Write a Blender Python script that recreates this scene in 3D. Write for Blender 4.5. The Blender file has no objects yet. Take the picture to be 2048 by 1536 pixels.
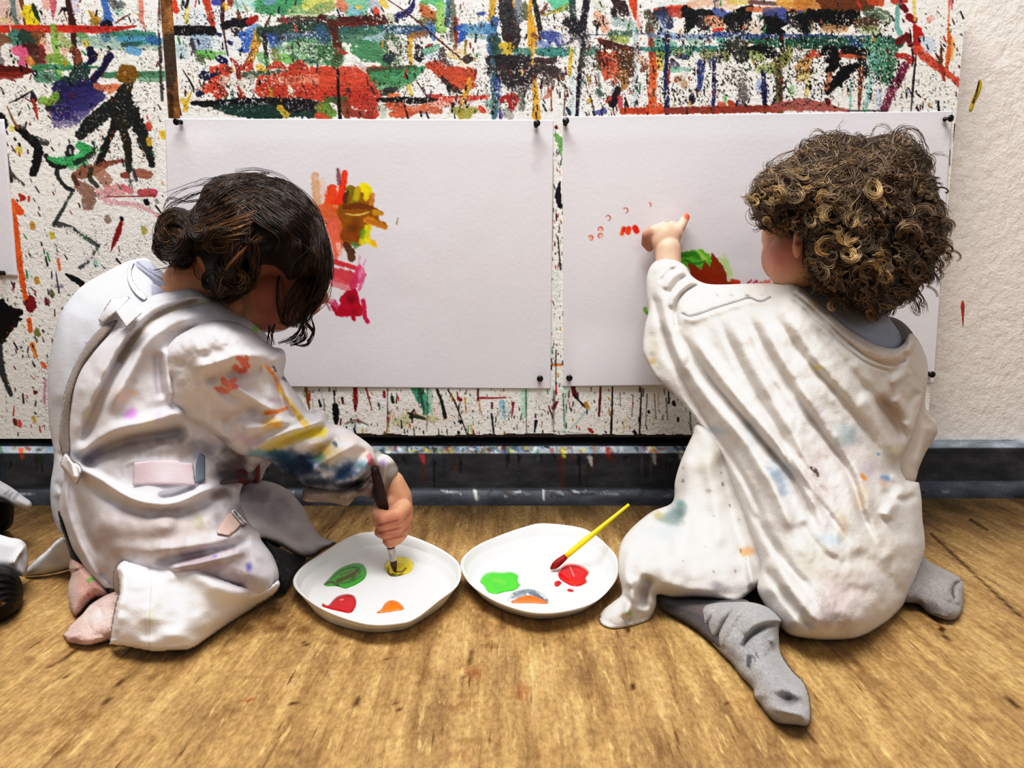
import bpy, math, random
import numpy as np
from mathutils import Vector
rng = np.random.default_rng(7)
random.seed(7)
SC = bpy.context.scene
COL = SC.collection
# ------------------------------------------------------------------ camera
FPX, PITCH, CAMH, CAMD = 1300.0, math.radians(8.2), 0.331, 1.0
FW = np.array([0, math.cos(PITCH), -math.sin(PITCH)])
UP = np.array([0, math.sin(PITCH), math.cos(PITCH)])
CP = np.array([0, -CAMD, CAMH])
cam = bpy.data.cameras.new('camera'); camo = bpy.data.objects.new('camera', cam); COL.objects.link(camo)
cam.sensor_width = 36; cam.lens = 36*FPX/2048; cam.clip_start = .01
camo.location = CP; camo.rotation_euler = (math.pi/2-PITCH, 0, 0)
SC.camera = camo

def rays(px, py):
    px = np.asarray(px, float); py = np.asarray(py, float)
    a = (px-1024)/FPX; b = -(py-768)/FPX
    d = FW + b[..., None]*UP
    d = d + a[..., None]*np.array([1., 0, 0])
    return d
def atY(px, py, y):                     # point on the vertical plane at depth y seen at a photo pixel
    d = rays(px, py); t = (np.asarray(y, float)+CAMD)/d[..., 1]
    return CP + t[..., None]*d
def atZ(px, py, z=0.0):                 # point at height z seen at a photo pixel
    d = rays(px, py); t = (np.asarray(z, float)-CAMH)/d[..., 2]
    return CP + t[..., None]*d
def proj(p):
    v = np.asarray(p, float)-CP
    z = v@FW
    return 1024+FPX*v[..., 0]/z, 768-FPX*(v@UP)/z
def floor_y(px, py, z=0.0): return atZ(px, py, z)[..., 1]

def lin(c):
    c = np.asarray(c, float)
    if c.max() > 1.001: c = c/255.
    c = np.clip(c, 0, 1)
    return np.where(c <= .04045, c/12.92, ((c+.055)/1.055)**2.4)
def S(c): return np.asarray(c, float)/255.
# ------------------------------------------------------------------ noise
def _h(i, j, s):
    n = (i.astype(np.int64)*374761393 + j.astype(np.int64)*668265263 + s*1442695041) & 0xffffffff
    n = ((n ^ (n >> 13))*1274126177) & 0xffffffff
    return ((n ^ (n >> 16)) & 0xffff)/65535.
def vn(x, y, s=0):
    x = np.asarray(x, float); y = np.asarray(y, float)
    i = np.floor(x); j = np.floor(y); u = x-i; v = y-j
    u = u*u*(3-2*u); v = v*v*(3-2*v)
    a = _h(i, j, s); b = _h(i+1, j, s); c = _h(i, j+1, s); d = _h(i+1, j+1, s)
    return (a*(1-u)+b*u)*(1-v)+(c*(1-u)+d*u)*v
def fbm(x, y, s=0, o=3):
    t = 0; a = .5; n = 0
    for k in range(o):
        t = t+a*vn(x, y, s+k*17); n += a; a *= .5; x = x*2.03+3.1; y = y*2.03+1.7
    return t/n
def ss(a, b, x):
    t = np.clip((x-a)/(b-a), 0, 1); return t*t*(3-2*t)
# ------------------------------------------------------------------ curves
def smooth_closed(pts, n=6, sharp=()):
    P = np.asarray(pts, float); N = len(P); out = []
    for i in range(N):
        p0, p1, p2, p3 = P[i-1], P[i], P[(i+1) % N], P[(i+2) % N]
        if i in sharp: p0 = p1
        if (i+1) % N in sharp: p3 = p2
        for k in range(n):
            t = k/n
            out.append(.5*((2*p1)+(-p0+p2)*t+(2*p0-5*p1+4*p2-p3)*t*t+(-p0+3*p1-3*p2+p3)*t**3))
    return np.array(out)
def smooth_open(pts, n=6):
    P = np.asarray(pts, float)
    if len(P) < 3: 
        t = np.linspace(0, 1, n+1)[:, None]; return P[0]*(1-t)+P[-1]*t
    Q = np.vstack([2*P[0]-P[1], P, 2*P[-1]-P[-2]]); out = []
    for i in range(len(P)-1):
        p0, p1, p2, p3 = Q[i:i+4]
        for k in range(n):
            t = k/n
            out.append(.5*((2*p1)+(-p0+p2)*t+(2*p0-5*p1+4*p2-p3)*t*t+(-p0+3*p1-3*p2+p3)*t**3))
    out.append(P[-1]); return np.array(out)
def poly_dist(X, Y, poly):
    """signed distance (inside > 0), nearest point on a closed polygon"""
    A = poly; B = np.roll(poly, -1, 0)
    D = np.full(X.shape, 1e18); NX = np.zeros(X.shape); NY = np.zeros(X.shape); ins = np.zeros(X.shape, bool)
    for (ax, ay), (bx, by) in zip(A, B):
        ex, ey = bx-ax, by-ay; L = ex*ex+ey*ey
        if L < 1e-12: continue
        t = np.clip(((X-ax)*ex+(Y-ay)*ey)/L, 0, 1)
        qx = ax+t*ex; qy = ay+t*ey; d = (X-qx)**2+(Y-qy)**2
        m = d < D; D[m] = d[m]; NX[m] = qx[m]; NY[m] = qy[m]
        if ay != by:
            c = ((ay > Y) != (by > Y)) & (X < ex*(Y-ay)/(by-ay)+ax)
            ins ^= c
    D = np.sqrt(D)
    return np.where(ins, D, -D), NX, NY
def line_dist(X, Y, pts):
    """distance to an open polyline, arc length fraction, signed side"""
    D = np.full(X.shape, 1e9); T = np.zeros(X.shape); SG = np.zeros(X.shape)
    P = np.asarray(pts, float); seg = np.sqrt(((P[1:]-P[:-1])**2).sum(1)); tot = max(seg.sum(), 1e-9); acc = 0
    for i in range(len(P)-1):
        ax, ay = P[i]; ex, ey = P[i+1]-P[i]; L = ex*ex+ey*ey
        if L < 1e-12: continue
        t = np.clip(((X-ax)*ex+(Y-ay)*ey)/L, 0, 1)
        dx = X-ax-t*ex; dy = Y-ay-t*ey; d = np.sqrt(dx*dx+dy*dy)
        m = d < D; D[m] = d[m]; T[m] = ((acc+t*seg[i])/tot)[m]; SG[m] = (ex*dy-ey*dx)[m]
        acc += seg[i]
    return D, T, np.sign(SG), tot
# ------------------------------------------------------------------ painting on vertices
class Canvas:
    """vertex colours on a grid; X, Y are where each vertex is seen in photo pixels"""
    def __init__(s, X, Y, base, idx=None, cell=None):
        s.X, s.Y = X, Y; s.H, s.W = X.shape
        s.c = np.empty(X.shape+(3,)); s.c[:] = S(base)
        s.idx = idx or (lambda x, y: ((x-X[0, 0])/(X[0, 1]-X[0, 0]), (y-Y[0, 0])/(Y[1, 0]-Y[0, 0])))
        s.cell = cell or abs(X[0, 1]-X[0, 0]); s.k = 0
    def win(s, x0, y0, x1, y1):
        i0, j0 = s.idx(x0, y0); i1, j1 = s.idx(x1, y1)
        i2, j2 = s.idx(x0, y1); i3, j3 = s.idx(x1, y0)
        a = int(max(0, math.floor(min(i0, i1, i2, i3))-1)); b = int(min(s.W, math.ceil(max(i0, i1, i2, i3))+2))
        c = int(max(0, math.floor(min(j0, j1, j2, j3))-1)); d = int(min(s.H, math.ceil(max(j0, j1, j2, j3))+2))
        if a >= b or c >= d: return None
        return (slice(c, d), slice(a, b))
    def put(s, sl, m, col, var=None):
        c = S(col)
        if var is not None: c = np.clip(c*(var[..., None]), 0, 1)
        s.c[sl] += (c-s.c[sl])*m[..., None]
    def stroke(s, pts, w, col, a=1., dry=0., soft=1.5, jag=.25, curve=True):
        s.k += 1; sd = s.k*13
        P = np.asarray(pts, float); soft = max(soft, s.cell*.9)
        if curve and len(P) > 2: P = smooth_open(P, 5)
        ws = np.atleast_1d(np.asarray(w, float)); wm = ws.max()+soft+2
        sl = s.win(P[:, 0].min()-wm, P[:, 1].min()-wm, P[:, 0].max()+wm, P[:, 1].max()+wm)
        if sl is None: return
        X, Y = s.X[sl], s.Y[sl]
        D, T, SG, tot = line_dist(X, Y, P)
        W = np.interp(T, np.linspace(0, 1, len(ws)), ws) if len(ws) > 1 else ws[0]
        if jag: D = D+(vn(X*.22, Y*.22, sd)-.5)*2*jag*np.minimum(W, 14)+(vn(X*.6, Y*.6, sd+1)-.5)*jag*np.minimum(W, 5)
        m = ss(soft*.6, -soft*.6, D-W)*a
        q = D*SG
        n = vn(T*tot*.035, q*.33, sd+3)*.55+vn(X*.42, Y*.42, sd+4)*.45
        if dry:
            m = m*ss(dry-.13, dry+.1, n+.18*(1-D/np.maximum(W, 1e-3)))
        s.put(sl, m, col, .86+.28*n)
    def poly(s, pts, col, a=1., dry=0., soft=2., jag=3., smooth=True, var=.28):
        s.k += 1; sd = s.k*13
        P = smooth_closed(pts, 4) if smooth else np.asarray(pts, float)
        m_ = soft+jag+2
        sl = s.win(P[:, 0].min()-m_, P[:, 1].min()-m_, P[:, 0].max()+m_, P[:, 1].max()+m_)
        if sl is None: return
        X, Y = s.X[sl], s.Y[sl]
        D, _, _ = poly_dist(X, Y, P)
        D = D+(vn(X*.18, Y*.18, sd)-.5)*2*jag
        m = ss(-soft*.6, soft*.6, D)*a
        n = fbm(X*.12, Y*.12, sd+2)*.5+vn(X*.45, Y*.45, sd+4)*.5
        if dry: m = m*ss(dry-.12, dry+.1, n+.1*np.clip(D/10, 0, 1))
        s.put(sl, m, col, 1-var/2+var*n)
    def glow(s, x, y, rx, ry, col, a=.5, rot=0, p=1.):
        """soft-edged colour patch, for stains and painted shade"""
        s.k += 1
        R = max(rx, ry)*1.6
        sl = s.win(x-R, y-R, x+R, y+R)
        if sl is None: return
        dx, dy = s.X[sl]-x, s.Y[sl]-y; c, q = math.cos(rot), math.sin(rot)
        u = (dx*c+dy*q)/rx; v = (-dx*q+dy*c)/ry
        r = np.sqrt(u*u+v*v)+(fbm(s.X[sl]*.06, s.Y[sl]*.06, s.k)-.5)*.9
        s.put(sl, ss(1.15, .15, r)**p*a, col)
    def specks(s, box, n, cols, size=(.8, 3), elong=(1, 3), ang=(80, 100), a=1.):
        x0, y0, x1, y1 = box
        for _ in range(n):
            x = random.uniform(x0, x1); y = random.uniform(y0, y1)
            r = size[0]+(size[1]-size[0])*random.random()**3; e = random.uniform(*elong)*r*2
            t = math.radians(random.uniform(*ang)); dx, dy = math.cos(t)*e/2, math.sin(t)*e/2
            s.stroke([(x-dx, y-dy), (x+dx, y+dy)], (r*random.uniform(.5, 1), r), random.choice(cols), a, 0, 1.2, .2)
    def grain(s, box, col, thr, sx, sy, a=.9, reg=.5, rs=.02):
        """pitted speckle inside a box"""
        s.k += 1
        sl = s.win(*box)
        if sl is None: return
        X, Y = s.X[sl], s.Y[sl]
        n = vn(X/sx, Y/sy, s.k*7)*.7+vn(X/sx*2, Y/sy*2, s.k*7+1)*.3
        r = fbm(X*rs, Y*rs, s.k*5)
        e = np.minimum(np.minimum(X-box[0], box[2]-X), np.minimum(Y-box[1], box[3]-Y))
        m = ss(thr, thr+.06, n)*ss(reg-.1, reg+.1, r)*ss(0, 30, e)*a
        s.put(sl, m, col)
# ------------------------------------------------------------------ mesh helpers
def np_mesh(name, verts, faces, mats, smooth=True, colors=None, midx=None):
    me = bpy.data.meshes.new(name)
    v = np.asarray(verts, np.float32); f = np.asarray(faces, np.int32)
    me.vertices.add(len(v)); me.vertices.foreach_set('co', v.ravel())
    k = f.shape[1]
    me.loops.add(f.size); me.loops.foreach_set('vertex_index', f.ravel())
    me.polygons.add(len(f)); me.polygons.foreach_set('loop_start', np.arange(0, f.size, k, dtype=np.int32))
    me.polygons.foreach_set('loop_total', np.full(len(f), k, np.int32))
    me.polygons.foreach_set('use_smooth', np.full(len(f), smooth))
    for m in (mats if isinstance(mats, (list, tuple)) else [mats]): me.materials.append(m)
    if midx is not None: me.polygons.foreach_set('material_index', np.asarray(midx, np.int32))
    if colors is not None:
        at = me.attributes.new('Col', 'FLOAT_COLOR', 'POINT')
        c = np.ones((len(v), 4), np.float32); c[:, :3] = colors
        at.data.foreach_set('color', c.ravel())
    me.update(calc_edges=True); me.validate()
    return me
def link(name, me, parent=None, **kw):
    o = bpy.data.objects.new(name, me); COL.objects.link(o)
    if parent is not None: o.parent = parent; o.matrix_parent_inverse = parent.matrix_world.inverted()
    for k, v in kw.items(): o[k] = v
    return o
def py_mesh(name, verts, faces, mats, smooth=False, colors=None, midx=None):
    me = bpy.data.meshes.new(name); me.from_pydata([tuple(v) for v in verts], [], faces)
    for m in (mats if isinstance(mats, (list, tuple)) else [mats]): me.materials.append(m)
    for i, p in enumerate(me.polygons):
        p.use_smooth = smooth
        if midx is not None: p.material_index = midx[i]
    if colors is not None:
        at = me.attributes.new('Col', 'FLOAT_COLOR', 'POINT')
        c = np.ones((len(verts), 4), np.float32); c[:, :3] = colors
        at.data.foreach_set('color', c.ravel())
    me.update(); return me
def empty(name, loc, label, cat, group=None):
    o = bpy.data.objects.new(name, None); COL.objects.link(o); o.location = loc; o.empty_display_size = .02
    o['label'] = label; o['category'] = cat
    if group: o['group'] = group
    bpy.context.view_layer.update()
    return o
def loft(rings, close_start=True, close_end=True):
    """rings: list of (n,3) arrays"""
    n = len(rings[0]); V = np.vstack(rings); F = []
    for k in range(len(rings)-1):
        for i in range(n):
            j = (i+1) % n; F.append((k*n+i, k*n+j, (k+1)*n+j, (k+1)*n+i))
    V = list(map(tuple, V))
    if close_start: F.append(tuple(range(n))[::-1])
    if close_end: F.append(tuple(range((len(rings)-1)*n, len(rings)*n)))
    return V, F
def tube(path, rad, n=8, flat=1.0):
    P = np.asarray(path, float); m = len(P)
    r = np.interp(np.linspace(0, 1, m), np.linspace(0, 1, len(np.atleast_1d(rad))), np.atleast_1d(rad))
    T = np.gradient(P, axis=0); T /= np.linalg.norm(T, axis=1)[:, None]+1e-12
    a = np.array([0, 0, 1.]) if abs(T[0, 2]) < .9 else np.array([1., 0, 0])
    rings = []
    N = a-T[0]*(a@T[0]); N /= np.linalg.norm(N)
    for i in range(m):
        N = N-T[i]*(N@T[i]); N /= np.linalg.norm(N)+1e-12; B = np.cross(T[i], N)
        th = np.linspace(0, 2*math.pi, n, endpoint=False)
        rings.append(P[i]+r[i]*(np.cos(th)[:, None]*N+flat*np.sin(th)[:, None]*B))
    return rings
# ------------------------------------------------------------------ materials
def mat(name, col=(.8, .8, .8), rough=.6, attr=False, bump=None, spec=.3, noise=None, coat=0, sss=0, trans=0, sheen=0):
    """bump: list of (scale, strength, (sx,sy,sz)); noise: (scale, amount, (sx,sy,sz)) multiplies the colour"""
    m = bpy.data.materials.new(name); m.use_nodes = True; nt = m.node_tree; N = nt.nodes; L = nt.links
    b = N['Principled BSDF']; b.inputs['Roughness'].default_value = rough
    b.inputs['Specular IOR Level'].default_value = spec
    b.inputs['Coat Weight'].default_value = coat
    if sheen: b.inputs['Sheen Weight'].default_value = sheen
    if sss:
        b.inputs['Subsurface Weight'].default_value = sss; b.inputs['Subsurface Radius'].default_value = (.012, .005, .003)
        b.inputs['Subsurface Scale'].default_value = 1.
    tc = N.new('ShaderNodeTexCoord'); src = None
    if attr:
        a = N.new('ShaderNodeAttribute'); a.attribute_name = 'Col'; src = a.outputs['Color']
    else:
        r = N.new('ShaderNodeRGB'); r.outputs[0].default_value = (*lin(col), 1); src = r.outputs[0]
    if noise:
        for (sc, am, st) in (noise if isinstance(noise, list) else [noise]):
            mp = N.new('ShaderNodeMapping'); mp.inputs['Scale'].default_value = st; L.new(tc.outputs['Object'], mp.inputs[0])
            n = N.new('ShaderNodeTexNoise'); n.inputs['Scale'].default_value = sc; n.inputs['Detail'].default_value = 5; L.new(mp.outputs[0], n.inputs[0])
            mr = N.new('ShaderNodeMapRange'); mr.inputs[1].default_value = .3; mr.inputs[2].default_value = .7
            mr.inputs[3].default_value = 1-am; mr.inputs[4].default_value = 1+am*.4; L.new(n.outputs[0], mr.inputs[0])
            mx = N.new('ShaderNodeVectorMath'); mx.operation = 'SCALE'; L.new(src, mx.inputs[0]); L.new(mr.outputs[0], mx.inputs['Scale'])
            src = mx.outputs[0]
    L.new(src, b.inputs['Base Color'])
    prev = None
    for (sc, st, stt) in (bump or []):
        mp = N.new('ShaderNodeMapping'); mp.inputs['Scale'].default_value = stt; L.new(tc.outputs['Object'], mp.inputs[0])
        n = N.new('ShaderNodeTexNoise'); n.inputs['Scale'].default_value = sc; n.inputs['Detail'].default_value = 6; L.new(mp.outputs[0], n.inputs[0])
        bu = N.new('ShaderNodeBump'); bu.inputs['Strength'].default_value = st; bu.inputs['Distance'].default_value = .002
        L.new(n.outputs[0], bu.inputs['Height'])
        if prev: L.new(prev, bu.inputs['Normal'])
        prev = bu.outputs[0]
    if prev: L.new(prev, b.inputs['Normal'])
    if trans:
        t = N.new('ShaderNodeBsdfTranslucent'); L.new(src, t.inputs[0])
        ms = N.new('ShaderNodeMixShader'); ms.inputs[0].default_value = trans
        L.new(b.outputs[0], ms.inputs[1]); L.new(t.outputs[0], ms.inputs[2]); L.new(ms.outputs[0], N['Material Output'].inputs[0])
    return m
# ------------------------------------------------------------------ surfaces traced as outlines and given thickness
def tps(ctrl):
    """smooth field through control points (x, y, value)"""
    C = np.asarray(ctrl, float); n = len(C); sc = 300.
    p = C[:, :2]/sc
    def U(r2): return r2*np.log(r2+1e-9)
    K = U(((p[:, None]-p[None])**2).sum(-1))+np.eye(n)*1e-3
    A = np.zeros((n+3, n+3)); A[:n, :n] = K; A[:n, n] = 1; A[:n, n+1:] = p; A[n, :n] = 1; A[n+1:, :n] = p.T
    w = np.linalg.lstsq(A, np.r_[C[:, 2], 0, 0, 0], rcond=None)[0]
    def f(x, y):
        x = np.asarray(x, float)/sc; y = np.asarray(y, float)/sc
        r = w[n]+w[n+1]*x+w[n+2]*y
        for i in range(n): r = r+w[i]*U((x-p[i, 0])**2+(y-p[i, 1])**2)
        return r
    return f
class Form:
    """closed body or cloth sheet: outline in photo pixels, depth field y, rounded thickness, folds"""
    def __init__(s, outline, step=4., smooth=True, sharp=(), base=(235, 232, 232)):
        o = np.asarray(outline, float)
        s.poly = smooth_closed(o, 6, sharp) if smooth else o
        x0, y0 = s.poly.min(0)-step*2; x1, y1 = s.poly.max(0)+step*2
        X, Y = np.meshgrid(np.arange(x0, x1, step), np.arange(y0, y1, step))
        s.X0, s.Y0 = X.copy(), Y.copy(); s.step = step
        d, nx, ny = poly_dist(X, Y, s.poly)
        act = d > -.45*step
        f = act[:-1, :-1] & act[1:, :-1] & act[:-1, 1:] & act[1:, 1:]
        use = np.zeros_like(act); cnt = np.zeros(act.shape, int)
        for a, b in ((0, 0), (0, 1), (1, 0), (1, 1)):
            cnt[a:a+f.shape[0], b:b+f.shape[1]] += f
        use = cnt > 0; bnd = use & (cnt < 4)
        sn = use & (bnd | (d < .5*step))
        X[sn] = nx[sn]; Y[sn] = ny[sn]; d = np.where(sn, 0, d)
        s.X, s.Y, s.d, s.use, s.bnd, s.f = X, Y, d, use, bnd, f
        s.fold = np.zeros_like(X); s.cv = Canvas(s.X0, s.Y0, base)
    def ridge(s, pts, w, amp, ends=.15, side=0., pw=2.):
        """fold: amp > 0 stands out (metres); side -1/1 makes one flank steep"""
        P = smooth_open(pts, 6) if len(pts) > 2 else np.asarray(pts, float)
        D, T, SG, tot = line_dist(s.X0, s.Y0, P)
        W = np.interp(T, np.linspace(0, 1, len(np.atleast_1d(w))), np.atleast_1d(w)) if np.ndim(w) else w
        if side: W = np.where(SG*side > 0, W*.4, W*1.3)
        e = ss(0, max(ends, 1e-3), T)*ss(1, 1-max(ends, 1e-3), T)
        if ends <= 0: e = 1
        s.fold += amp*np.exp(-np.abs(D/W)**pw)*e
    def ripple(s, fx, fy, amp, seed=0, o=2):
        s.fold += (fbm(s.X0*fx, s.Y0*fy, seed, o)-.5)*2*amp
    def bump(s, x, y, rx, ry, amp, rot=0):
        dx, dy = s.X0-x, s.Y0-y; c, q = math.cos(rot), math.sin(rot)
        u = (dx*c+dy*q)/rx; v = (-dx*q+dy*c)/ry
        s.fold += amp*np.exp(-(u*u+v*v))
    def build(s, name, m, ctrl, thick, R, parent=None, back=1., ymax=None, prof=.5, mid=0., sheet=False, **kw):
        """ctrl -> y of the outline surface; thick front bulge (m); R rounding radius (px)"""
        yb = tps(ctrl)(s.X, s.Y)
        t = np.clip(s.d/R, 0, 1); h = (1-(1-t)**2)**prof
        if callable(thick): T = thick(s.X, s.Y)
        elif np.ndim(thick): T = np.maximum(tps(thick)(s.X, s.Y), .002)
        else: T = thick
        fade = ss(0, min(R, 14), s.d)
        fl = np.full(s.X.shape, 9.); low = s.Y > 600
        fl[low] = floor_y(s.X[low], s.Y[low], .0012); fl[fl < -CAMD] = 9.
        yb = np.minimum(yb, fl)
        yf = np.minimum(yb-T*h-s.fold*fade, fl)
        if ymax is not None: yf = np.minimum(yf, ymax); yb = np.minimum(yb, ymax)
        if sheet: yk = yf+np.minimum(.0025, .0025*ss(0, 3, s.d)+.0002)
        else: yk = np.minimum(yb+T*h*back, fl)
        if ymax is not None: yk = np.minimum(yk, ymax)
        front = atY(s.X, s.Y, yf); bk = atY(s.X, s.Y, yk)
        idF = np.full(s.X.shape, -1); n = s.use.sum(); idF[s.use] = np.arange(n)
        inner = s.use & ~s.bnd; idB = idF.copy(); idB[inner] = n+np.arange(inner.sum())
        V = np.vstack([front[s.use], bk[inner]])
        C = np.vstack([s.cv.c[s.use], s.cv.c[inner]])
        r, c = np.nonzero(s.f)
        q = lambda I: np.stack([I[r, c], I[r+1, c], I[r+1, c+1], I[r, c+1]], 1)
        F = np.vstack([q(idF), q(idB)[:, ::-1]])
        me = np_mesh(name, V, F, m, True, lin(C))
        s.front, s.yf, s.ctrl = front, yf, tps(ctrl)
        return link(name, me, parent, **kw)

    def surf(s, px, py):
        """front depth y under a photo pixel (outline depth outside)"""
        px = np.asarray(px, float); py = np.asarray(py, float)
        i = np.clip(np.round((px-s.X0[0, 0])/s.step).astype(int), 0, s.X.shape[1]-1); j = np.clip(np.round((py-s.Y0[0, 0])/s.step).astype(int), 0, s.X.shape[0]-1)
        ok = s.use[j, i] & (px > s.X0[0, 0]) & (px < s.X0[0, -1]) & (py > s.Y0[0, 0]) & (py < s.Y0[-1, 0])
        return np.where(ok, s.yf[j, i], s.ctrl(px, py))
class Blobby:
    """ellipsoids and tapered limbs fused into one continuous skin"""
    def __init__(s): s.V = []; s.F = []; s.n = 0
    def add(s, V, F):
        s.V += [tuple(v) for v in V]; s.F += [tuple(i+s.n for i in f) for f in F]; s.n += len(V)
    def ell(s, c, r, R=None, nu=20, nv=14):
        V = []
        for j in range(nv+1):
            for i in range(nu):
                a, b = 2*math.pi*i/nu, math.pi*j/nv; v = np.array([math.sin(b)*math.cos(a)*r[0], math.sin(b)*math.sin(a)*r[1], math.cos(b)*r[2]])
                V.append((R@v if R is not None else v)+np.asarray(c))
        F = [(j*nu+i, (j+1)*nu+i, (j+1)*nu+(i+1) % nu, j*nu+(i+1) % nu) for j in range(nv) for i in range(nu)]
        s.add(V, F)
    def limb(s, pts, rad, n=14):
        pts = [np.asarray(p, float) for p in pts]
        for k, (p, q) in enumerate(zip(pts[:-1], pts[1:])):
            r0, r1 = rad[k], rad[k+1]; m = 7; t = np.linspace(0, 1, m)[:, None]
            V, F = loft(tube(p*(1-t)+q*t, np.linspace(r0, r1, m), n)); s.add(V, F)
        for p, r in zip(pts, rad): s.ell(p, (r, r, r), None, 14, 10)
    def build(s, name, m, voxel, colf, parent, smooth=6, **kw):
        me = py_mesh('tmp', s.V, s.F, m); o = bpy.data.objects.new('tmp', me); COL.objects.link(o)
        r = o.modifiers.new('r', 'REMESH'); r.mode = 'VOXEL'; r.voxel_size = voxel; r.use_smooth_shade = True
        k = o.modifiers.new('s', 'SMOOTH'); k.iterations = smooth; k.factor = .5
        dg = bpy.context.evaluated_depsgraph_get(); me2 = bpy.data.meshes.new_from_object(o.evaluated_get(dg))
        bpy.data.objects.remove(o); bpy.data.meshes.remove(me)
        nv = len(me2.vertices); co = np.empty(nv*3); me2.vertices.foreach_get('co', co); co = co.reshape(-1, 3)
        c = np.ones((nv, 4), np.float32); c[:, :3] = lin(np.clip(colf(co), 0, 1))
        for a in list(me2.attributes):
            if a.name == 'Col': me2.attributes.remove(a)
        at = me2.attributes.new('Col', 'FLOAT_COLOR', 'POINT'); at.data.foreach_set('color', c.ravel())
        me2.name = name
        if not me2.materials: me2.materials.append(m)
        return link(name, me2, parent, **kw)
class Strands:
    def __init__(s): s.V = []; s.F = []; s.C = []; s.n = 0
    def add(s, P, r, col, k=4, tip=.35):
        P = np.asarray(P, float); m = len(P); T = np.gradient(P, axis=0); T /= np.linalg.norm(T, axis=1)[:, None]+1e-12
        ref = np.array([.3, .8, .52]); N = ref-T*(T@ref)[:, None]; N /= np.linalg.norm(N, axis=1)[:, None]+1e-9; B = np.cross(T, N)
        u = np.linspace(0, 1, m); rr = r*(1-(1-tip)*u**3)*np.minimum(1, .5+u*6)
        th = np.arange(k)*2*math.pi/k
        V = P[:, None]+rr[:, None, None]*(np.cos(th)[None, :, None]*N[:, None]+np.sin(th)[None, :, None]*B[:, None])
        i = np.arange(m-1)[:, None]*k+np.arange(k)[None]; j = np.arange(m-1)[:, None]*k+(np.arange(k)[None]+1) % k
        s.F.append(np.stack([i, j, j+k, i+k], -1).reshape(-1, 4)+s.n); s.V.append(V.reshape(-1, 3))
        c = np.asarray(col, float); c = np.broadcast_to(c, (m, 3)) if c.ndim == 1 else c
        s.C.append(np.repeat(c, k, 0)); s.n += m*k
    def merge(s, name, base, m, parent, **kw):
        """joins the strands to the solid hair mass"""
        me = base.data; nv = len(me.vertices); co = np.empty(nv*3, np.float32); me.vertices.foreach_get('co', co)
        cc = np.empty(nv*4, np.float32); me.attributes['Col'].data.foreach_get('color', cc); nl = len(me.polygons); fi = np.empty(nl*4, np.int32); me.loops.foreach_get('vertex_index', fi)
        V = np.vstack([co.reshape(-1, 3)]+s.V); F = np.vstack([fi.reshape(-1, 4)]+[f+nv for f in s.F]); C = np.vstack([cc.reshape(-1, 4)[:, :3]]+[lin(np.clip(c, 0, 1)) for c in s.C])
        bpy.data.objects.remove(base)
        return link(name, np_mesh(name, V, F, m, True, C), parent, **kw)
# ================================================================== light and world
SC.view_settings.view_transform = 'Standard'; SC.view_settings.look = 'None'
SC.view_settings.exposure = 0.0; SC.view_settings.gamma = 1.0
SC.view_settings.use_curve_mapping = True
cm = SC.view_settings.curve_mapping; cu = cm.curves[3]
for (a, b) in ((.04, .022), (.16, .14), (.45, .52), (.75, .9)): cu.points.new(a, b)
cm.update()
w = bpy.data.worlds.new('world'); SC.world = w; w.use_nodes = True
w.node_tree.nodes['Background'].inputs[0].default_value = (.95, .96, 1, 1); w.node_tree.nodes['Background'].inputs[1].default_value = .24
def area(name, loc, tgt, sx, sy, e, col=(1, 1, 1)):
    l = bpy.data.lights.new(name, 'AREA'); l.shape = 'RECTANGLE'; l.size = sx; l.size_y = sy; l.energy = e; l.color = col
    o = bpy.data.objects.new(name, l); COL.objects.link(o); o.location = loc
    o.rotation_euler = (Vector(tgt)-Vector(loc)).to_track_quat('-Z', 'Y').to_euler(); return o
area('ceiling_lamp', (-.25, -.75, 2.3), (0.05, -.2, .15), 1.5, .7, 54, (1, .985, .96))
area('fill_light', (.6, -2.6, 1.9), (0, 0, .3), 2., 1.4, 11, (.97, .98, 1))  # soft fill added behind the camera, no lamp seen there

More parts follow.
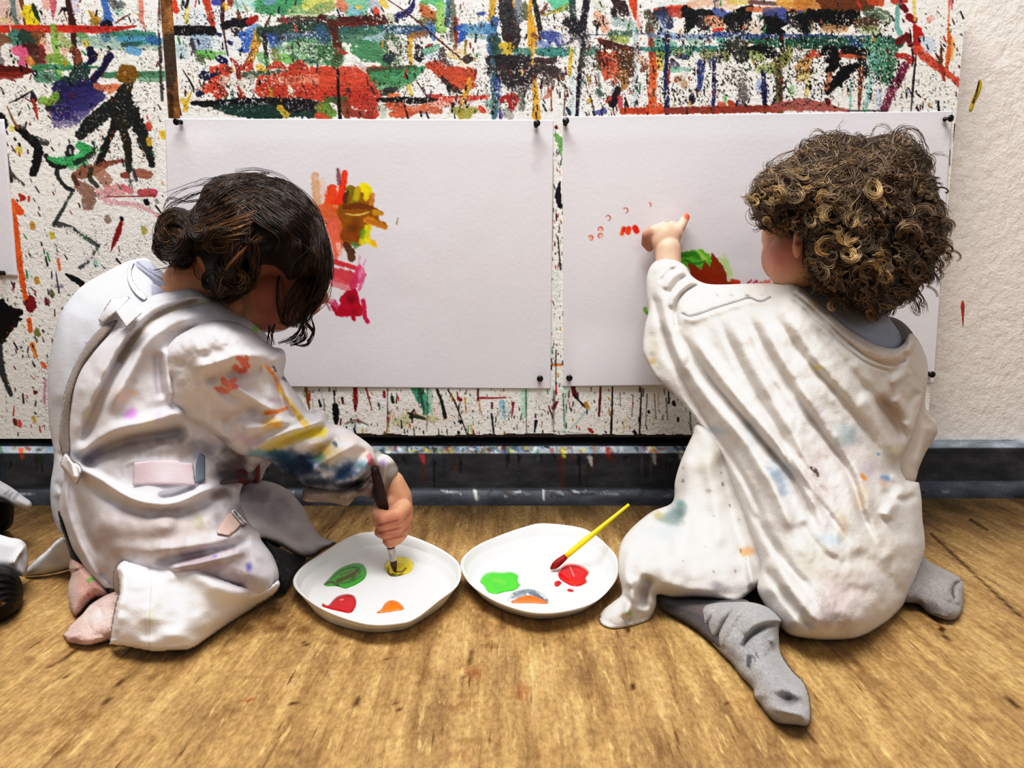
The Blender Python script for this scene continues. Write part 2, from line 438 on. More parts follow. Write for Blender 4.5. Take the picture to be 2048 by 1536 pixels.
# ================================================================== floor
M_floor = bpy.data.materials.new('worn_plywood_floor'); M_floor.use_nodes = True
def build_floor_mat(m):
    nt = m.node_tree; N = nt.nodes; L = nt.links; b = N['Principled BSDF']
    tc = N.new('ShaderNodeTexCoord')
    def nz(scale, st, det=6, rough=.6):
        mp = N.new('ShaderNodeMapping'); mp.inputs['Scale'].default_value = st; L.new(tc.outputs['Object'], mp.inputs[0])
        n = N.new('ShaderNodeTexNoise'); n.inputs['Scale'].default_value = scale; n.inputs['Detail'].default_value = det
        n.inputs['Roughness'].default_value = rough; L.new(mp.outputs[0], n.inputs[0]); return n.outputs[0]
    def ramp(src, stops):
        r = N.new('ShaderNodeValToRGB'); e = r.color_ramp.elements
        while len(e) < len(stops): e.new(.5)
        for el, (p, c) in zip(e, stops): el.position = p; el.color = (*lin(c), 1)
        L.new(src, r.inputs[0]); return r.outputs[0]
    def mixc(f, a, b_, mode='MIX'):
        x = N.new('ShaderNodeMix'); x.data_type = 'RGBA'; x.blend_type = mode
        if isinstance(f, float): x.inputs[0].default_value = f
        else: L.new(f, x.inputs[0])
        L.new(a, x.inputs[6]); L.new(b_, x.inputs[7]); return x.outputs[2]
    g1 = nz(62, (1, .09, 1), 8, .72)
    c = ramp(g1, [(.30, (142, 115, 80)), (.42, (186, 159, 116)), (.56, (208, 181, 134)), (.68, (230, 206, 156))])
    g2 = nz(20, (1, .4, 1), 7, .72)
    c = mixc(.7, c, ramp(g2, [(.32, (150, 126, 106)), (.5, (224, 206, 182)), (.66, (255, 248, 230))]), 'MULTIPLY')
    g3 = nz(150, (1, .16, 1), 4, .6)
    c = mixc(ramp(g3, [(.60, (0, 0, 0)), (.67, (190, 190, 190))]), c, ramp(g1, [(0, (226, 196, 136)), (1, (238, 212, 150))]))
    g4 = nz(150, (1, .1, 1), 3, .5)
    c = mixc(ramp(g4, [(.28, (215, 215, 215)), (.34, (0, 0, 0))]), c, ramp(g1, [(0, (70, 44, 26)), (1, (90, 58, 34))]))
    g5 = nz(260, (1, .5, 1), 4, .7)
    c = mixc(.42, c, ramp(g5, [(.36, (140, 128, 116)), (.6, (255, 255, 255))]), 'MULTIPLY')
    a = N.new('ShaderNodeAttribute'); a.attribute_name = 'Col'
    c = mixc(1.0, c, a.outputs['Color'], 'MULTIPLY')
    L.new(c, b.inputs['Base Color']); b.inputs['Roughness'].default_value = .5; b.inputs['Specular IOR Level'].default_value = .25
    bu = N.new('ShaderNodeBump'); bu.inputs['Strength'].default_value = .25; bu.inputs['Distance'].default_value = .001
    L.new(g1, bu.inputs['Height']); L.new(bu.outputs[0], b.inputs['Normal'])
build_floor_mat(M_floor)
gx = np.arange(-.95, .96, .004); gy = np.arange(-.62, .051, .004)
FX, FYY = np.meshgrid(gx, gy)
Z0 = np.zeros_like(FX); fpx, fpy = proj(np.stack([FX, FYY, Z0], -1))
def fidx(x, y):
    p = atZ(float(x), float(y)) if y > 700 else np.array([0, 9., 0]); return (p[0]-gx[0])/.004, (p[1]-gy[0])/.004
fc = Canvas(fpx, fpy, (255, 255, 255), fidx, 3)
BRN = (120, 95, 70)
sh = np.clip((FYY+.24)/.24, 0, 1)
fc.c *= (1-.46*ss(0, 1, sh)*(.6+.8*fbm(FX*22, FYY*9, 5)))[..., None]  # floor darkened towards the wall, grime and shade in the colour
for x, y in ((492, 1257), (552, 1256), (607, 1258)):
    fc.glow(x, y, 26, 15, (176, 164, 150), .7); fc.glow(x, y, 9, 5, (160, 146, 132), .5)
for (x0, y0, x1, y1, ww) in ((155, 1300, 100, 1335, 2.5), (135, 1350, 130, 1358, 2.5), (585, 1406, 603, 1404, 2.5), (778, 1315, 772, 1320, 2.5), (715, 1395, 712, 1415, 2), (940, 1300, 938, 1330, 2.2),
                        (925, 1350, 918, 1410, 2), (800, 1425, 790, 1400, 1.5), (1265, 1295, 1268, 1308, 2.2), (1255, 1260, 1256, 1275, 2), (1605, 1275, 1608, 1280, 3), (1850, 1215, 1890, 1262, 3), (1862, 1068, 2048, 1240, 2.2), (2010, 1390, 2040, 1420, 2.5),
                        (1940, 1040, 1975, 1060, 2.5), (250, 1352, 200, 1420, 1.6), (700, 1290, 690, 1320, 2), (1880, 1260, 1900, 1285, 2.5), (1450, 1405, 1455, 1418, 3), (1262, 1370, 1266, 1376, 4), (613, 1290, 595, 1280, 2)):
    fc.stroke([(x0, y0), (x1, y1)], (ww, ww*.6), (80, 55, 40), .85, 0, 1.5, .2)
fc.glow(950, 1345, 20, 16, (215, 120, 100), .35); fc.glow(1045, 1382, 16, 20, (205, 110, 90), .3); fc.glow(500, 1400, 10, 5, (220, 90, 60), .7); fc.glow(300, 1380, 8, 5, (255, 255, 255), .6)
fc.glow(1555, 1040, 8, 5, (255, 255, 255), .8); fc.glow(1845, 1028, 9, 4, (255, 255, 255), .6)
for _ in range(60):
    x = random.uniform(0, 2048); y = random.uniform(1240, 1530); fc.glow(x, y, random.uniform(8, 30), random.uniform(4, 14), (165, 138, 118), random.uniform(.15, .45))
fc.c = np.clip(fc.c, 0, 1)
nH, nW = FX.shape; ii = np.arange(nH*nW).reshape(nH, nW)
quad = np.stack([ii[:-1, :-1], ii[:-1, 1:], ii[1:, 1:], ii[1:, :-1]], -1).reshape(-1, 4)
V = np.stack([FX, FYY, Z0], -1).reshape(-1, 3)
# outer floor around the detailed patch
B = [(-3, -4, 0), (3, -4, 0), (3, .3, 0), (-3, .3, 0), (gx[0], gy[0], 0), (gx[-1], gy[0], 0), (gx[-1], gy[-1], 0), (gx[0], gy[-1], 0)]
nb = len(V); V = np.vstack([V, np.array(B)])
extra = np.array([(0, 1, 5, 4), (1, 2, 6, 5), (2, 3, 7, 6), (3, 0, 4, 7)])+nb
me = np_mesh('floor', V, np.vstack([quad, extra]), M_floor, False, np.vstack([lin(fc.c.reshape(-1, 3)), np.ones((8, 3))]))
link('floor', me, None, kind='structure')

# ================================================================== back wall (rough plaster)
M_plaster = mat('rough_plaster', (240, 234, 229), .8, bump=[(38, .9, (1, 1, 1)), (110, .6, (1, 1, 1)), (260, .3, (1, 1, 1))], noise=[(90, .06, (1, 1, 1)), (200, .08, (1, 1, 1))])
for n_ in M_plaster.node_tree.nodes:
    if n_.type == 'BUMP': n_.inputs['Distance'].default_value = .0028
YW = .05
p = [(-3, YW, 0), (3, YW, 0), (3, YW, 1.4), (-3, YW, 1.4), (-3, YW+.1, 0), (3, YW+.1, 0), (3, YW+.1, 1.4), (-3, YW+.1, 1.4)]
link('wall_back', py_mesh('wall_back', p, [(0, 1, 2, 3), (5, 4, 7, 6), (3, 2, 6, 7), (4, 5, 1, 0), (4, 0, 3, 7), (1, 5, 6, 2)], M_plaster), None, kind='structure')
M_scar = mat('wall_paint_marks', attr=True, rough=.5)
def wall_mark(outline, col, y, name, label):
    F = Form(outline, 1.5, True); F.cv.c[:] = S(col[0])
    if len(col) > 1: F.cv.stroke(col[1], 2, col[2], 1, .3)
    o = F.build(name, M_scar, [(0, 0, y), (2000, 0, y), (0, 1000, y), (2000, 1000, y)], .0008, 3, sheet=True)
    o['label'] = label; o['category'] = 'paint mark'
wall_mark([(1958, 160), (1964, 165), (1960, 185), (1950, 205), (1944, 221), (1938, 220), (1944, 200), (1952, 180)], ((214, 190, 40), [(1958, 162), (1954, 182), (1946, 205)], (70, 40, 30)), YW-.0005, 'paint_streak', 'yellow slanting paint streak on bare plaster right of the boards')
wall_mark([(1925, 600), (1929, 610), (1928, 630), (1926, 656), (1924, 630), (1922, 612)], ((196, 70, 50),), YW-.0005, 'paint_streak', 'thin red vertical paint drip on bare plaster right of the boards')

# black strip painting in the shade of the gap below the boards
M_black = mat('recess_shade', (10, 9, 10), .9, noise=(40, .3, (1, 1, 1)))
def wx(px, py, y=0.): return atY(float(px), float(py), y)
XR = .66                                            # right edge of the boards
zg0 = wx(1024, 898)[2]; zg1 = wx(1024, 868)[2]
def box(x0, x1, y0, y1, z0, z1):
    v = [(x, y, z) for z in (z0, z1) for y in (y0, y1) for x in (x0, x1)]
    return v, [(0, 2, 3, 1), (4, 5, 7, 6), (0, 1, 5, 4), (2, 6, 7, 3), (0, 4, 6, 2), (1, 3, 7, 5)]
XB0 = wx(1910, 250)[0]
v, f = box(-2.2, XB0-.012, .0435, .0495, zg0-.0015, zg1+.02)
link('gap_shade_strip', py_mesh('gap_shade_strip', v, f, M_black), None, kind='structure')

# baseboard: profile swept along the wall, drifting back to the right
M_base = mat('painted_baseboard', attr=True, rough=.55, noise=[(60, .35, (.4, 1, 1)), (300, .2, (1, 1, 1))], bump=[(90, .3, (1, 1, 1))])
def bz(py, y): return atY(1024., float(py), y)[2]
prof = [(.06, bz(894, -.001)), (-.001, bz(894, -.001)), (-.012, bz(905, -.012)), (-.014, bz(908, -.014)), (-.014, bz(977, -.014))]
r0 = bz(977, -.014)
for k in range(1, 9):
    t = k/8*math.pi/2; prof.append((-.014-.014*math.sin(t), r0*math.cos(t)**.8 if k < 8 else 0))
dens = []
for (a, b) in zip(prof[:-1], prof[1:]):
    L_ = math.dist(a, b); n = max(1, int(L_/.0025))
    for k in range(n): dens.append((a[0]+(b[0]-a[0])*k/n, a[1]+(b[1]-a[1])*k/n))
dens.append(prof[-1]); dens = np.array(dens)
xs = np.concatenate([[-2.2], np.arange(-.95, 1.0, .003), [2.2]])
off = .036*ss(.2, .75, xs)
PX3 = np.stack([np.broadcast_to(xs, (len(dens), len(xs))), dens[:, :1]+off[None], np.broadcast_to(dens[:, 1:], (len(dens), len(xs)))], -1)
bpx, bpy_ = proj(PX3)
def bidx(x, y): return ((atY(float(x), 940., -.014)[0]-xs[1])/.003+1, float(np.argmin(np.abs(bpy_[:, len(xs)//2]-y))))
bc = Canvas(bpx, bpy_, (74, 75, 80), bidx, 3)
isled = bpy_ < 909
pc = bpy_[:, len(xs)//2]
led = (pc < 907); bc.c[led] = S((150, 158, 166)); bead = pc > 976; bc.c[bead] = S((82, 86, 94))
n1 = fbm(bpx*.02, bpy_*.05, 3); bc.c *= (.75+.5*n1)[..., None]
pal = [(60, 96, 140), (226, 230, 230), (120, 150, 176), (190, 186, 90), (80, 116, 96), (150, 76, 66), (40, 46, 54), (90, 116, 112), (150, 116, 90), (24, 24, 28), (200, 210, 216), (110, 126, 136)]
for _ in range(300):
    x = random.choice([random.uniform(0, 2048), random.uniform(760, 1360), random.uniform(820, 1010)]); bc.stroke([(x, random.uniform(893, 906)), (x+random.uniform(-7, 7), random.uniform(893, 906))], random.uniform(.8, 3.6), random.choice(pal), .75, .2)
for _ in range(150):
    x = random.uniform(0, 2048); y = random.uniform(906, 925); L_ = random.uniform(3, 30) if random.random() < .8 else 55
    bc.stroke([(x, y), (x+random.uniform(-3, 3), y+L_)], (2.5, .9), random.choice([(30, 30, 34), (20, 20, 22), (110, 110, 116), (120, 50, 46), (45, 70, 90), (60, 50, 40)]), .7, .25)
for x, y, c in ((845, 915, (205, 90, 90)), (1180, 918, (225, 222, 215)), (1308, 915, (210, 210, 205)), (1362, 910, (230, 230, 225)), (1224, 912, (120, 60, 45)), (1126, 902, (225, 220, 60)), (42, 903, (230, 95, 40)), (80, 915, (30, 80, 50)), (1997, 910, (110, 30, 40)), (2030, 905, (130, 40, 45)), (1215, 902, (170, 60, 50))):
    bc.stroke([(x, y-3), (x+2, y+12)], (5, 3), c, .9, .25)
for _ in range(90):
    x = random.uniform(0, 2048); bc.stroke([(x, random.uniform(979, 992)), (x+random.uniform(4, 40), random.uniform(979, 992))], random.uniform(.8, 2.4), random.choice([(150, 160, 168), (210, 215, 220), (120, 128, 132), (60, 40, 35), (28, 28, 32), (20, 20, 24)]), .7, .4)
bc.stroke([(950, 980), (953, 998)], 3.5, (225, 225, 215), .9, .35); bc.stroke([(1086, 978), (1087, 999)], 1.5, (220, 220, 215), .9)
bc.stroke([(-50, 908), (2100, 908)], 1.0, (30, 30, 34), .55, .3); bc.stroke([(-50, 977), (2100, 977)], 1.4, (25, 25, 28), .8, .1)
bc.c = np.clip(bc.c, 0, 1)
nH, nW = bpx.shape; ii = np.arange(nH*nW).reshape(nH, nW)
quad = np.stack([ii[:-1, :-1], ii[1:, :-1], ii[1:, 1:], ii[:-1, 1:]], -1).reshape(-1, 4)
me = np_mesh('baseboard_back', PX3.reshape(-1, 3), quad, M_base, True, lin(bc.c.reshape(-1, 3)))
link('baseboard_back', me, None, kind='structure')
# ================================================================== painted boards on the wall
R_=(206,52,36); DR=(112,26,26); BR=(120,62,26); OR=(236,98,34); YE=(232,184,32); GR=(46,140,76); TG=(58,132,112); LG=(126,184,66); DG=(26,58,50)
BL=(52,104,190); NB=(32,32,84); LB=(160,196,222); K=(16,13,16); PK=(226,96,142); PU=(74,54,124); PL=(205,200,222); CH=(40,44,44); MR=(130,34,80); OC=(196,142,40); SA=(222,130,100)
WHT=(236,234,230)
M_board = mat('paint_splattered_board', attr=True, rough=.5, bump=[(140, .6, (1, 1, 1)), (420, .35, (1, 1, 1))], noise=(240, .07, (1, 1, 1)))
STEP = .00115
PALL = [K, K, K, (50, 40, 40), (40, 60, 50), DR, NB, (90, 40, 30), GR, R_, OC, (60, 60, 70)]
def board_canvas(x0, x1, z0, z1, y):
    gx = np.arange(x0, x1+STEP*.5, STEP); gz = np.arange(z1, z0-STEP*.5, -STEP)
    X, Z = np.meshgrid(gx, gz); P = np.stack([X, np.full_like(X, y), Z], -1); px, py = proj(P)
    def idx(a, b):
        p = atY(float(a), float(b), y); return (p[0]-gx[0])/STEP, (gz[0]-p[2])/STEP
    return Canvas(px, py, WHT, idx, 1.5), P
def board_obj(cv, P, holes, depth, name, label):
    cv.c = cv.c*.87+(cv.c@np.array([.3, .55, .15]))[..., None]*.13
    H, W = cv.X.shape; ii = np.arange(H*W).reshape(H, W)
    keep = np.ones((H-1, W-1), bool); rects = []
    for (a, b, c, d) in holes:
        m = (cv.X > a) & (cv.X < c) & (cv.Y > b) & (cv.Y < d)
        r = np.nonzero(m.all(1))[0] if False else np.nonzero(m.any(1))[0]
        # largest aligned rectangle inside the mask
        j0, j1 = r[0]+1, r[-1]-1; sub = m[j0:j1+1]; cc = np.nonzero(sub.all(0))[0]; i0, i1 = cc[0], cc[-1]
        keep[j0:j1, i0:i1] = False; rects.append((j0, j1, i0, i1))
    q = np.stack([ii[:-1, :-1], ii[1:, :-1], ii[1:, 1:], ii[:-1, 1:]], -1)[keep]
    ex = [(ii[j0, i0], ii[j1, i0], ii[j1, i1], ii[j0, i1]) for (j0, j1, i0, i1) in rects]
    V = P.reshape(-1, 3); n = len(V)
    cor = [ii[0, 0], ii[-1, 0], ii[-1, -1], ii[0, -1]]
    bk = V[cor]+np.array([0, depth, 0]); F = [q] + ([np.array(ex)] if ex else [])
    a, b, c, d = cor; e = n
    F.append(np.array([(a, e, e+1, b), (b, e+1, e+2, c), (c, e+2, e+3, d), (d, e+3, e, a), (e, e+3, e+2, e+1)]))
    V = np.vstack([V, bk]); C = np.vstack([cv.c.reshape(-1, 3), np.tile(S((60, 45, 36)), (4, 1))])
    V2, inv = np.unique(np.concatenate(F).ravel(), return_inverse=True)
    me = np_mesh(name, V[V2], inv.reshape(-1, 4), M_board, False, lin(np.clip(C[V2], 0, 1)))
    return link(name, me, None, label=label, category='board', group='paint boards')
zt = wx(1024, -40)[2]; zb = wx(1024, 874)[2]
# ---- left board
XL1 = wx(327, 100)[0]
L, PLt = board_canvas(-.86, XL1, zb-.003, zt, 0.)
s = L.stroke
L.glow(60, 60, 110, 50, (225, 205, 200), .6); L.glow(250, 70, 90, 40, (214, 222, 230), .5); L.glow(240, 130, 90, 25, (222, 226, 220), .5)
s([(-8, 20), (15, 12), (20, 40)], 24, (196, 150, 135), .6, .35); s([(-5, 40), (30, 42)], 7, (222, 190, 140), .6, .2)
s([(24, -5), (28, 30), (36, 52)], (6, 4), (70, 110, 110), .7, .3); s([(40, -5), (47, 20), (50, 50)], (5, 3), BR, .9, .15)
s([(55, 22), (62, 34), (66, 48)], 13, (226, 206, 30), 1, .12); s([(66, 9), (72, 26), (80, 44)], (3.5, 5, 1.5), (34, 70, 40), 1)
s([(92, 0), (98, 8)], 12, (220, 150, 130), .7, .4); s([(106, -4), (107, 10), (106, 40)], (8, 5, 1), (204, 90, 110), .9, .2)
s([(136, -4), (140, 20), (146, 50), (148, 95), (149, 128)], (6, 7, 7, 5, 2), (70, 40, 28), 1, .05)
s([(117, 29), (125, 18), (131, 18)], (1, 2.5, 4), (50, 30, 50), 1); s([(128, 24), (134, 42)], 1.2, BR)
s([(150, 0), (152, 20)], 8, (200, 190, 220), .7, .3)
s([(178, 22), (192, 38), (200, 46)], (2, 7, 6), OC, .9, .15); s([(186, 42), (192, 46)], 6, (150, 120, 40), .9)
s([(206, -5), (211, 15), (216, 36), (213, 50)], (7, 7, 9, 12), BL, .9, .2); s([(213, 50), (211, 64)], (11, 10), (18, 18, 50), 1)
s([(208, 70), (212, 76)], 9, BL, .8, .3); s([(222, 0), (236, 14), (242, 10)], 9, (90, 104, 104), .85, .25); s([(232, 24), (240, 28)], 8, (150, 200, 190), .6, .4)
s([(232, 46), (246, 36), (260, 28)], (1, 2, .8), (110, 40, 30)); s([(280, -4), (283, 22), (282, 40), (288, 52)], 5, (222, 110, 90), .8, .45)
s([(-20, 58), (60, 58), (140, 58), (200, 59)], (8, 8, 8, 7), (214, 60, 34), 1, .05, 1.5, .1); s([(150, 59), (220, 59), (272, 52)], (7, 7, 2), (200, 48, 40), 1, .1, 1.5, .1)
s([(20, 52), (24, 76)], 1.5, WHT, .9, .3)
s([(28, 70), (34, 88), (50, 86)], 12, TG, .9, .15); s([(46, 72), (66, 82), (50, 96)], 13, (44, 74, 60), .95, .1)
s([(70, 70), (84, 72), (80, 90)], 9, (150, 84, 36), .85, .25); s([(0, 78), (12, 92)], 15, (120, 78, 50), .85, .25)
s([(106, 52), (110, 90), (116, 120), (118, 155), (120, 165)], (6, 7, 6, 8, 5), LG, .85, .2)
s([(120, 74), (136, 92)], 11, (150, 170, 90), .75, .3); s([(160, 70), (172, 76)], 7, (90, 150, 80), .8, .3)
s([(92, 84), (96, 106)], 11, (226, 190, 170), .8, .45); s([(126, 100), (128, 112)], 8, (232, 170, 140), .7, .45)
s([(56, 96), (78, 108), (76, 126)], 13, (88, 44, 32), .9, .3); s([(84, 94), (88, 120), (92, 134)], 5, (150, 40, 46), .8, .3)
s([(148, 100), (156, 112), (158, 126)], 8, (140, 60, 30), .9, .25)
L.poly([(4, 92), (22, 86), (30, 96), (38, 130), (6, 132), (2, 108)], (226, 222, 218), 1, 0, 2, 2)
s([(-6, 100), (4, 128)], 6, (110, 100, 110), .8, .3)
for x, y in ((20, 100), (22, 110), (27, 123), (36, 122), (29, 97)): s([(x, y), (x+.5, y+3)], 2.2, K)
s([(34, 100), (48, 108), (46, 126)], 10, PK, .95, .1); s([(56, 118), (64, 128)], 7, (214, 140, 60), .9, .15)
s([(100, 118), (120, 118), (130, 130)], 10, (120, 160, 60), .85, .3)
s([(160, 82), (240, 84), (300, 86), (322, 90)], (8, 18, 18, 12), (110, 160, 140), .55, .35); s([(226, 68), (270, 68), (308, 70)], (5, 8, 5), TG, .9, .15); s([(236, 78), (280, 80), (318, 82)], (5, 9, 7), (70, 150, 190), .85, .25); s([(246, 90), (276, 88)], 5, (52, 96, 90), .9, .25)
s([(258, 100), (276, 104)], 8, (96, 160, 214), .85, .25); s([(300, 78), (314, 84)], 8, (48, 106, 176), .8, .25)
s([(170, 84), (176, 92)], 6, (226, 196, 70), .8, .2); s([(186, 104), (196, 112)], 5, (224, 200, 110), .7, .3)
s([(-20, 142), (30, 142), (60, 142), (72, 138)], (11, 12, 10, 3), (108, 32, 24), 1, .08); s([(0, 152), (40, 150)], 7, (150, 46, 30), .8, .3)
s([(70, 136), (100, 134), (140, 136), (196, 134)], (7, 6, 6, 2), (60, 140, 96), .9, .15); s([(80, 154), (110, 156)], 12, (70, 130, 104), .85, .25)
s([(200, 150), (250, 150), (330, 148)], (6, 7, 7), (66, 128, 92), .95, .12); s([(280, 160), (328, 154)], (5, 10), (90, 150, 116), .7, .35)
s([(180, 100), (186, 116), (174, 128)], (8, 10, 3), (28, 24, 70), 1, .05); s([(218, 114), (206, 136), (186, 160), (176, 172)], (9, 6, 8, 9), (32, 28, 74), 1, .12)
s([(150, 150), (162, 144), (140, 170), (122, 190)], (14, 22, 22, 16), (40, 66, 62), .95, .08)
s([(122, 178), (150, 190), (170, 180), (190, 176)], (18, 22, 22, 12), (46, 42, 96), .95, .15); s([(150, 200), (176, 196), (196, 190)], (24, 24, 14), (58, 52, 120), .9, .25)
s([(104, 212), (130, 226)], 13, (30, 26, 40), .95, .15); s([(120, 240), (150, 240)], (18, 12), (80, 70, 130), .7, .38); s([(120, 222), (160, 220), (180, 206)], (20, 20, 14), (64, 56, 130), .75, .35)
s([(192, 172), (206, 176), (230, 172)], 6, (222, 120, 80), .9, .2); s([(220, 184), (236, 172)], 5, (226, 130, 86), .9, .3)
s([(84, 200), (100, 204), (112, 190)], 8, (130, 170, 60), .9, .25)
# dark figure with an ochre head
s([(246, 180), (250, 200), (246, 240), (230, 222)], (12, 17, 22, 14), (32, 38, 36), 1, .04)
s([(240, 196), (210, 224), (176, 252), (162, 268)], (12, 16, 16, 11), (38, 44, 40), 1, .06); s([(236, 240), (224, 264), (208, 300), (196, 330)], (11, 8, 8, 6), (34, 36, 34), 1, .13)
s([(242, 240), (250, 270), (256, 300), (258, 340)], (10, 9, 8, 6), (48, 46, 36), 1, .1); s([(262, 220), (280, 258), (294, 290), (304, 330)], (14, 13, 10, 6), (36, 40, 38), 1, .17); s([(284, 280), (300, 310)], 12, (50, 52, 50), .8, .5)
s([(258, 160), (256, 176)], 10, (60, 48, 28), 1); L.poly([(234, 148), (240, 132), (254, 129), (270, 134), (276, 148), (272, 163), (258, 165), (240, 164)], (134, 90, 22), 1, 0, 2, 2)
s([(36, 256), (52, 270), (76, 296), (72, 330), (66, 346)], (7, 9, 9, 10, 8), (28, 28, 28), 1, .12); s([(60, 276), (92, 286)], 7, (40, 42, 42), .8, .45)
s([(2, 230), (8, 250), (4, 262)], (6, 9, 4), (30, 28, 30), 1, .1)
s([(92, 312), (104, 326), (120, 332), (136, 328)], (5, 7, 7, 6), (38, 42, 40), 1, .1); s([(140, 296), (138, 312), (140, 326)], (8, 8, 5), (44, 48, 46), 1, .08); s([(140, 300), (142, 306)], 3, (210, 210, 208), .8, .3)
s([(98, 316), (120, 322), (150, 318), (180, 302)], (4, 8, 8, 10), (70, 184, 110), .95, .15); s([(160, 292), (178, 298)], 9, (60, 176, 100), .95, .15); s([(140, 334), (170, 326)], (6, 8), (80, 176, 110), .85, .35)
s([(186, 284), (190, 300), (176, 314), (150, 326)], (4, 6, 6, 5), (40, 52, 44), .9, .42)
s([(118, 332), (114, 350), (132, 374), (146, 380)], (5, 4, 4, 4), (44, 46, 44), .95, .3); s([(146, 382), (130, 410), (108, 448)], 4, (52, 58, 56), .9, .38); s([(110, 448), (140, 456), (170, 474), (196, 492)], (6, 5, 5, 4), (56, 62, 62), .85, .45)
s([(196, 492), (180, 520), (160, 536)], 4, (50, 58, 62), .8, .5); s([(132, 548), (148, 558), (164, 568)], (2, 6, 6), (26, 28, 30), 1, .1)
s([(14, 310), (20, 346), (48, 370)], (4, 5, 3), (60, 66, 62), .85, .42)
s([(152, 350), (170, 344), (190, 340)], (8, 14, 10), (150, 92, 66), .9, .22); s([(158, 370), (176, 386), (176, 412)], (10, 16, 11), (146, 104, 84), .85, .3); s([(200, 334), (230, 324), (250, 322)], (8, 5, 3), (140, 72, 50), .9, .35); s([(200, 345), (212, 360)], 13, (170, 116, 92), .8, .4)
s([(182, 338), (180, 356), (194, 372)], 5, (60, 64, 52), .9, .2); s([(146, 352), (154, 368)], 5, (96, 54, 46), .9, .3)
s([(246, 350), (254, 350)], 6, (150, 60, 50), .9, .2); s([(276, 346), (298, 350)], 9, (164, 96, 76), .9, .2); s([(266, 340), (272, 360)], 4, (60, 50, 66), .8, .35)
s([(204, 386), (240, 380)], 13, (216, 130, 136), .7, .4); s([(246, 376), (262, 382)], 7, (214, 110, 120), .8, .3); s([(280, 384), (308, 386)], (6, 8), (196, 76, 84), .9, .15); s([(208, 394), (250, 393), (310, 392)], (1.2, 1.5, 2), (150, 40, 40), .8, .35)
s([(212, 404), (260, 408), (300, 420), (320, 436)], (7, 5, 5, 4), (216, 140, 150), .65, .45); s([(250, 322), (264, 370)], 5, (66, 72, 66), .7, .5)
s([(292, 402), (294, 406)], 5.5, (24, 20, 30)); s([(313, 401), (314, 405)], 3.5, (150, 150, 150))
s([(16, 362), (20, 400), (30, 440), (36, 500), (46, 570), (54, 610)], (3, 4.5, 6, 7, 6, 4), (238, 102, 34), 1, .05); s([(26, 400), (40, 424)], (3, 8), OR, 1, .05); s([(58, 640), (61, 660)], 5, OR, .95, .2); s([(64, 690), (72, 714)], (6, 3), (240, 140, 50), .95, .25); s([(84, 726), (90, 734)], 3.5, OR, .9, .2)
s([(14, 330), (22, 362)], 4.5, (90, 70, 60), .9, .2)
s([(39, 390), (46, 396), (42, 400)], (3, 6, 3), (200, 54, 40)); s([(58, 394), (58, 402)], 2.3, (200, 60, 44))
s([(244, 440), (236, 466), (224, 496), (222, 502)], (2.5, 6, 5, 1), (156, 26, 30)); s([(243, 436), (244, 438)], 4, (30, 26, 44))
L.poly([(-10, 606), (10, 600), (22, 612), (44, 620), (40, 640), (24, 660), (12, 682), (-8, 680)], (14, 12, 12), 1, .1, 2, 5)
s([(2, 690), (4, 740), (14, 770), (22, 790)], (3, 5, 6, 4), (44, 50, 52), .9, .25); s([(62, 598), (66, 612)], (7, 8), (150, 28, 36)); s([(57, 606), (62, 616)], 9, (150, 28, 36))
s([(70, 786), (72, 785)], 3.5, (130, 28, 36)); s([(90, 760), (89, 806)], 3.2, (216, 150, 180), .85, .25); s([(116, 520), (120, 540)], (3.5, 2.5), (230, 110, 60), .9, .25)
s([(112, 545), (118, 586)], (1, 1.8), (46, 46, 66)); s([(112, 574), (124, 574)], 5, (90, 90, 110), .7, .45)
for x, y, c in ((74, 560, OC), (104, 586, (110, 100, 50)), (128, 620, K), (94, 602, (100, 20, 30)), (74, 664, (120, 120, 60)), (38, 846, (220, 70, 50)), (68, 838, (200, 160, 60)), (64, 450, OC), (104, 470, (206, 190, 50)), (38, 300, (214, 190, 60)), (24, 256, (226, 206, 60)), (288, 460, (170, 160, 60)), (326, 268, YE), (298, 282, YE), (297, 252, R_), (192, 526, (150, 200, 180)), (215, 438, (150, 120, 110)), (30, 843, DR), (110, 820, (110, 110, 60))):
    s([(x-1, y-2), (x+1, y+4)], random.uniform(3.5, 7), c, .85, .25)
s([(66, 180), (40, 196), (18, 206)], (1, 2.2, 1), (30, 26, 34)); s([(64, 186), (68, 200)], (4, 6), (44, 40, 66)); s([(66, 200), (70, 214), (76, 240)], (3, 4, 1), (200, 70, 46)); s([(50, 196), (66, 206)], 1.3, (120, 50, 40)); s([(14, 212), (26, 240), (36, 256)], (1.2, 2, 3), (150, 100, 60))
s([(320, 0), (318, 60), (322, 120), (324, 200)], (3, 4, 5, 3), (60, 50, 44), .85, .5)
L.specks((0, 150, 326, 870), 420, PALL, (.4, 1.9), (1, 5), (50, 80)); L.specks((0, 0, 326, 330), 260, PALL, (.5, 2.2), (1, 3), (40, 120)); L.specks((0, 500, 110, 870), 90, PALL, (.5, 2.2), (1, 5), (50, 100))
L.grain((0, 0, 326, 340), (60, 50, 44), .68, 2.6, 2.2, .8, .42); L.grain((0, 330, 326, 870), (70, 66, 62), .72, 2.4, 2.0, .75, .5); L.grain((0, 0, 326, 300), WHT, .74, 2.6, 2.2, .6, .5)
board_obj(L, PLt, [], .049, 'painted_board', 'left paint board with a dark brushed figure and orange drips, behind the bent child')
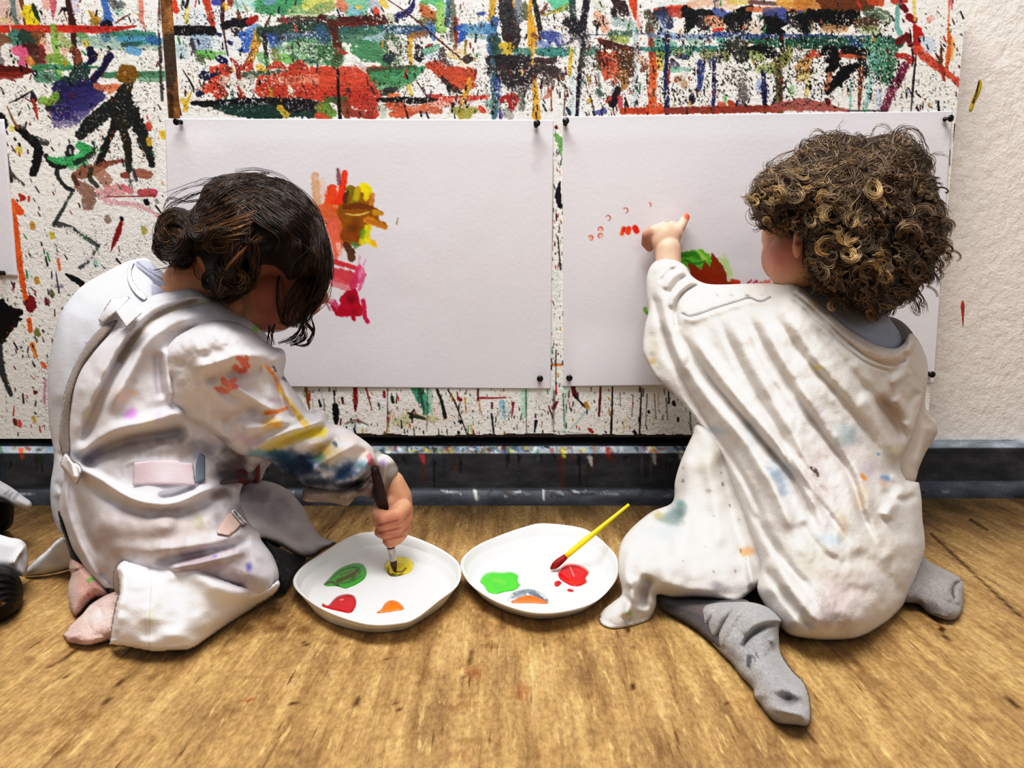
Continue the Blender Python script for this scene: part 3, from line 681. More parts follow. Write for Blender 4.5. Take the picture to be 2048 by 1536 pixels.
# ---- main board
Bx0 = wx(351, 100)[0]
M, PMn = board_canvas(Bx0, XB0, zb, zt, 0.)
s = M.stroke
def g(x0, y0, x1, y1, col, a, dry): s([(x0, y0), ((x0+x1)/2, (y0+y1)/2), (x1, y1)], 30, col, a, dry)
M.glow(400, 40, 80, 60, (206, 218, 232), .7); M.glow(420, 90, 90, 40, (196, 214, 228), .6); M.glow(900, 60, 120, 60, (226, 226, 222), .5)
# x 340-660
s([(348, 6), (352, 22)], 6, (226, 70, 40)); s([(366, 3), (366, 10)], 3, DG); s([(374, 14), (373, 44)], (4, 5), (210, 196, 90), .85, .25); s([(376, 0), (372, 14)], 3, (50, 30, 28))
s([(412, -6), (418, 20), (424, 44), (428, 62)], (9, 7, 6, 4), (200, 70, 44), 1, .1); s([(430, 4), (440, 6)], (8, 6), (70, 74, 170), .95, .1); s([(446, 0), (445, 40), (450, 80), (456, 112)], (4, 4, 2, 1.5), (80, 36, 40))
s([(460, 0), (462, 6)], 7, (150, 60, 40), .9, .2); s([(448, 10), (452, 16)], 5, YE, .8, .3)
s([(350, 61), (390, 61), (424, 62)], 10, (18, 14, 16), 1, .02, 1.5, .08)
s([(448, 52), (468, 46), (490, 46), (512, 36)], (7, 9, 10, 5), (24, 20, 34), 1, .1); s([(496, 44), (506, 40), (514, 34)], (6, 9, 4), (176, 36, 30), 1, .1); s([(470, 58), (476, 66)], 9, (40, 24, 24), .9, .4); s([(476, 22), (480, 36)], (2, 4), BR)
s([(486, 72), (500, 76), (490, 96), (478, 100)], (10, 15, 12, 3), (58, 108, 204), .95, .15); s([(500, 62), (512, 56)], 8, (90, 140, 210), .75, .35); s([(392, 80), (410, 84), (406, 98)], 13, (150, 176, 204), .8, .3)
s([(384, 80), (386, 94), (394, 112)], (4, 5, 3), (70, 70, 74), .9, .2); s([(458, 84), (462, 86)], 4.5, NB); s([(436, 68), (440, 70)], 3.5, NB)
s([(398, 108), (420, 110), (450, 106)], (7, 9, 3), (100, 180, 76), .9, .25); s([(396, 116), (404, 118)], 7, (80, 90, 56), .8, .35); s([(360, 96), (366, 108)], 12, (160, 196, 206), .6, .35)
s([(516, 62), (514, 80), (508, 100), (504, 124)], (7, 9, 7, 4), (206, 148, 36), 1, .1); s([(520, 60), (522, 76)], 9, (90, 110, 70), .85, .25)
s([(470, -2), (476, 20)], 2, DG, .8); s([(520, 12), (560, 10), (590, 8), (610, 14)], (16, 20, 22, 14), (56, 150, 92), .9, .25); s([(534, 4), (546, 4)], 6, (120, 150, 200), .7, .35); s([(480, 4), (500, 10)], 15, (150, 206, 200), .6, .4); s([(590, 24), (640, 18)], (14, 18), (150, 176, 110), .7, .35); s([(620, 8), (656, 6)], 16, (206, 206, 90), .8, .3)
s([(616, 26), (640, 16), (660, 12)], (4, 12, 12), (130, 150, 90), .75, .35); s([(542, 28), (530, 56), (522, 68)], (1.5, 2, 3), (60, 60, 46))
s([(560, 40), (600, 40), (640, 40)], (6, 9, 8), (64, 30, 30), .8, .4)
s([(520, 62), (560, 60), (610, 54), (668, 58)], (7, 12, 12, 10), (40, 74, 60), .95, .2); s([(540, 76), (580, 76), (620, 74), (668, 76)], (9, 10, 11, 13), (48, 84, 116), .92, .18); s([(540, 78), (552, 92)], 12, (48, 90, 176), .85, .3); s([(560, 70), (620, 68)], 4, (160, 186, 214), .5, .45)
s([(528, 66), (532, 110), (534, 150), (538, 200)], (5, 4.5, 5, 4), (38, 40, 34), .95, .1)
s([(560, 104), (620, 104), (664, 104)], (22, 28, 26), (126, 180, 130), .85, .38); s([(560, 118), (580, 118)], 9, (120, 190, 84), .8, .3); s([(548, 104), (552, 120)], 8, (130, 126, 66), .75, .3); s([(600, 100), (664, 108)], 24, (40, 70, 54), .7, .58); s([(522, 112), (530, 124)], 10, (90, 170, 90), .7, .4)
s([(438, 116), (448, 124), (452, 130)], (7, 9, 5), (28, 32, 84), 1, .05); s([(406, 150), (420, 152), (444, 140)], (8, 11, 5), (28, 34, 84), 1, .08); s([(396, 188), (404, 186)], (6, 5), (30, 34, 80), 1, .15)
s([(424, 140), (450, 138), (444, 160), (424, 166)], (6, 9, 12, 9), (214, 74, 48), .95, .12); s([(412, 176), (430, 176), (436, 190)], (10, 14, 8), (226, 76, 46), .95, .12); s([(442, 176), (448, 190)], 8, (168, 54, 40), .95, .1)
s([(462, 118), (472, 128), (478, 146)], (3, 4.5, 4), (170, 50, 40), 1, .1); s([(484, 136), (498, 132), (500, 126)], (5, 10, 6), (206, 74, 44), 1, .1); s([(476, 140), (478, 156)], 5, (150, 44, 36), 1, .1); s([(452, 136), (460, 142)], 6, (140, 50, 40), .9, .25)
s([(492, 124), (506, 100)], 3, (150, 96, 40), .9); s([(540, 134), (556, 130), (570, 136)], (5, 8, 3), (196, 64, 40), .95, .1); s([(580, 136), (600, 130), (616, 140)], (5, 9, 4), (190, 58, 40), .95, .1); s([(520, 136), (530, 146)], 8, (228, 182, 50), .85, .25)
s([(490, 150), (530, 150), (570, 148), (660, 140)], (7, 10, 8, 6), (70, 92, 66), .9, .2); s([(450, 162), (480, 170), (500, 160)], 11, (214, 206, 196), .7, .3)
s([(530, 170), (580, 166), (640, 160), (700, 160), (760, 152)], (20, 26, 28, 28, 20), (212, 74, 46), .96, .1); s([(520, 182), (560, 182), (600, 186), (670, 190), (750, 188)], (12, 14, 14, 12, 14), (206, 66, 42), .97, .06)
s([(560, 160), (600, 158), (630, 160)], 10, (232, 190, 160), .5, .5); s([(578, 172), (582, 184), (578, 188)], (3, 4.5, 1.5), (236, 226, 200)); s([(606, 172), (612, 186)], (2, 1), DR)
s([(476, 174), (486, 194)], (2, 5), (180, 40, 40)); s([(494, 170), (500, 186)], 5, WHT, .9, .2); s([(464, 184), (466, 196)], 3.5, (50, 110, 90))
s([(541, 178), (542, 196)], 4, OC, .95, .1); s([(384, 206), (420, 208), (480, 206), (560, 204), (620, 202)], (4, 9, 9, 8, 4), (16, 18, 30), 1, .02)
s([(430, 214), (470, 220), (520, 224), (580, 220), (636, 222)], (5, 13, 16, 16, 13), (26, 62, 54), .97, .14); s([(556, 208), (600, 210), (640, 212)], (10, 14, 10), (30, 20, 28), .9, .35); s([(560, 216), (572, 230)], 7, (226, 190, 60), .85, .3)
s([(640, 214), (650, 232)], 11, (140, 150, 60), .85, .2); s([(636, 232), (656, 236)], 7, (220, 80, 50), .9, .15)
s([(352, 206), (366, 200), (374, 220)], (3, 5, 3), (226, 190, 60), .85, .2); s([(382, 186), (374, 206), (368, 222)], (2, 4, 3), YE, .9, .15); s([(352, 184), (362, 230)], (1, 2), (80, 36, 40)); s([(366, 140), (384, 170), (388, 184)], (1, 1.8, 2), (50, 40, 40))
# x 640-980
s([(690, 8), (716, 16), (730, 6)], (18, 24, 14), (110, 186, 150), .85, .25); s([(680, 8), (690, 16)], 9, (226, 120, 90), .85, .3); s([(716, 16), (718, 17)], 5, YE, .9); s([(704, 20), (716, 28)], 10, (120, 180, 206), .75, .3); s([(745, 6), (752, 14)], 10, (150, 160, 180), .7, .35); s([(764, 2), (774, 14)], (8, 4), (224, 186, 60), .85, .25)
s([(640, 34), (690, 42), (762, 42)], (5, 10, 14), (84, 28, 22), 1, .08); s([(660, 46), (700, 50), (752, 48)], (4, 6, 6), (120, 40, 26), .9, .25); s([(748, 24), (752, 18), (756, 26)], 4, (220, 80, 50)); s([(656, 36), (670, 36)], 4, (120, 190, 160), .8, .2)
s([(662, 46), (672, 70), (676, 110), (672, 130)], (9, 10, 8, 8), (96, 40, 28), .95, .12); s([(676, 104), (694, 106)], (9, 2), (176, 60, 46), .95, .1)
s([(640, 60), (650, 76)], 12, (48, 96, 130), .85, .25); s([(684, 62), (740, 60), (800, 58), (860, 60)], (9, 9, 8, 7), (44, 96, 110), .95, .15); s([(796, 62), (840, 62), (868, 60)], 8, (46, 86, 130), .92, .15); s([(690, 74), (740, 70), (780, 76)], (14, 16, 12), (64, 120, 92), .85, .25)
s([(732, 84), (760, 76), (800, 60)], (10, 9, 5), (160, 190, 210), .8, .35); s([(704, 100), (718, 84), (736, 78)], (5, 5, 5), (190, 210, 216), .8, .35); s([(720, 98), (760, 108), (770, 120)], (18, 24, 14), (60, 130, 84), .9, .33); s([(780, 84), (800, 96), (790, 118)], 20, (66, 92, 60), .75, .52); s([(778, 84), (790, 104)], (5, 6), (226, 220, 214), .85, .2)
s([(774, 118), (782, 112)], (9, 10), (40, 58, 66)); s([(650, 108), (670, 118)], 18, (60, 120, 70), .8, .4); s([(706, 116), (716, 128), (734, 142), (764, 152)], (3, 5, 6, 6), (206, 216, 216), .8, .3)
s([(822, 74), (820, 92), (822, 128)], (7, 5, 3), (222, 170, 50), .9, .2); s([(820, 160), (818, 178), (824, 190)], (3, 4, 3), (224, 190, 70), .9, .2); s([(824, 70), (850, 68)], 7, (150, 96, 50), .8, .35)
s([(836, 96), (842, 108), (832, 114), (840, 120)], (7, 8, 6, 5), (28, 26, 40), .95, .2); s([(841, 100), (838, 112)], 2, WHT, .9, .2); s([(856, 94), (860, 95)], (6, 6), (150, 30, 32)); s([(856, 104), (874, 94)], (10, 6), (110, 176, 146), .9, .15); s([(858, 116), (880, 108)], 8, (206, 220, 232), .8, .2)
s([(828, 0), (824, 14), (812, 26), (792, 32)], (2, 6, 8, 5), (36, 34, 110), 1, .05); s([(780, 34), (784, 38)], 9, (170, 180, 150), .7, .35); s([(793, 40), (794, 41)], 4, NB); s([(846, 10), (852, 26), (868, 34)], (8, 11, 9), (190, 104, 50), .95, .15); s([(846, 42), (866, 44)], 9, (110, 104, 66), .8, .3)
s([(850, 0), (868, -2), (880, 10)], 10, (70, 180, 110), .85, .2); s([(880, 10), (882, 30), (880, 56)], (8, 10, 12), (140, 196, 90), .85, .3); s([(898, -4), (896, 20), (895, 50)], 5, (60, 110, 140), .9, .15); s([(904, 8), (906, 40), (904, 80)], (8, 5, 5), (90, 90, 70), .8, .42)
s([(910, 36), (912, 50), (912, 80), (910, 100)], (4, 5, 4, 3), (140, 50, 44), .95, .1); s([(914, 56), (928, 58), (924, 74), (918, 84)], (5, 10, 8, 3), (48, 96, 196), .97, .08); s([(930, 56), (960, 60), (985, 56)], (8, 10, 9), (90, 150, 196), .85, .25); s([(936, 70), (970, 74)], (7, 5), (110, 160, 150), .7, .4); s([(956, 28), (968, 26)], 3.5, (70, 90, 180))
s([(860, 54), (866, 72), (868, 80)], (10, 7, 3), (80, 140, 210), .85, .25); s([(884, 100), (886, 124), (900, 140)], (6, 9, 11), (84, 66, 66), .9, .3); s([(902, 110), (920, 110), (930, 120)], (8, 12, 12), (226, 200, 130), .75, .4); s([(932, 82), (930, 106)], (3, 2.5), (150, 130, 50)); s([(924, 118), (940, 116), (936, 124)], (3, 9, 4), (56, 48, 40), .95, .2); s([(940, 86), (941, 95)], 1.6, (150, 40, 40))
s([(776, 0), (820, 30), (880, 82), (932, 126)], (1, 1.6, 2, 1.5), (90, 40, 40)); s([(856, 132), (876, 130), (884, 138)], (7, 10, 8), (206, 76, 50), .95, .15); s([(858, 132), (890, 146), (920, 150), (940, 150)], (4, 14, 18, 14), (206, 78, 46), .95, .13); s([(904, 164), (930, 166), (944, 170)], (10, 14, 8), (214, 90, 50), .95, .13); s([(884, 156), (900, 172), (912, 180), (926, 188)], (4, 5, 7, 1), (60, 40, 34), .95, .1); s([(898, 176), (900, 192)], (5, 1), (26, 40, 34))
s([(740, 142), (780, 140), (830, 136)], (8, 7, 6), (70, 80, 50), .9, .25); s([(750, 156), (790, 154), (826, 146), (846, 136)], (12, 16, 14, 5), (62, 150, 96), .9, .28); s([(760, 170), (800, 166), (830, 156)], (10, 12, 5), (80, 150, 100), .8, .4)
s([(766, 186), (780, 182), (792, 178)], (6, 9, 4), (44, 52, 46), .95, .15); s([(780, 192), (796, 192)], 6, (226, 110, 60), .9, .2)
s([(756, 200), (800, 200), (840, 202), (874, 198)], (4, 7, 7, 4), (28, 16, 20), 1, .02); s([(858, 192), (880, 194), (900, 200), (970, 194)], (4, 7, 7, 3), (206, 60, 46), .95, .1); s([(850, 212), (880, 208), (940, 198)], (7, 8, 8), (232, 130, 106), .7, .4)
s([(940, 160), (934, 180), (926, 200), (920, 236)], (5, 6, 5, 4), (222, 166, 50), .92, .15); s([(670, 186), (674, 200), (720, 190)], 9, (196, 60, 40), .8, .2); s([(700, 200), (740, 210), (746, 228)], (12, 14, 12), (200, 60, 44), .95, .1); s([(654, 200), (670, 200), (690, 200)], 6, (74, 110, 56), .9, .2); s([(652, 214), (662, 226)], 10, (110, 150, 56), .9, .15); s([(690, 210), (694, 226)], 11, (140, 66, 40), .9, .15); s([(700, 226), (740, 230)], 8, (166, 58, 42), .95, .1)
s([(764, 216), (766, 230)], 8, (190, 200, 180), .8, .3); s([(776, 210), (800, 216), (820, 226)], (6, 11, 9), (204, 86, 50), .95, .1); s([(784, 228), (806, 230)], 7, (220, 100, 60), .95, .1); s([(820, 220), (850, 218), (880, 222)], (8, 9, 6), (210, 100, 60), .85, .2); s([(906, 208), (904, 224)], (4, 2), (24, 20, 22)); s([(916, 222), (930, 226), (948, 220)], (10, 12, 7), (166, 160, 66), .9, .15); s([(962, 220), (966, 222)], (4, 6), (232, 100, 70))
s([(676, 140), (677, 190), (680, 236)], (2.5, 3, 4), (24, 16, 16)); s([(808, 208), (816, 236)], (1, 2), K); s([(834, 164), (856, 196)], (1, 1.6), K)
# x 960-1300
s([(986, 0), (984, 26), (978, 38)], (7, 6, 4), (206, 160, 40), .9, .15); s([(990, 40), (986, 60), (984, 90), (986, 120)], (8, 9, 10, 9), (52, 92, 150), .9, .2); s([(964, 54), (980, 60)], 10, (80, 150, 200), .8, .25); s([(990, 80), (994, 104)], 12, (40, 80, 70), .9, .25)
s([(1010, 0), (1016, 30), (1022, 60), (1028, 96)], (14, 19, 19, 10), (40, 36, 40), .92, .3); s([(1034, 0), (1040, 40)], 10, (110, 120, 130), .8, .4); s([(1050, 10), (1052, 36)], 6, (80, 90, 50), .8, .35); s([(1014, 76), (1022, 82)], 8, (64, 30, 26), .95, .2); s([(1006, 92), (1018, 96), (1010, 108)], (8, 11, 7), (206, 176, 46), .9, .25)
s([(1064, -4), (1060, 20), (1064, 60), (1064, 84), (1062, 120), (1067, 150)], (5, 4, 9, 10, 6, 2), (222, 164, 40), 1, .04); s([(1068, 0), (1074, 24), (1080, 60), (1080, 92)], (4, 6, 5, 2), (40, 30, 22), 1, .1); s([(1066, 150), (1070, 180), (1074, 234)], (4, 6, 9), (222, 166, 38), 1, .02); s([(1066, 70), (1072, 74)], 5, (150, 100, 40))
s([(1094, 8), (1084, 26)], (2, 5), (130, 70, 50)); s([(1104, 0), (1120, 10), (1140, 2)], (10, 14, 9), (84, 196, 150), .9, .15); s([(1138, 8), (1110, 22), (1086, 32)], (2, 2.5, 1.5), (160, 150, 50)); s([(1130, 16), (1112, 26)], 2, (190, 180, 60), .8)
s([(1144, 0), (1146, 30), (1148, 60)], (7, 7, 8), (44, 70, 64), .9, .2); s([(1134, 44), (1150, 52), (1150, 70)], (10, 15, 13), (24, 18, 30), .95, .3); s([(1174, -4), (1168, 40), (1164, 80), (1166, 100), (1158, 160), (1154, 232)], (7, 7, 6, 5, 4, 3.5), (24, 20, 48), 1, .03)
s([(1086, 70), (1110, 74), (1120, 84)], (8, 12, 9), (74, 92, 176), .92, .2); s([(1080, 88), (1096, 92)], 8, (100, 124, 190), .8, .3); s([(1078, 104), (1110, 104), (1140, 102)], (8, 10, 9), (60, 138, 130), .95, .15); s([(1034, 104), (1056, 106)], 9, (60, 128, 110), .85, .25); s([(1172, 104), (1190, 102), (1196, 108)], (8, 9, 5), (80, 132, 110), .85, .3); s([(1124, 92), (1148, 80), (1152, 74)], (1.5, 3, 4), K)
s([(1144, 96), (1140, 130), (1140, 150)], (4, 4, 3.5), (214, 180, 46), .95, .15); s([(1128, 80), (1150, 84)], 14, (206, 206, 214), .6, .4); s([(1168, 70), (1290, 68), (1300, 68)], (1.5, 1.2, 1.5), (60, 80, 110), .8, .3)
s([(980, 120), (1020, 122), (1056, 118)], (9, 14, 8), (44, 36, 44), .97, .1); s([(990, 142), (1020, 150), (1052, 146)], (16, 24, 22), (42, 34, 40), .92, .28); s([(1020, 170), (1050, 172)], 15, (50, 42, 46), .8, .48); s([(1072, 120), (1090, 122), (1108, 120)], 6, (74, 50, 52), .95, .1); s([(1076, 138), (1100, 140), (1120, 150)], (13, 16, 10), (60, 46, 48), .88, .35); s([(1090, 164), (1102, 160)], 9, (90, 70, 66), .7, .5); s([(1118, 158), (1126, 156)], 5, (84, 54, 46)); s([(1043, 140), (1045, 150)], 2, (220, 170, 90))
s([(984, 120), (986, 160), (990, 200), (988, 234)], (5, 6, 8, 6), (60, 110, 130), .9, .2); s([(994, 160), (996, 190)], 7, (46, 70, 140), .85, .25); s([(1004, 200), (1026, 198), (1024, 214)], (6, 11, 8), (176, 38, 32), .98, .05); s([(1014, 224), (1020, 232)], 9, (160, 160, 156), .85, .2); s([(1042, 184), (1044, 214)], (6, 8), (96, 106, 96), .8, .4); s([(1000, 222), (1002, 236)], 3.5, (90, 90, 200), .85, .2); s([(980, 208), (992, 216)], 11, (80, 130, 130), .75, .4)
s([(960, 194), (974, 194)], 4, (220, 70, 56)); s([(960, 216), (965, 220)], 5, (226, 80, 60)); s([(1100, 176), (1096, 192), (1088, 196)], (6, 5, 3), (190, 96, 80), .75, .4); s([(1134, 216), (1140, 228)], (3, 3.5), (40, 60, 90)); s([(1145, 150), (1144, 226)], 3, (170, 214, 226), .7, .25); s([(1102, 180), (1103, 222)], (1, 1.6), (120, 40, 40)); s([(1130, 170), (1128, 232)], 1.2, K, .9, .2)
s([(1190, 0), (1200, 14)], 12, (190, 200, 180), .7, .35); s([(1196, 32), (1208, 50), (1212, 62)], (10, 13, 8), (226, 160, 130), .85, .3); s([(1190, 44), (1196, 50)], (5, 7), (56, 36, 24), .95, .1); s([(1194, 52), (1194, 70)], 1.5, K)
s([(1230, 0), (1240, 14), (1250, 26)], (8, 15, 10), (48, 26, 24), .95, .3); s([(1264, -4), (1268, 14), (1271, 40)], (8, 7, 1.5), (220, 74, 34), 1, .05); s([(1226, 20), (1230, 34)], 5, (30, 20, 24), .9, .3); s([(1232, 44), (1250, 48), (1264, 54)], 10, (150, 180, 176), .8, .35); s([(1222, 66), (1250, 68), (1268, 64)], 7, (60, 100, 80), .85, .3); s([(1278, 36), (1280, 56)], (6, 4), (234, 140, 120), .7, .4)
s([(1200, 80), (1216, 90), (1230, 94)], (5, 8, 8), (140, 44, 36), .95, .15); s([(1226, 76), (1250, 80)], (7, 9), (150, 170, 70), .8, .35); s([(1214, 86), (1240, 98), (1264, 104)], (7, 10, 12), (88, 34, 26), .97, .1); s([(1196, 116), (1204, 120), (1196, 134)], 7, (90, 80, 40), .8, .35); s([(1198, 104), (1206, 122), (1220, 124)], (5, 8, 10), (130, 44, 34), .9, .2)
s([(1210, 110), (1216, 130), (1214, 150)], (9, 14, 10), (214, 90, 54), .92, .25); s([(1228, 110), (1234, 140), (1230, 166)], (8, 9, 5), (208, 88, 50), .9, .2); s([(1250, 110), (1254, 134), (1252, 150)], (17, 18, 10), (104, 62, 30), .95, .17); s([(1246, 150), (1250, 170), (1240, 180)], (11, 8, 4), (170, 120, 56), .9, .25); s([(1262, 124), (1262, 150)], 6, (86, 60, 36), .85, .4)
s([(1196, 150), (1200, 190)], (5, 5), (90, 110, 100), .7, .5); s([(1174, 150), (1182, 168)], (2, 2), OC); s([(1178, 200), (1180, 204)], 3.5, YE); s([(1196, 184), (1200, 190)], 6, (70, 100, 100), .8, .4); s([(1180, 190), (1188, 222)], 1.2, K); s([(1190, 226), (1208, 222)], (4, 6), (84, 90, 170), .92, .15)
s([(1236, 178), (1232, 192), (1226, 206)], (6, 9, 8), (34, 18, 40), 1, .06); s([(1240, 196), (1240, 214)], (6, 4), (206, 70, 80), .9, .25); s([(1214, 202), (1220, 196)], 4, (216, 80, 70)); s([(1250, 196), (1256, 214)], 2, K); s([(1284, 140), (1290, 134)], (5, 6), (120, 60, 40), .95, .1); s([(1278, 118), (1290, 124)], 8, (214, 160, 130), .8, .35); s([(1270, 60), (1272, 150), (1270, 214)], (5, 3, 4), (170, 200, 214), .7, .3)
s([(1168, 60), (1172, 100), (1170, 130)], 10, (60, 60, 56), .5, .6); s([(1164, 108), (1162, 140)], 5, (90, 84, 70), .8, .3)
# x 1280-1620
s([(1246, 222), (1300, 222), (1326, 220)], 7, (208, 72, 36), 1, .04); s([(1302, 60), (1304, 90), (1306, 130), (1304, 180), (1306, 222)], (5, 7, 8, 9, 8), (232, 98, 36), .97, .1); s([(1302, 76), (1304, 110)], 6, (150, 66, 44), .8, .25)
s([(1318, 8), (1360, 6), (1400, 6)], (5, 4, 4), (206, 226, 220), .8, .3); s([(1310, 20), (1340, 18), (1376, 14)], (4, 7, 5), (206, 70, 46), .95, .15); s([(1380, 8), (1420, 6), (1460, 4)], (8, 10, 9), (222, 170, 140), .75, .4); s([(1432, 0), (1434, 14)], 6, (104, 90, 110), .85, .2)
s([(1296, 30), (1304, 40), (1300, 60)], 11, (66, 60, 40), .85, .4); s([(1316, 30), (1330, 30), (1336, 50)], (12, 15, 10), (30, 44, 80), .9, .33); s([(1320, 40), (1326, 66)], 12, (110, 140, 190), .6, .45); s([(1344, 24), (1360, 26)], 10, (180, 60, 46), .8, .4)
s([(1374, 24), (1384, 36), (1376, 54), (1372, 66)], (12, 16, 10, 3), (10, 8, 10), 1, .13); s([(1400, 24), (1412, 28), (1426, 26)], (7, 9, 7), (16, 12, 14), .97, .12); s([(1404, 46), (1412, 50)], 15, (20, 16, 18), .8, .5); s([(1430, 20), (1446, 30), (1454, 34), (1472, 30)], (6, 11, 11, 6), (90, 108, 176), .97, .06); s([(1418, 40), (1436, 46), (1446, 44)], (10, 13, 9), (226, 150, 110), .8, .3); s([(1428, 62), (1444, 58)], 4, (216, 70, 46)); s([(1436, 10), (1470, 14)], (7, 8), (226, 190, 170), .7, .4)
s([(1460, 40), (1480, 40), (1492, 24), (1500, 16)], (13, 18, 18, 7), (12, 9, 11), 1, .12); s([(1464, 56), (1484, 54)], 14, (16, 12, 16), .92, .35); s([(1488, 54), (1490, 55)], 3.5, (220, 130, 80)); s([(1504, 50), (1514, 60)], 13, (210, 180, 150), .6, .4); s([(1496, 18), (1560, 20), (1620, 22)], (5, 6, 6), (206, 110, 60), .85, .25); s([(1500, 4), (1560, 8), (1620, 8)], (5, 4, 4), (104, 60, 60), .85, .25)
s([(1460, 4), (1490, 2)], 8, (214, 190, 90), .8, .3); s([(1560, 4), (1600, 6), (1618, 0)], 9, (222, 160, 60), .85, .25); s([(1540, 36), (1550, 50), (1540, 66), (1560, 70)], (16, 23, 16, 12), (9, 8, 9), 1, .1); s([(1534, 24), (1566, 26)], 9, (90, 96, 150), .85, .3); s([(1562, 24), (1572, 40)], (10, 6), (80, 96, 170), .9, .2); s([(1588, 40), (1608, 46)], 20, (22, 20, 22), .85, .42); s([(1600, 28), (1612, 30)], 8, (100, 110, 150), .7, .35)
s([(1300, 70), (1340, 72), (1400, 74), (1450, 70)], (7, 8, 5, 5), (110, 140, 190), .75, .3); s([(1430, 68), (1456, 70), (1500, 74), (1540, 74), (1620, 76)], (5, 7, 6, 7, 9), (58, 84, 146), .9, .2); s([(1456, 80), (1470, 76)], (5, 6), (200, 220, 236), .8, .25)
s([(1314, 84), (1340, 86), (1350, 92)], (8, 9, 6), (90, 176, 150), .8, .3); s([(1380, 84), (1400, 86)], 8, (110, 170, 140), .6, .4); s([(1280, 98), (1340, 98), (1400, 98), (1450, 98)], (4, 6, 7, 6), (52, 124, 116), .95, .13); s([(1440, 82), (1452, 92)], (7, 8), (60, 170, 150), .85, .2); s([(1340, 104), (1380, 106)], 7, (70, 130, 90), .8, .3); s([(1318, 108), (1326, 112)], 8, (130, 160, 66), .85, .25)
s([(1456, 90), (1476, 92), (1484, 110)], (12, 19, 16), (44, 52, 38), .9, .35); s([(1500, 82), (1540, 86), (1580, 86), (1620, 84)], (5, 9, 10, 9), (34, 104, 76), .95, .15); s([(1494, 96), (1520, 98), (1544, 108), (1556, 114)], (3, 8, 11, 8), (10, 8, 10), 1, .03); s([(1410, 108), (1430, 112), (1450, 112)], 12, (110, 116, 60), .8, .35); s([(1354, 112), (1374, 114)], 6, (40, 50, 90), .85, .3); s([(1344, 124), (1352, 132)], 7, (70, 60, 90), .8, .35); s([(1318, 122), (1322, 136)], 6, (220, 190, 60), .85, .25); s([(1332, 140), (1380, 138)], (6, 4), (100, 170, 150), .75, .35)
s([(1506, 110), (1520, 116)], 10, (140, 160, 80), .8, .35); s([(1562, 70), (1564, 100), (1560, 118)], (4, 4, 4), (30, 30, 24), .95, .1); s([(1576, 100), (1572, 118), (1556, 128)], (9, 11, 13), (130, 136, 54), .88, .25); s([(1520, 138), (1540, 136)], (8, 12), (150, 170, 80), .8, .3); s([(1594, 120), (1606, 122)], 6, (90, 96, 100), .7, .35); s([(1604, 96), (1616, 88)], (9, 5), (216, 204, 190), .8, .25)
s([(1334, 66), (1334, 110), (1332, 160), (1334, 226)], (5, 4.5, 5, 5), (30, 38, 96), .98, .05); s([(1338, 140), (1337, 166)], 2.5, (170, 60, 50)); s([(1352, 156), (1352, 162)], (3.5, 4), (180, 76, 50)); s([(1360, 158), (1368, 168)], 8, (176, 140, 100), .8, .3); s([(1400, 126), (1402, 150), (1398, 180)], (7, 7, 4), (40, 62, 140), .9, .2); s([(1384, 194), (1384, 206)], (5.5, 4.5), (28, 28, 66)); s([(1428, 124), (1428, 160), (1426, 226)], (4, 4, 3), (38, 44, 110), .97, .06); s([(1420, 122), (1440, 116)], 8, (60, 70, 110), .6, .45)
s([(1450, 192), (1449, 226)], 3.5, (130, 196, 120), .9, .15); s([(1526, 142), (1528, 170), (1530, 226)], (4, 6, 3), (26, 28, 80), 1); s([(1520, 164), (1522, 176)], 9, (120, 150, 214), .55, .4); s([(1554, 120), (1556, 170), (1560, 226)], (7, 6, 7), (110, 100, 46), .9, .2); s([(1562, 140), (1562, 200)], (3, 4), (70, 56, 44), .8, .3)
s([(1604, 136), (1616, 120), (1624, 108)], (14, 10, 8), (206, 150, 70), .92, .2); s([(1618, 110), (1632, 104)], (7, 6), (214, 90, 50), .9, .2); s([(1584, 174), (1584, 186)], 5, (140, 200, 130), .8, .35); s([(1616, 160), (1612, 190)], (5, 6), (220, 200, 110), .75, .4); s([(1478, 150), (1488, 180), (1486, 204)], 14, (60, 54, 52), .7, .58)
s([(1336, 222), (1400, 220), (1480, 218), (1560, 218)], (7, 8, 8, 7), (156, 60, 44), .97, .06); s([(1550, 214), (1610, 210), (1660, 216), (1700, 222)], (8, 13, 8, 2), (180, 92, 84), .92, .15); s([(1460, 206), (1466, 210)], 6, (190, 80, 50)); s([(1440, 208), (1446, 210)], 5, (210, 80, 60), .85, .3); s([(1300, 214), (1316, 214)], 9, (226, 92, 40), .95, .1)
# x 1600-1930
s([(1600, 6), (1640, 10), (1648, 18)], (12, 14, 8), (190, 120, 50), .85, .2); s([(1650, 6), (1690, 10), (1740, 6)], (14, 17, 14), (112, 58, 26), .97, .1); s([(1742, 2), (1760, 4)], 9, (206, 80, 40), .9, .15); s([(1786, 0), (1794, 4), (1810, 0)], 6, (190, 60, 40), .9, .2)
s([(1600, 34), (1616, 40), (1612, 60)], (9, 15, 10), (14, 13, 15), .97, .22); s([(1622, 30), (1660, 34), (1708, 34)], (12, 15, 14), (10, 8, 10), 1, .07); s([(1650, 46), (1680, 46), (1704, 40)], (13, 13, 9), (12, 10, 12), .97, .12); s([(1650, 56), (1690, 58)], (9, 7), (210, 160, 110), .8, .3); s([(1624, 44), (1622, 62)], 6, (216, 196, 160), .7, .45); s([(1716, 46), (1740, 48), (1748, 40)], (10, 15, 12), (84, 56, 34), .92, .2); s([(1736, 22), (1756, 30), (1770, 36)], 13, (60, 90, 60), .75, .42); s([(1724, 60), (1752, 60)], 9, (150, 170, 110), .7, .45)
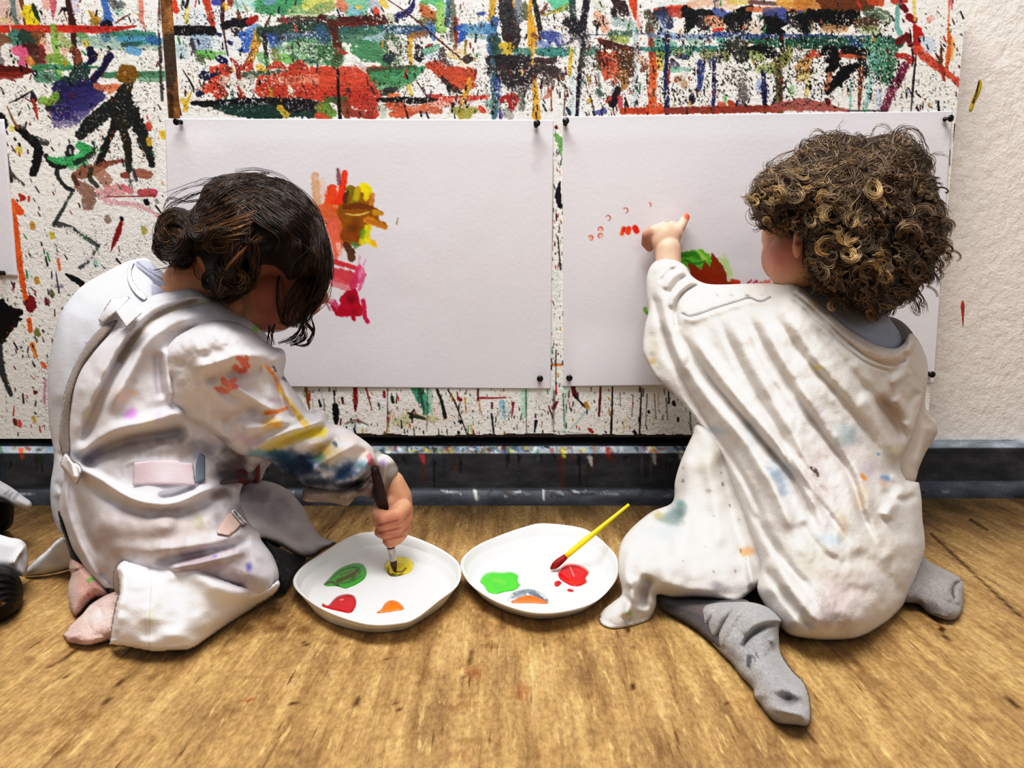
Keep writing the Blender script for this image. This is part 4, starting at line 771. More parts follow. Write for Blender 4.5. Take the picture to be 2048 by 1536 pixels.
s([(1610, 74), (1640, 74), (1700, 76), (1780, 78)], (5, 5, 6, 7), (40, 76, 130), .9, .15); s([(1600, 86), (1660, 86), (1720, 88), (1780, 86), (1800, 88)], (12, 13, 13, 13, 8), (34, 92, 74), .97, .1); s([(1708, 84), (1720, 96)], 9, (44, 78, 140), .8, .25)
s([(1750, 92), (1764, 120), (1768, 150), (1774, 166)], (24, 27, 20, 8), (84, 150, 122), .97, .06); s([(1744, 110), (1742, 140)], (7, 9), (120, 190, 180), .75, .25); s([(1786, 104), (1780, 140), (1780, 156)], (12, 10, 8), (60, 120, 90), .9, .25); s([(1796, 84), (1814, 74), (1820, 90)], (7, 8, 5), (120, 24, 28), .97, .1); s([(1796, 112), (1808, 112), (1822, 120)], (6, 6, 8), (190, 46, 40), .95, .12); s([(1796, 10), (1794, 50), (1800, 66)], (4, 5, 6), (100, 170, 160), .85, .2)
s([(1806, 14), (1812, 20)], 6, (120, 20, 30)); s([(1818, 34), (1828, 40)], (7, 7), (150, 26, 34), 1, .1); s([(1830, 54), (1838, 66), (1842, 70)], (5, 10, 6), (196, 36, 34), 1, .08); s([(1834, 70), (1832, 100)], (7, 9), (190, 40, 34), 1, .08); s([(1836, 100), (1856, 118), (1880, 136), (1910, 160)], (11, 9, 8, 5), (220, 84, 56), .92, .25); s([(1914, 158), (1916, 172)], (5, 3), (222, 76, 60), .9, .2); s([(1880, 130), (1886, 146), (1888, 160)], (5, 5, 3), (176, 60, 42), .95, .1); s([(1882, 96), (1882, 124)], (1.5, 4), (130, 70, 40))
s([(1898, -4), (1898, 30), (1897, 56), (1900, 90), (1896, 120), (1892, 140)], (2, 1.2, 1.6, 6, 6, 2), (226, 108, 44), .97, .08); s([(1902, 0), (1904, 18)], (4, 2), (222, 110, 130), .9); s([(1906, 80), (1904, 120)], (4, 3), (236, 190, 100), .7, .3); s([(1828, 0), (1830, 40)], (4, 3), (226, 200, 90), .8, .25); s([(1858, 40), (1862, 36)], 6, (240, 160, 150), .7, .25); s([(1846, 80), (1864, 88), (1858, 100)], 10, (180, 200, 226), .6, .4)
s([(1616, 112), (1632, 104), (1640, 112)], (6, 6, 4), (206, 76, 46), .95, .15); s([(1646, 104), (1660, 104), (1668, 130), (1654, 142)], (7, 16, 13, 5), (12, 9, 10), 1, .07); s([(1684, 106), (1700, 108), (1724, 114)], (8, 9, 7), (200, 80, 40), .9, .3); s([(1690, 100), (1730, 104)], 8, (14, 12, 12), .9, .15); s([(1654, 188), (1672, 164), (1694, 142), (1716, 130)], (3, 10, 12, 6), (12, 10, 12), 1, .06); s([(1722, 128), (1730, 146)], 11, (20, 16, 18), .85, .42)
s([(1660, 150), (1652, 178)], 6, (214, 110, 70), .8, .35); s([(1722, 138), (1720, 180), (1718, 218)], (5, 4.5, 2), (140, 76, 36), .98, .05); s([(1702, 160), (1700, 220)], (2.5, 2), (110, 190, 170), .75, .2); s([(1742, 156), (1736, 190), (1732, 220)], (6, 4, 3), (130, 204, 200), .8, .2); s([(1758, 172), (1758, 220)], 5, (190, 206, 236), .6, .25); s([(1810, 130), (1796, 160), (1780, 190), (1768, 222)], (8, 9, 9, 7), (128, 34, 74), .95, .27); s([(1832, 110), (1828, 150), (1822, 222)], (1, 2.6, 1), K); s([(1820, 60), (1826, 116), (1824, 132)], (1.2, 1.5, 1.5), K)
s([(1618, 140), (1620, 145)], 5, (120, 86, 50)); s([(1620, 172), (1621, 178)], 3.3, K); s([(1655, 202), (1657, 206)], 5, (120, 24, 30)); s([(1696, 222), (1776, 221)], 2, (60, 60, 64), .8, .4); s([(1600, 156), (1612, 150)], 9, (206, 176, 90), .7, .3); s([(1918, 132), (1919, 135)], 2, DR); s([(1911, 248), (1909, 284)], 2.2, (70, 30, 40)); s([(1900, 300), (1899, 330)], 1, K, .7); s([(1862, 660), (1865, 674)], (1.5, 2), (60, 40, 36)); s([(1858, 616), (1860, 618)], 1.5, K)
# strip between the two sheets
s([(1112, 270), (1122, 286), (1120, 306)], (5, 8, 3), (110, 176, 90), .9, .2); s([(1120, 364), (1116, 390), (1120, 412)], (2, 6, 5), (26, 22, 40)); s([(1112, 254), (1113, 256)], 3, (120, 30, 30)); s([(1116, 474), (1121, 540)], (1, 1.5), K); s([(1104, 730), (1128, 729)], 3, (226, 130, 60), .9, .2); s([(1112, 700), (1112, 790)], 1, K, .8, .3); s([(1106, 320), (1105, 500)], 1, (120, 110, 100), .7, .35)
M.specks((1102, 250, 1128, 780), 110, PALL, (.5, 1.6), (1, 5), (70, 110)); M.glow(1114, 570, 12, 60, (214, 224, 224), .7)
# lower strip
M.glow(850, 830, 120, 40, (226, 214, 208), .6); M.glow(1240, 850, 140, 30, (230, 222, 214), .5)
s([(612, 776), (616, 800), (619, 820)], (3, 3.5, 1), (150, 90, 40)); s([(670, 812), (672, 832), (672, 846)], (6, 6.5, 4), (16, 18, 18)); s([(710, 776), (711, 800), (711, 822)], (4, 5, 2), (150, 36, 38)); s([(638, 800), (641, 812)], (1.5, 2.6), K); s([(732, 776), (744, 820)], (2, 1), (150, 60, 60)); s([(684, 796), (686, 806)], 2.2, (90, 40, 40)); s([(668, 782), (669, 790)], 1.8, K)
s([(702, 838), (713, 872)], (2, 2.4), (40, 60, 50)); s([(690, 848), (712, 841), (736, 850)], (1.5, 4, 1.5), (150, 130, 116), .9, .15); s([(696, 854), (720, 850), (738, 856)], (3, 5, 2), (226, 240, 232), .95, .1); s([(768, 784), (769, 794)], 2.6, (160, 40, 40)); s([(784, 794), (786, 804)], 3, (30, 44, 36)); s([(775, 776), (775, 850), (770, 874)], (1, 1, 1), K, .8); s([(783, 820), (772, 870)], (1, 2), (206, 150, 60), .85); s([(776, 836), (777, 842)], 2.6, (170, 40, 40))
s([(832, 778), (846, 800), (854, 820), (850, 828)], (10, 12, 8, 4), (60, 162, 126), .9, .2); s([(838, 778), (846, 812), (848, 828)], (3, 3, 2), (50, 110, 90)); s([(856, 778), (860, 820)], 7, (130, 196, 170), .6, .4)
M.poly([(782, 846), (800, 832), (820, 826), (850, 830), (874, 836), (872, 846), (850, 842), (826, 836), (816, 850), (800, 856)], (206, 206, 166), .95, 0, 2, 2); s([(816, 826), (830, 832), (850, 838)], (2, 4.5, 2.5), (74, 78, 66)); s([(822, 834), (824, 835)], 4, (50, 50, 44)); s([(828, 820), (822, 828)], 2, (40, 50, 44))
s([(874, 780), (884, 806), (890, 834)], (2.5, 3, 4), (26, 40, 34)); s([(896, 780), (908, 800), (922, 836), (936, 874)], (1.5, 1.5, 1.2, 1), (40, 36, 36)); s([(914, 784), (917, 800)], (1.2, 1.8), (140, 40, 44)); s([(916, 796), (921, 799)], (3, 4), (176, 36, 44)); s([(930, 796), (932, 826)], (1.6, 1.2), (214, 160, 70)); s([(958, 796), (960, 826)], (1.6, 1.2), (214, 160, 70)); s([(960, 796), (990, 796), (1012, 795)], (2, 1.8, 1.2), (170, 30, 40)); s([(956, 776), (956, 800)], 1.8, (100, 30, 36)); s([(942, 850), (946, 872)], (1.5, 2), (214, 170, 70))
s([(921, 843), (922, 845)], 3, K); s([(917, 864), (918, 866)], 2.6, K); s([(984, 806), (984, 816)], 2, (100, 40, 44)); s([(983, 828), (988, 870)], (2, 1.6), (30, 28, 40)); s([(1004, 806), (1010, 836)], (6, 3), (150, 196, 220), .85, .2); s([(1027, 806), (1023, 836)], (2.5, 1), (160, 56, 60)); s([(1050, 780), (1048, 830)], (8, 6), (170, 220, 190), .8, .25); s([(1052, 776), (1053, 870)], 1, (60, 60, 56), .8); s([(1072, 842), (1069, 864)], (3, 1.6), (24, 22, 40)); s([(1071, 830), (1071, 834)], 2, (70, 24, 34)); s([(1097, 812), (1106, 836)], (1, 1.8), (110, 44, 40)); s([(1114, 804), (1107, 815)], (2.5, 4.6), (150, 30, 36))
s([(1128, 776), (1129, 870)], (3.4, 2.6), (176, 222, 206), .8, .2); s([(1146, 776), (1150, 790), (1156, 800)], (5, 4.5, 2), (130, 26, 34)); s([(1148, 790), (1162, 806), (1172, 814)], (2, 1.6, 3), (30, 26, 30)); s([(1172, 808), (1176, 815)], (4.5, 4), (206, 150, 60)); s([(1201, 774), (1200, 800), (1198, 832)], (2, 2.6, 2), (120, 24, 32)); s([(1225, 774), (1224, 820), (1222, 868)], (1.6, 2, 2.2), (20, 22, 24)); s([(1283, 776), (1281, 820), (1279, 870)], (1, 1.6, 1.6), (20, 22, 24)); s([(1178, 858), (1184, 864)], (3, 3.6), (190, 60, 48)); s([(1297, 823), (1298, 825)], 2.6, K); s([(1268, 863), (1271, 866)], 3, K); s([(1347, 804), (1349, 810)], 3.2, K); s([(1356, 836), (1356, 842)], 2.4, K); s([(1337, 784), (1338, 806)], 1.4, K); s([(1252, 836), (1246, 866)], 1.6, (220, 210, 100), .6); s([(1104, 862), (1180, 868)], 1, K, .3); s([(1175, 820), (1142, 858)], 1.8, (150, 190, 184), .7, .2)
s([(1380, 820), (1382, 860)], 1.4, (60, 90, 90), .8)
M.specks((600, 776, 1400, 872), 190, PALL, (.5, 1.7), (1, 7), (82, 98)); M.specks((600, 778, 1400, 872), 240, PALL, (.4, 1.3), (1, 2.5), (60, 120))
for _ in range(20):
    x = random.uniform(600, 1400); M.stroke([(x, random.uniform(774, 800)), (x+random.uniform(-4, 4), random.uniform(810, 872))], (1, .7), random.choice([K, (60, 50, 44), (150, 190, 214), (150, 130, 110)]), .7, .25)
M.specks((345, 0, 1925, 232), 900, PALL, (.5, 2.4), (1, 4), (60, 110)); M.specks((1300, 100, 1900, 225), 240, [K, K, (60, 40, 36)], (.5, 1.8), (1, 3), (30, 70)); M.specks((900, 130, 1300, 232), 200, [K, K, (60, 40, 36), DR], (.5, 2), (1, 6), (70, 110))
M.specks((1840, 20, 1925, 225), 90, [K, (60, 60, 70)], (.5, 1.5), (1, 2), (30, 90))
M.grain((345, 0, 1320, 236), (44, 36, 34), .66, 2.4, 2.4, .85, .42); M.grain((345, 0, 1320, 236), WHT, .68, 2.6, 3.2, .8, .48); M.grain((1290, 16, 1820, 226), (18, 15, 16), .6, 2.6, 3.4, .92, .43); M.grain((1290, 16, 1840, 226), (236, 228, 214), .67, 2.4, 3.2, .9, .46); M.grain((1800, 60, 1920, 226), (40, 36, 36), .74, 2.6, 2.2, .8, .4)
M.grain((600, 776, 1400, 872), (80, 70, 64), .74, 2.2, 2.2, .7, .5); M.grain((960, 0, 1300, 200), (30, 26, 28), .66, 2.2, 3.6, .85, .5, .03)
M.c[(M.Y > 866+5*vn(M.X*.05, M.X*0, 5))] = S((60, 44, 34))
board_obj(M, PMn, [(352, 262, 1084, 756), (1140, 252, 1840, 752)], .049, 'painted_board.001', 'large paint board splattered with colour, behind both big white paper sheets')
# wooden batten between the boards
hx, hz = 12, 160
gxs = np.linspace(wx(325, 100)[0], wx(353, 100)[0], hx); gzs = np.linspace(zt, zb, hz*3)
X, Z = np.meshgrid(gxs, gzs); P = np.stack([X, np.full_like(X, +.0018), Z], -1); px, py = proj(P)
bcv = Canvas(px, py, (132, 92, 52), lambda a, b: ((atY(float(a), float(b), +.0018)[0]-gxs[0])/(gxs[1]-gxs[0]), (gzs[0]-atY(float(a), float(b), +.0018)[2])/(gzs[0]-gzs[1])), 2)
n = fbm(px*.09, py*.05, 9, 4); bcv.c *= (.55+.95*n)[..., None]
bcv.stroke([(336, 70), (340, 110), (342, 150), (340, 170)], (10, 15, 14, 9), (66, 56, 50), .85, .25); bcv.stroke([(340, 20), (336, 60)], 10, (170, 120, 70), .6, .35); bcv.stroke([(340, 190), (343, 232)], 5, (60, 40, 26), .8, .2); bcv.grain((320, 0, 360, 240), (26, 20, 18), .66, 4, 5, .8, .4)
ii = np.arange(px.size).reshape(px.shape); q = np.stack([ii[:-1, :-1], ii[1:, :-1], ii[1:, 1:], ii[:-1, 1:]], -1).reshape(-1, 4)
V = P.reshape(-1, 3); nb = len(V); cor = [ii[0, 0], ii[-1, 0], ii[-1, -1], ii[0, -1]]
V = np.vstack([V, V[cor]+np.array([0, .046, 0])])
a, b, c, d = cor; e = nb
q = np.vstack([q, [(a, e, e+1, b), (b, e+1, e+2, c), (c, e+2, e+3, d), (d, e+3, e, a)]])
link('trim_2', np_mesh('trim_2', V, q, M_board, False, lin(np.clip(np.vstack([bcv.c.reshape(-1, 3), np.full((4, 3), .3)]), 0, 1))), None, kind='structure')
# ================================================================== paper sheets, pins
M_paper = mat('white_paper', attr=True, rough=.75, spec=.2, bump=[(160, .12, (1, 1, 1))], noise=(5, .035, (1, 1, 1)))
PAPW = (222, 220, 225)
def sheet(corners, y, name, label, paint, step=2.0, group='paper sheets pinned on the boards'):
    (ax, ay), (bx, by), (cx, cy), (dx, dy) = corners        # tl tr br bl
    nu = int(max(bx-ax, cx-dx)/step); nv = int((dy-ay)/step)
    U, Vv = np.meshgrid(np.linspace(0, 1, nu), np.linspace(0, 1, nv))
    X = (ax*(1-U)+bx*U)*(1-Vv)+(dx*(1-U)+cx*U)*Vv; Y = (ay*(1-U)+by*U)*(1-Vv)+(dy*(1-U)+cy*U)*Vv
    w_ = .0016+.0035*ss(.75, 1, Vv)*(.5+.5*np.sin(U*5+1))*ss(0, .06, U)*ss(1, .94, U)+.002*(fbm(U*5, Vv*4, 4)-.4)*np.sin(np.pi*U)*np.sin(np.pi*Vv)
    P = atY(X, Y, -np.maximum(w_-.001*ss(.1, 0, Vv), .0003))
    cv = Canvas(X, Y, PAPW, lambda a, b: ((a-ax)/(bx-ax)*(nu-1), (b-ay)/(dy-ay)*(nv-1)), step)
    paint(cv); cv.c = np.clip(cv.c, 0, 1)
    ii = np.arange(nu*nv).reshape(nv, nu); n = nu*nv
    q = np.stack([ii[:-1, :-1], ii[1:, :-1], ii[1:, 1:], ii[:-1, 1:]], -1).reshape(-1, 4)
    V = P.reshape(-1, 3)
    rim = np.concatenate([ii[0, :-1], ii[:-1, -1], ii[-1, :0:-1], ii[:0:-1, 0]])
    bk = V[rim]*np.array([1, 0, 1])+np.array([0, .0002, 0]); m = len(rim)
    k = np.arange(m); k2 = (k+1) % m
    q = np.vstack([q, np.stack([rim[k], rim[k2], n+k2, n+k], 1)])
    me = np_mesh(name, np.vstack([V, bk]), q, M_paper, True, lin(np.vstack([cv.c.reshape(-1, 3), np.tile(S(PAPW), (m, 1))])))
    return link(name, me, None, label=label, category='paper', group=group)
def paintL(c):
    s = c.stroke
    c.glow(400, 290, 60, 40, (236, 234, 236), .5)
    s([(630, 352), (632, 380), (634, 410)], (8, 9, 8), (212, 164, 124), .8, .32, 2); s([(645, 360), (650, 420)], 6, (224, 190, 166), .6, .45, 2)
    s([(664, 376), (662, 400), (656, 424)], (9, 14, 13), (226, 84, 44), .97, .08); s([(690, 346), (686, 370), (680, 400), (670, 416)], (6, 7, 8, 10), (230, 70, 38), 1, .03); s([(676, 338), (678, 366)], (3, 5), (120, 60, 70), .75, .35); s([(668, 412), (674, 414)], 3, (236, 220, 210), .9, .2)
    s([(640, 420), (662, 436), (672, 470), (676, 500)], (10, 18, 16, 10), (216, 118, 88), .9, .1, 3); s([(668, 450), (676, 480), (672, 512)], (16, 12, 6), (222, 112, 90), .85, .15, 3); s([(650, 420), (690, 430), (690, 460)], (14, 14, 14), (206, 110, 60), .75, .15, 4)
    c.poly([(693, 380), (700, 372), (712, 374), (722, 372), (734, 369), (739, 378), (744, 390), (748, 404), (744, 414), (756, 420), (764, 424), (766, 430), (756, 432), (762, 440), (774, 450), (772, 456), (756, 452), (740, 448), (738, 462), (736, 474), (728, 486), (712, 492), (694, 488), (682, 478), (684, 452), (676, 430), (680, 412), (690, 400)], (152, 96, 22), 1, 0, 2, 3)
    s([(700, 380), (712, 392), (706, 408)], (8, 12, 8), (140, 130, 30), .95, .1, 3); s([(728, 374), (734, 384), (732, 396)], (10, 10, 6), (240, 220, 24), .95, .08, 3); s([(716, 378), (712, 396)], 6, (206, 176, 40), .85, .2); s([(744, 390), (742, 412)], 5, (206, 140, 70), .85, .25)
    s([(694, 384), (690, 402)], 5, (84, 50, 30), .85, .3); s([(690, 414), (720, 412), (744, 416)], (5, 6, 4), (120, 66, 20), .95, .1); s([(692, 428), (716, 430), (738, 424)], (1, 1.8, 1), (236, 210, 130), .95); s([(750, 424), (764, 428)], (6, 3), (210, 160, 40), .9); s([(736, 440), (770, 454)], (8, 5), (206, 136, 46), .9, .15)
    c.glow(706, 456, 22, 24, (112, 66, 18), .8); s([(690, 470), (710, 474)], 10, (150, 80, 30), .8, .2, 3)
    s([(736, 456), (732, 470), (724, 484)], (7, 9, 7), (216, 206, 40), .95, .1, 3); s([(726, 462), (724, 474)], 5, (110, 160, 50), .85, .15, 3); s([(734, 478), (744, 486), (753, 494)], (5, 6, 2), (238, 214, 34), .95, .05); s([(746, 484), (750, 490)], 4, (240, 170, 70), .8, .1); s([(708, 488), (712, 492)], 5, (90, 150, 90), .85, .1)
    s([(692, 488), (700, 502), (704, 516)], (6, 9, 7), (98, 66, 44), .98, .04, 2); s([(676, 490), (682, 512)], 5, (232, 204, 190), .7, .45)
    s([(664, 522), (690, 530), (716, 538)], (6, 5, 4), (206, 60, 66), .95, .1); s([(666, 548), (684, 552), (708, 560)], (14, 15, 12), (206, 70, 82), .92, .1, 3); s([(668, 564), (690, 574), (704, 582)], (10, 8, 8), (216, 110, 120), .7, .3)
    s([(718, 534), (712, 552), (706, 572)], (5, 5, 8), (206, 64, 110), .9, .2); s([(724, 540), (720, 560)], (6, 6), (222, 120, 160), .8, .35); s([(728, 550), (718, 580)], (5, 3), (214, 90, 136), .8, .35); s([(720, 512), (717, 530)], 2, (226, 150, 190), .7, .35); s([(732, 520), (726, 532)], 2, (226, 150, 190), .7, .35)
    c.poly([(690, 586), (704, 578), (716, 584), (720, 604), (724, 618), (722, 632), (712, 634), (708, 642), (700, 634), (694, 632), (684, 634), (670, 628), (672, 618), (680, 610), (678, 598)], (186, 22, 58), 1, .03, 2, 2); c.glow(702, 598, 12, 14, (128, 14, 34), .8); c.glow(708, 622, 8, 10, (150, 20, 46), .6)
    s([(658, 602), (668, 606), (672, 614)], (5, 7, 6), (196, 70, 110), .85, .2); s([(664, 612), (668, 618)], (3, 4), (170, 24, 56)); s([(726, 602), (728, 616), (730, 634), (736, 644)], (5, 5, 4, 4), (200, 40, 84), .95, .12); s([(650, 600), (660, 620)], 2, (150, 60, 80), .6, .3)
    s([(655, 580), (662, 600)], 6, (204, 190, 186), .6, .35); s([(796, 436), (793, 448)], 1.2, (130, 120, 60), .8, .3)
    c.glow(1075, 310, 18, 40, (198, 192, 196), .35)
def paintR(c):
    s = c.stroke
    for x, y, a, b in ((1181, 476, 200, 20), (1201, 459, 150, -60), (1201, 472, 120, -120), (1216, 436, 200, -60), (1251, 421, 210, -40), (1297, 410, 280, 0)):
        r = 4.8; pts = [(x+r*math.cos(math.radians(t)), y+r*1.05*math.sin(math.radians(t))) for t in np.linspace(a, a+240 if x != 1297 else a+120, 10)]
        if x in (1201, 1181): s([(x, y), (x+1, y+1)], 3.6, (240, 170, 150), .7)
        s(pts, (.5, 1.2, .6), (190, 66, 40), .95, 0, 1, .1, False)
    s([(1247, 456), (1244, 468)], (3.6, 4.2), (230, 96, 40), 1, 0, 1.2, .1); s([(1249, 456), (1248, 462)], 3, (214, 50, 26)); s([(1258, 457), (1256, 465)], (5, 5), (228, 80, 36), 1, 0, 1.2, .1); s([(1270, 456), (1273, 462)], (6, 6), (216, 48, 24), 1, 0, 1.2, .1)
    c.poly([(1360, 516), (1374, 504), (1392, 500), (1412, 503), (1422, 510), (1420, 534), (1404, 540), (1376, 536), (1362, 530)], (108, 186, 60), .97, .06, 3, 4); s([(1366, 510), (1384, 508), (1398, 514)], 6, (72, 150, 50), .9, .2); s([(1400, 506), (1410, 520)], 5, (190, 220, 110), .8, .25); s([(1370, 520), (1390, 528), (1410, 522)], (3, 3, 2), (50, 130, 50), .85, .25)
    s([(1450, 510), (1452, 526), (1460, 548)], (4, 6, 6), (176, 212, 120), .6, .42, 3); s([(1440, 520), (1456, 560)], 7, (170, 206, 120), .5, .48, 3)
    c.poly([(1376, 530), (1386, 529), (1394, 532), (1402, 540), (1410, 524), (1421, 534), (1422, 506), (1434, 518), (1444, 530), (1452, 546), (1456, 562), (1470, 560), (1480, 568), (1474, 590), (1400, 590), (1386, 560)], (146, 62, 20), 1, 0, 1.5, 2); s([(1400, 552), (1440, 566)], 14, (160, 50, 18), .6, .3, 4); s([(1466, 562), (1478, 566)], 5, (196, 70, 40), .9, .1)
    s([(1496, 566), (1506, 558)], 2, (176, 40, 80), .8, .25); s([(1500, 574), (1512, 562), (1516, 570)], 2.4, (176, 40, 80), .8, .35); s([(1518, 568), (1540, 564)], (5, 6), (222, 116, 90), .8, .3); s([(1520, 572), (1536, 570)], 5, (206, 90, 70), .8, .3); s([(1290, 618), (1294, 626)], 4, (120, 180, 70), .85, .3)
sheet([(330, 237), (1107, 240), (1101, 778), (346, 772)], .0002, 'paper_sheet', 'left of the two big white sheets, with the orange, yellow and crimson painting', paintL)
sheet([(1125, 233), (1905, 222), (1868, 766), (1127, 773)], .0002, 'paper_sheet.001', 'right of the two big white sheets, with small red prints, behind the curly haired child', paintR)
sheet([(-120, 236), (8, 238), (34, 554), (-110, 552)], .0002, 'paper_sheet.002', 'blank white sheet cut by the left edge of the photo', lambda c: None, 6)
M_pin = mat('black_pin', (16, 16, 18), .25, spec=.6, noise=(80, .2, (1, 1, 1)))
M_steel = mat('pin_needle', (150, 150, 150), .3, noise=(80, .2, (1, 1, 1)))
def lathe(profile, n=16):
    th = np.linspace(0, 2*math.pi, n, endpoint=False)
    return [np.stack([np.full(n, 0)+r*np.cos(th), np.full(n, -h), r*np.sin(th)], 1) for (r, h) in profile]
def make_pin():
    o = empty('push_pin', (0, 0, 0), 'x', 'push pin', 'black push pins in the paper corners')
    V, F = loft(lathe([(.0032, .001), (.0036, .0016), (.0034, .0028), (.0022, .0038), (.0020, .0075), (.0026, .0085), (.0046, .0098), (.0050, .0112), (.0047, .0126), (.0030, .0134), (.0005, .0136)]))
    link('head', py_mesh('pin_head', V, F, M_pin, True), o)
    V, F = loft(lathe([(.0005, -.004), (.0005, .0012)], 6)); link('needle', py_mesh('pin_needle', V, F, M_steel, True), o)
    return o
pin0 = make_pin()
pins = [(360, 243, 'black push pin in the top left corner of the left big sheet', -.25, .15), (1072, 250, 'black push pin in the top right corner of the left big sheet', .1, -.1), (1079, 757, 'black push pin in the bottom right corner of the left big sheet', .05, -.05),
        (1131, 247, 'black push pin in the top left corner of the right big sheet', 0, -.2), (1892, 237, 'black push pin in the top right corner of the right big sheet', .3, .1), (1138, 755, 'black push pin in the bottom left corner of the right big sheet', 0, 0),
        (1859, 748, 'black push pin in the bottom right corner of the right big sheet', 0, 0), (3, 546, 'black push pin in the blank sheet at the left edge of the photo', 0, 0)]
for i, (x, y, lb, rz, rx) in enumerate(pins):
    if i == 0: o = pin0; kids = None
    else:
        o = pin0.copy(); COL.objects.link(o)
        for ch in pin0.children: c = ch.copy(); COL.objects.link(c); c.parent = o
    p = atY(float(x), float(y), -.0075); o.location = (p[0], -.0024, p[2]); o.rotation_euler = (rx, 0, rz); o['label'] = lb
# ================================================================== plates
M_plate = mat('white_plastic', (234, 234, 233), .35, spec=.35, noise=(30, .02, (1, 1, 1)))
def make_plate(rim_px, zr, cpx, name, label):
    zz = np.array([z for (_, _, z) in rim_px]); pp = np.array([(a, b) for (a, b, _) in rim_px], float)
    q = smooth_closed(np.column_stack([pp, zz*1e4]), 6); outer = np.array([atZ(a, b, z/1e4) for (a, b, z) in q])
    cx, cy = outer[:, 0].mean(), outer[:, 1].mean(); C = np.array([cx, cy, 0])
    rel = outer-C; hgt = rel[:, 2].copy(); rad = np.hypot(rel[:, 0], rel[:, 1]); rel[:, 2] = 0
    rs = rel*((rad.mean()*.45+rad*.55)/rad)[:, None]
    def ring(f, z, lip=0): 
        k = np.clip((f-.8)/.2, 0, 1)
        r = (rs*(1-k)+rel*k)*f+C; r[:, 2] = z if lip == 0 else hgt*lip; return r
    rings = [ring(.05, .0012), ring(.76, .0012), ring(.80, .0012), ring(.84, .006), ring(.95, 0, .80), ring(.985, 0, .9), ring(1.0, 0, .955), ring(1.0, 0, 1.0), ring(.985, 0, 1.04), ring(.955, 0, 1.0), ring(.93, 0, .84), ring(.905, 0, .56), ring(.89, 0, .50), ring(.875, 0, .47), ring(.83, .0055), ring(.80, .0036), ring(.77, .0032), ring(.4, .0032), ring(.05, .0032)]
    V, F = loft([r-C for r in rings])
    me = py_mesh(name, V, F, M_plate, True); me.set_sharp_from_angle(angle=math.radians(24))
    o = link(name, me, None, label=label, category='plate', group='painting plates')
    o.location = C
    return o, C
zr = .0225
pl1, C1 = make_plate([(586, 1166, zr), (601, 1136, zr), (645, 1106, zr), (698, 1074, zr+.004), (740, 1064, zr+.003), (800, 1066, zr), (862, 1088, zr), (908, 1116, zr), (922, 1140, zr+.001), (914, 1172, zr), (874, 1204, zr), (835, 1234, zr+.002), (800, 1246, zr), (735, 1248, zr), (662, 1226, zr), (612, 1197, zr)], zr, None, 'plastic_plate', 'white plastic plate with four paint blobs, left one, under the bent child\'s hand')
pl2, C2 = make_plate([(922, 1122, zr+.001), (950, 1094, zr), (1000, 1071, zr), (1050, 1054, zr+.003), (1086, 1047, zr+.004), (1155, 1054, zr+.002), (1188, 1068, zr), (1222, 1098, zr), (1236, 1122, zr), (1232, 1160, zr), (1190, 1203, zr), (1125, 1223, zr), (1062, 1224, zr+.001), (1000, 1206, zr), (955, 1180, zr), (930, 1154, zr)], zr, None, 'plastic_plate.001', 'white plastic plate with a yellow brush on it, right one, beside the curly haired child')
M_wet = mat('wet_paint', attr=True, rough=.18, spec=.5, coat=.4, noise=(60, .05, (1, 1, 1)))
def blob(outline, col, name, label, swirl=(), h=.0016, group='paint blobs on the plates', step=1.5, cat='paint blob'):
    F = Form(outline, step, True); F.cv.c[:] = S(col)
    for a in swirl: F.cv.stroke(*a)
    z0 = .0030
    t = np.clip(F.d/9, 0, 1); hh = z0+.0004+h*np.sqrt(1-(1-t)**2)*(.75+.5*fbm(F.X*.08, F.Y*.08, 3))
    top = atZ(F.X, F.Y, hh); base = atZ(F.X, F.Y, np.full(F.X.shape, z0+.0003))
    n = F.use.sum(); idF = np.full(F.X.shape, -1); idF[F.use] = np.arange(n); inner = F.use & ~F.bnd; idB = idF.copy(); idB[inner] = n+np.arange(inner.sum())
    top[F.bnd & F.use] = base[F.bnd & F.use]
    r, c = np.nonzero(F.f); q = lambda I: np.stack([I[r, c], I[r+1, c], I[r+1, c+1], I[r, c+1]], 1)
    me = np_mesh(name, np.vstack([top[F.use], base[inner]]), np.vstack([q(idF), q(idB)[:, ::-1]]), M_wet, True, lin(np.clip(np.vstack([F.cv.c[F.use], F.cv.c[inner]]), 0, 1)))
    return link(name, me, None, label=label, category=cat, group=group)
G1 = (66, 168, 56)
blob([(648, 1168), (662, 1152), (680, 1134), (704, 1126), (724, 1128), (733, 1140), (730, 1156), (714, 1168), (700, 1174), (690, 1177), (672, 1172), (656, 1172)], G1, 'paint_blob', 'green paint blob with brown swirls on the left plate',
     [([(676, 1162), (700, 1152), (714, 1142)], 4, (100, 74, 36), .9, .2), ([(650, 1166), (664, 1164), (676, 1172)], 2, (90, 60, 40), .9), ([(660, 1158), (690, 1138), (716, 1136), (718, 1148), (690, 1166)], 1.2, (60, 100, 36), .9), ([(680, 1150), (704, 1142)], 2, (130, 90, 70), .8, .2), ([(668, 1168), (700, 1164), (722, 1152)], 1.2, (50, 110, 40), .9)])
blob([(768, 1132), (780, 1118), (800, 1112), (818, 1116), (827, 1128), (822, 1142), (806, 1150), (790, 1153), (778, 1150)], (240, 222, 18), 'paint_blob.001', 'yellow paint blob being stirred by the dark brush on the left plate',
     [([(776, 1136), (778, 1147), (792, 1151), (806, 1147)], (1.5, 2.5, 2, 1), (104, 74, 20), .95, .1), ([(784, 1148), (796, 1151)], 2, (90, 110, 40), .8), ([(790, 1144), (804, 1143), (812, 1136)], 1.6, (80, 60, 20), .9)])
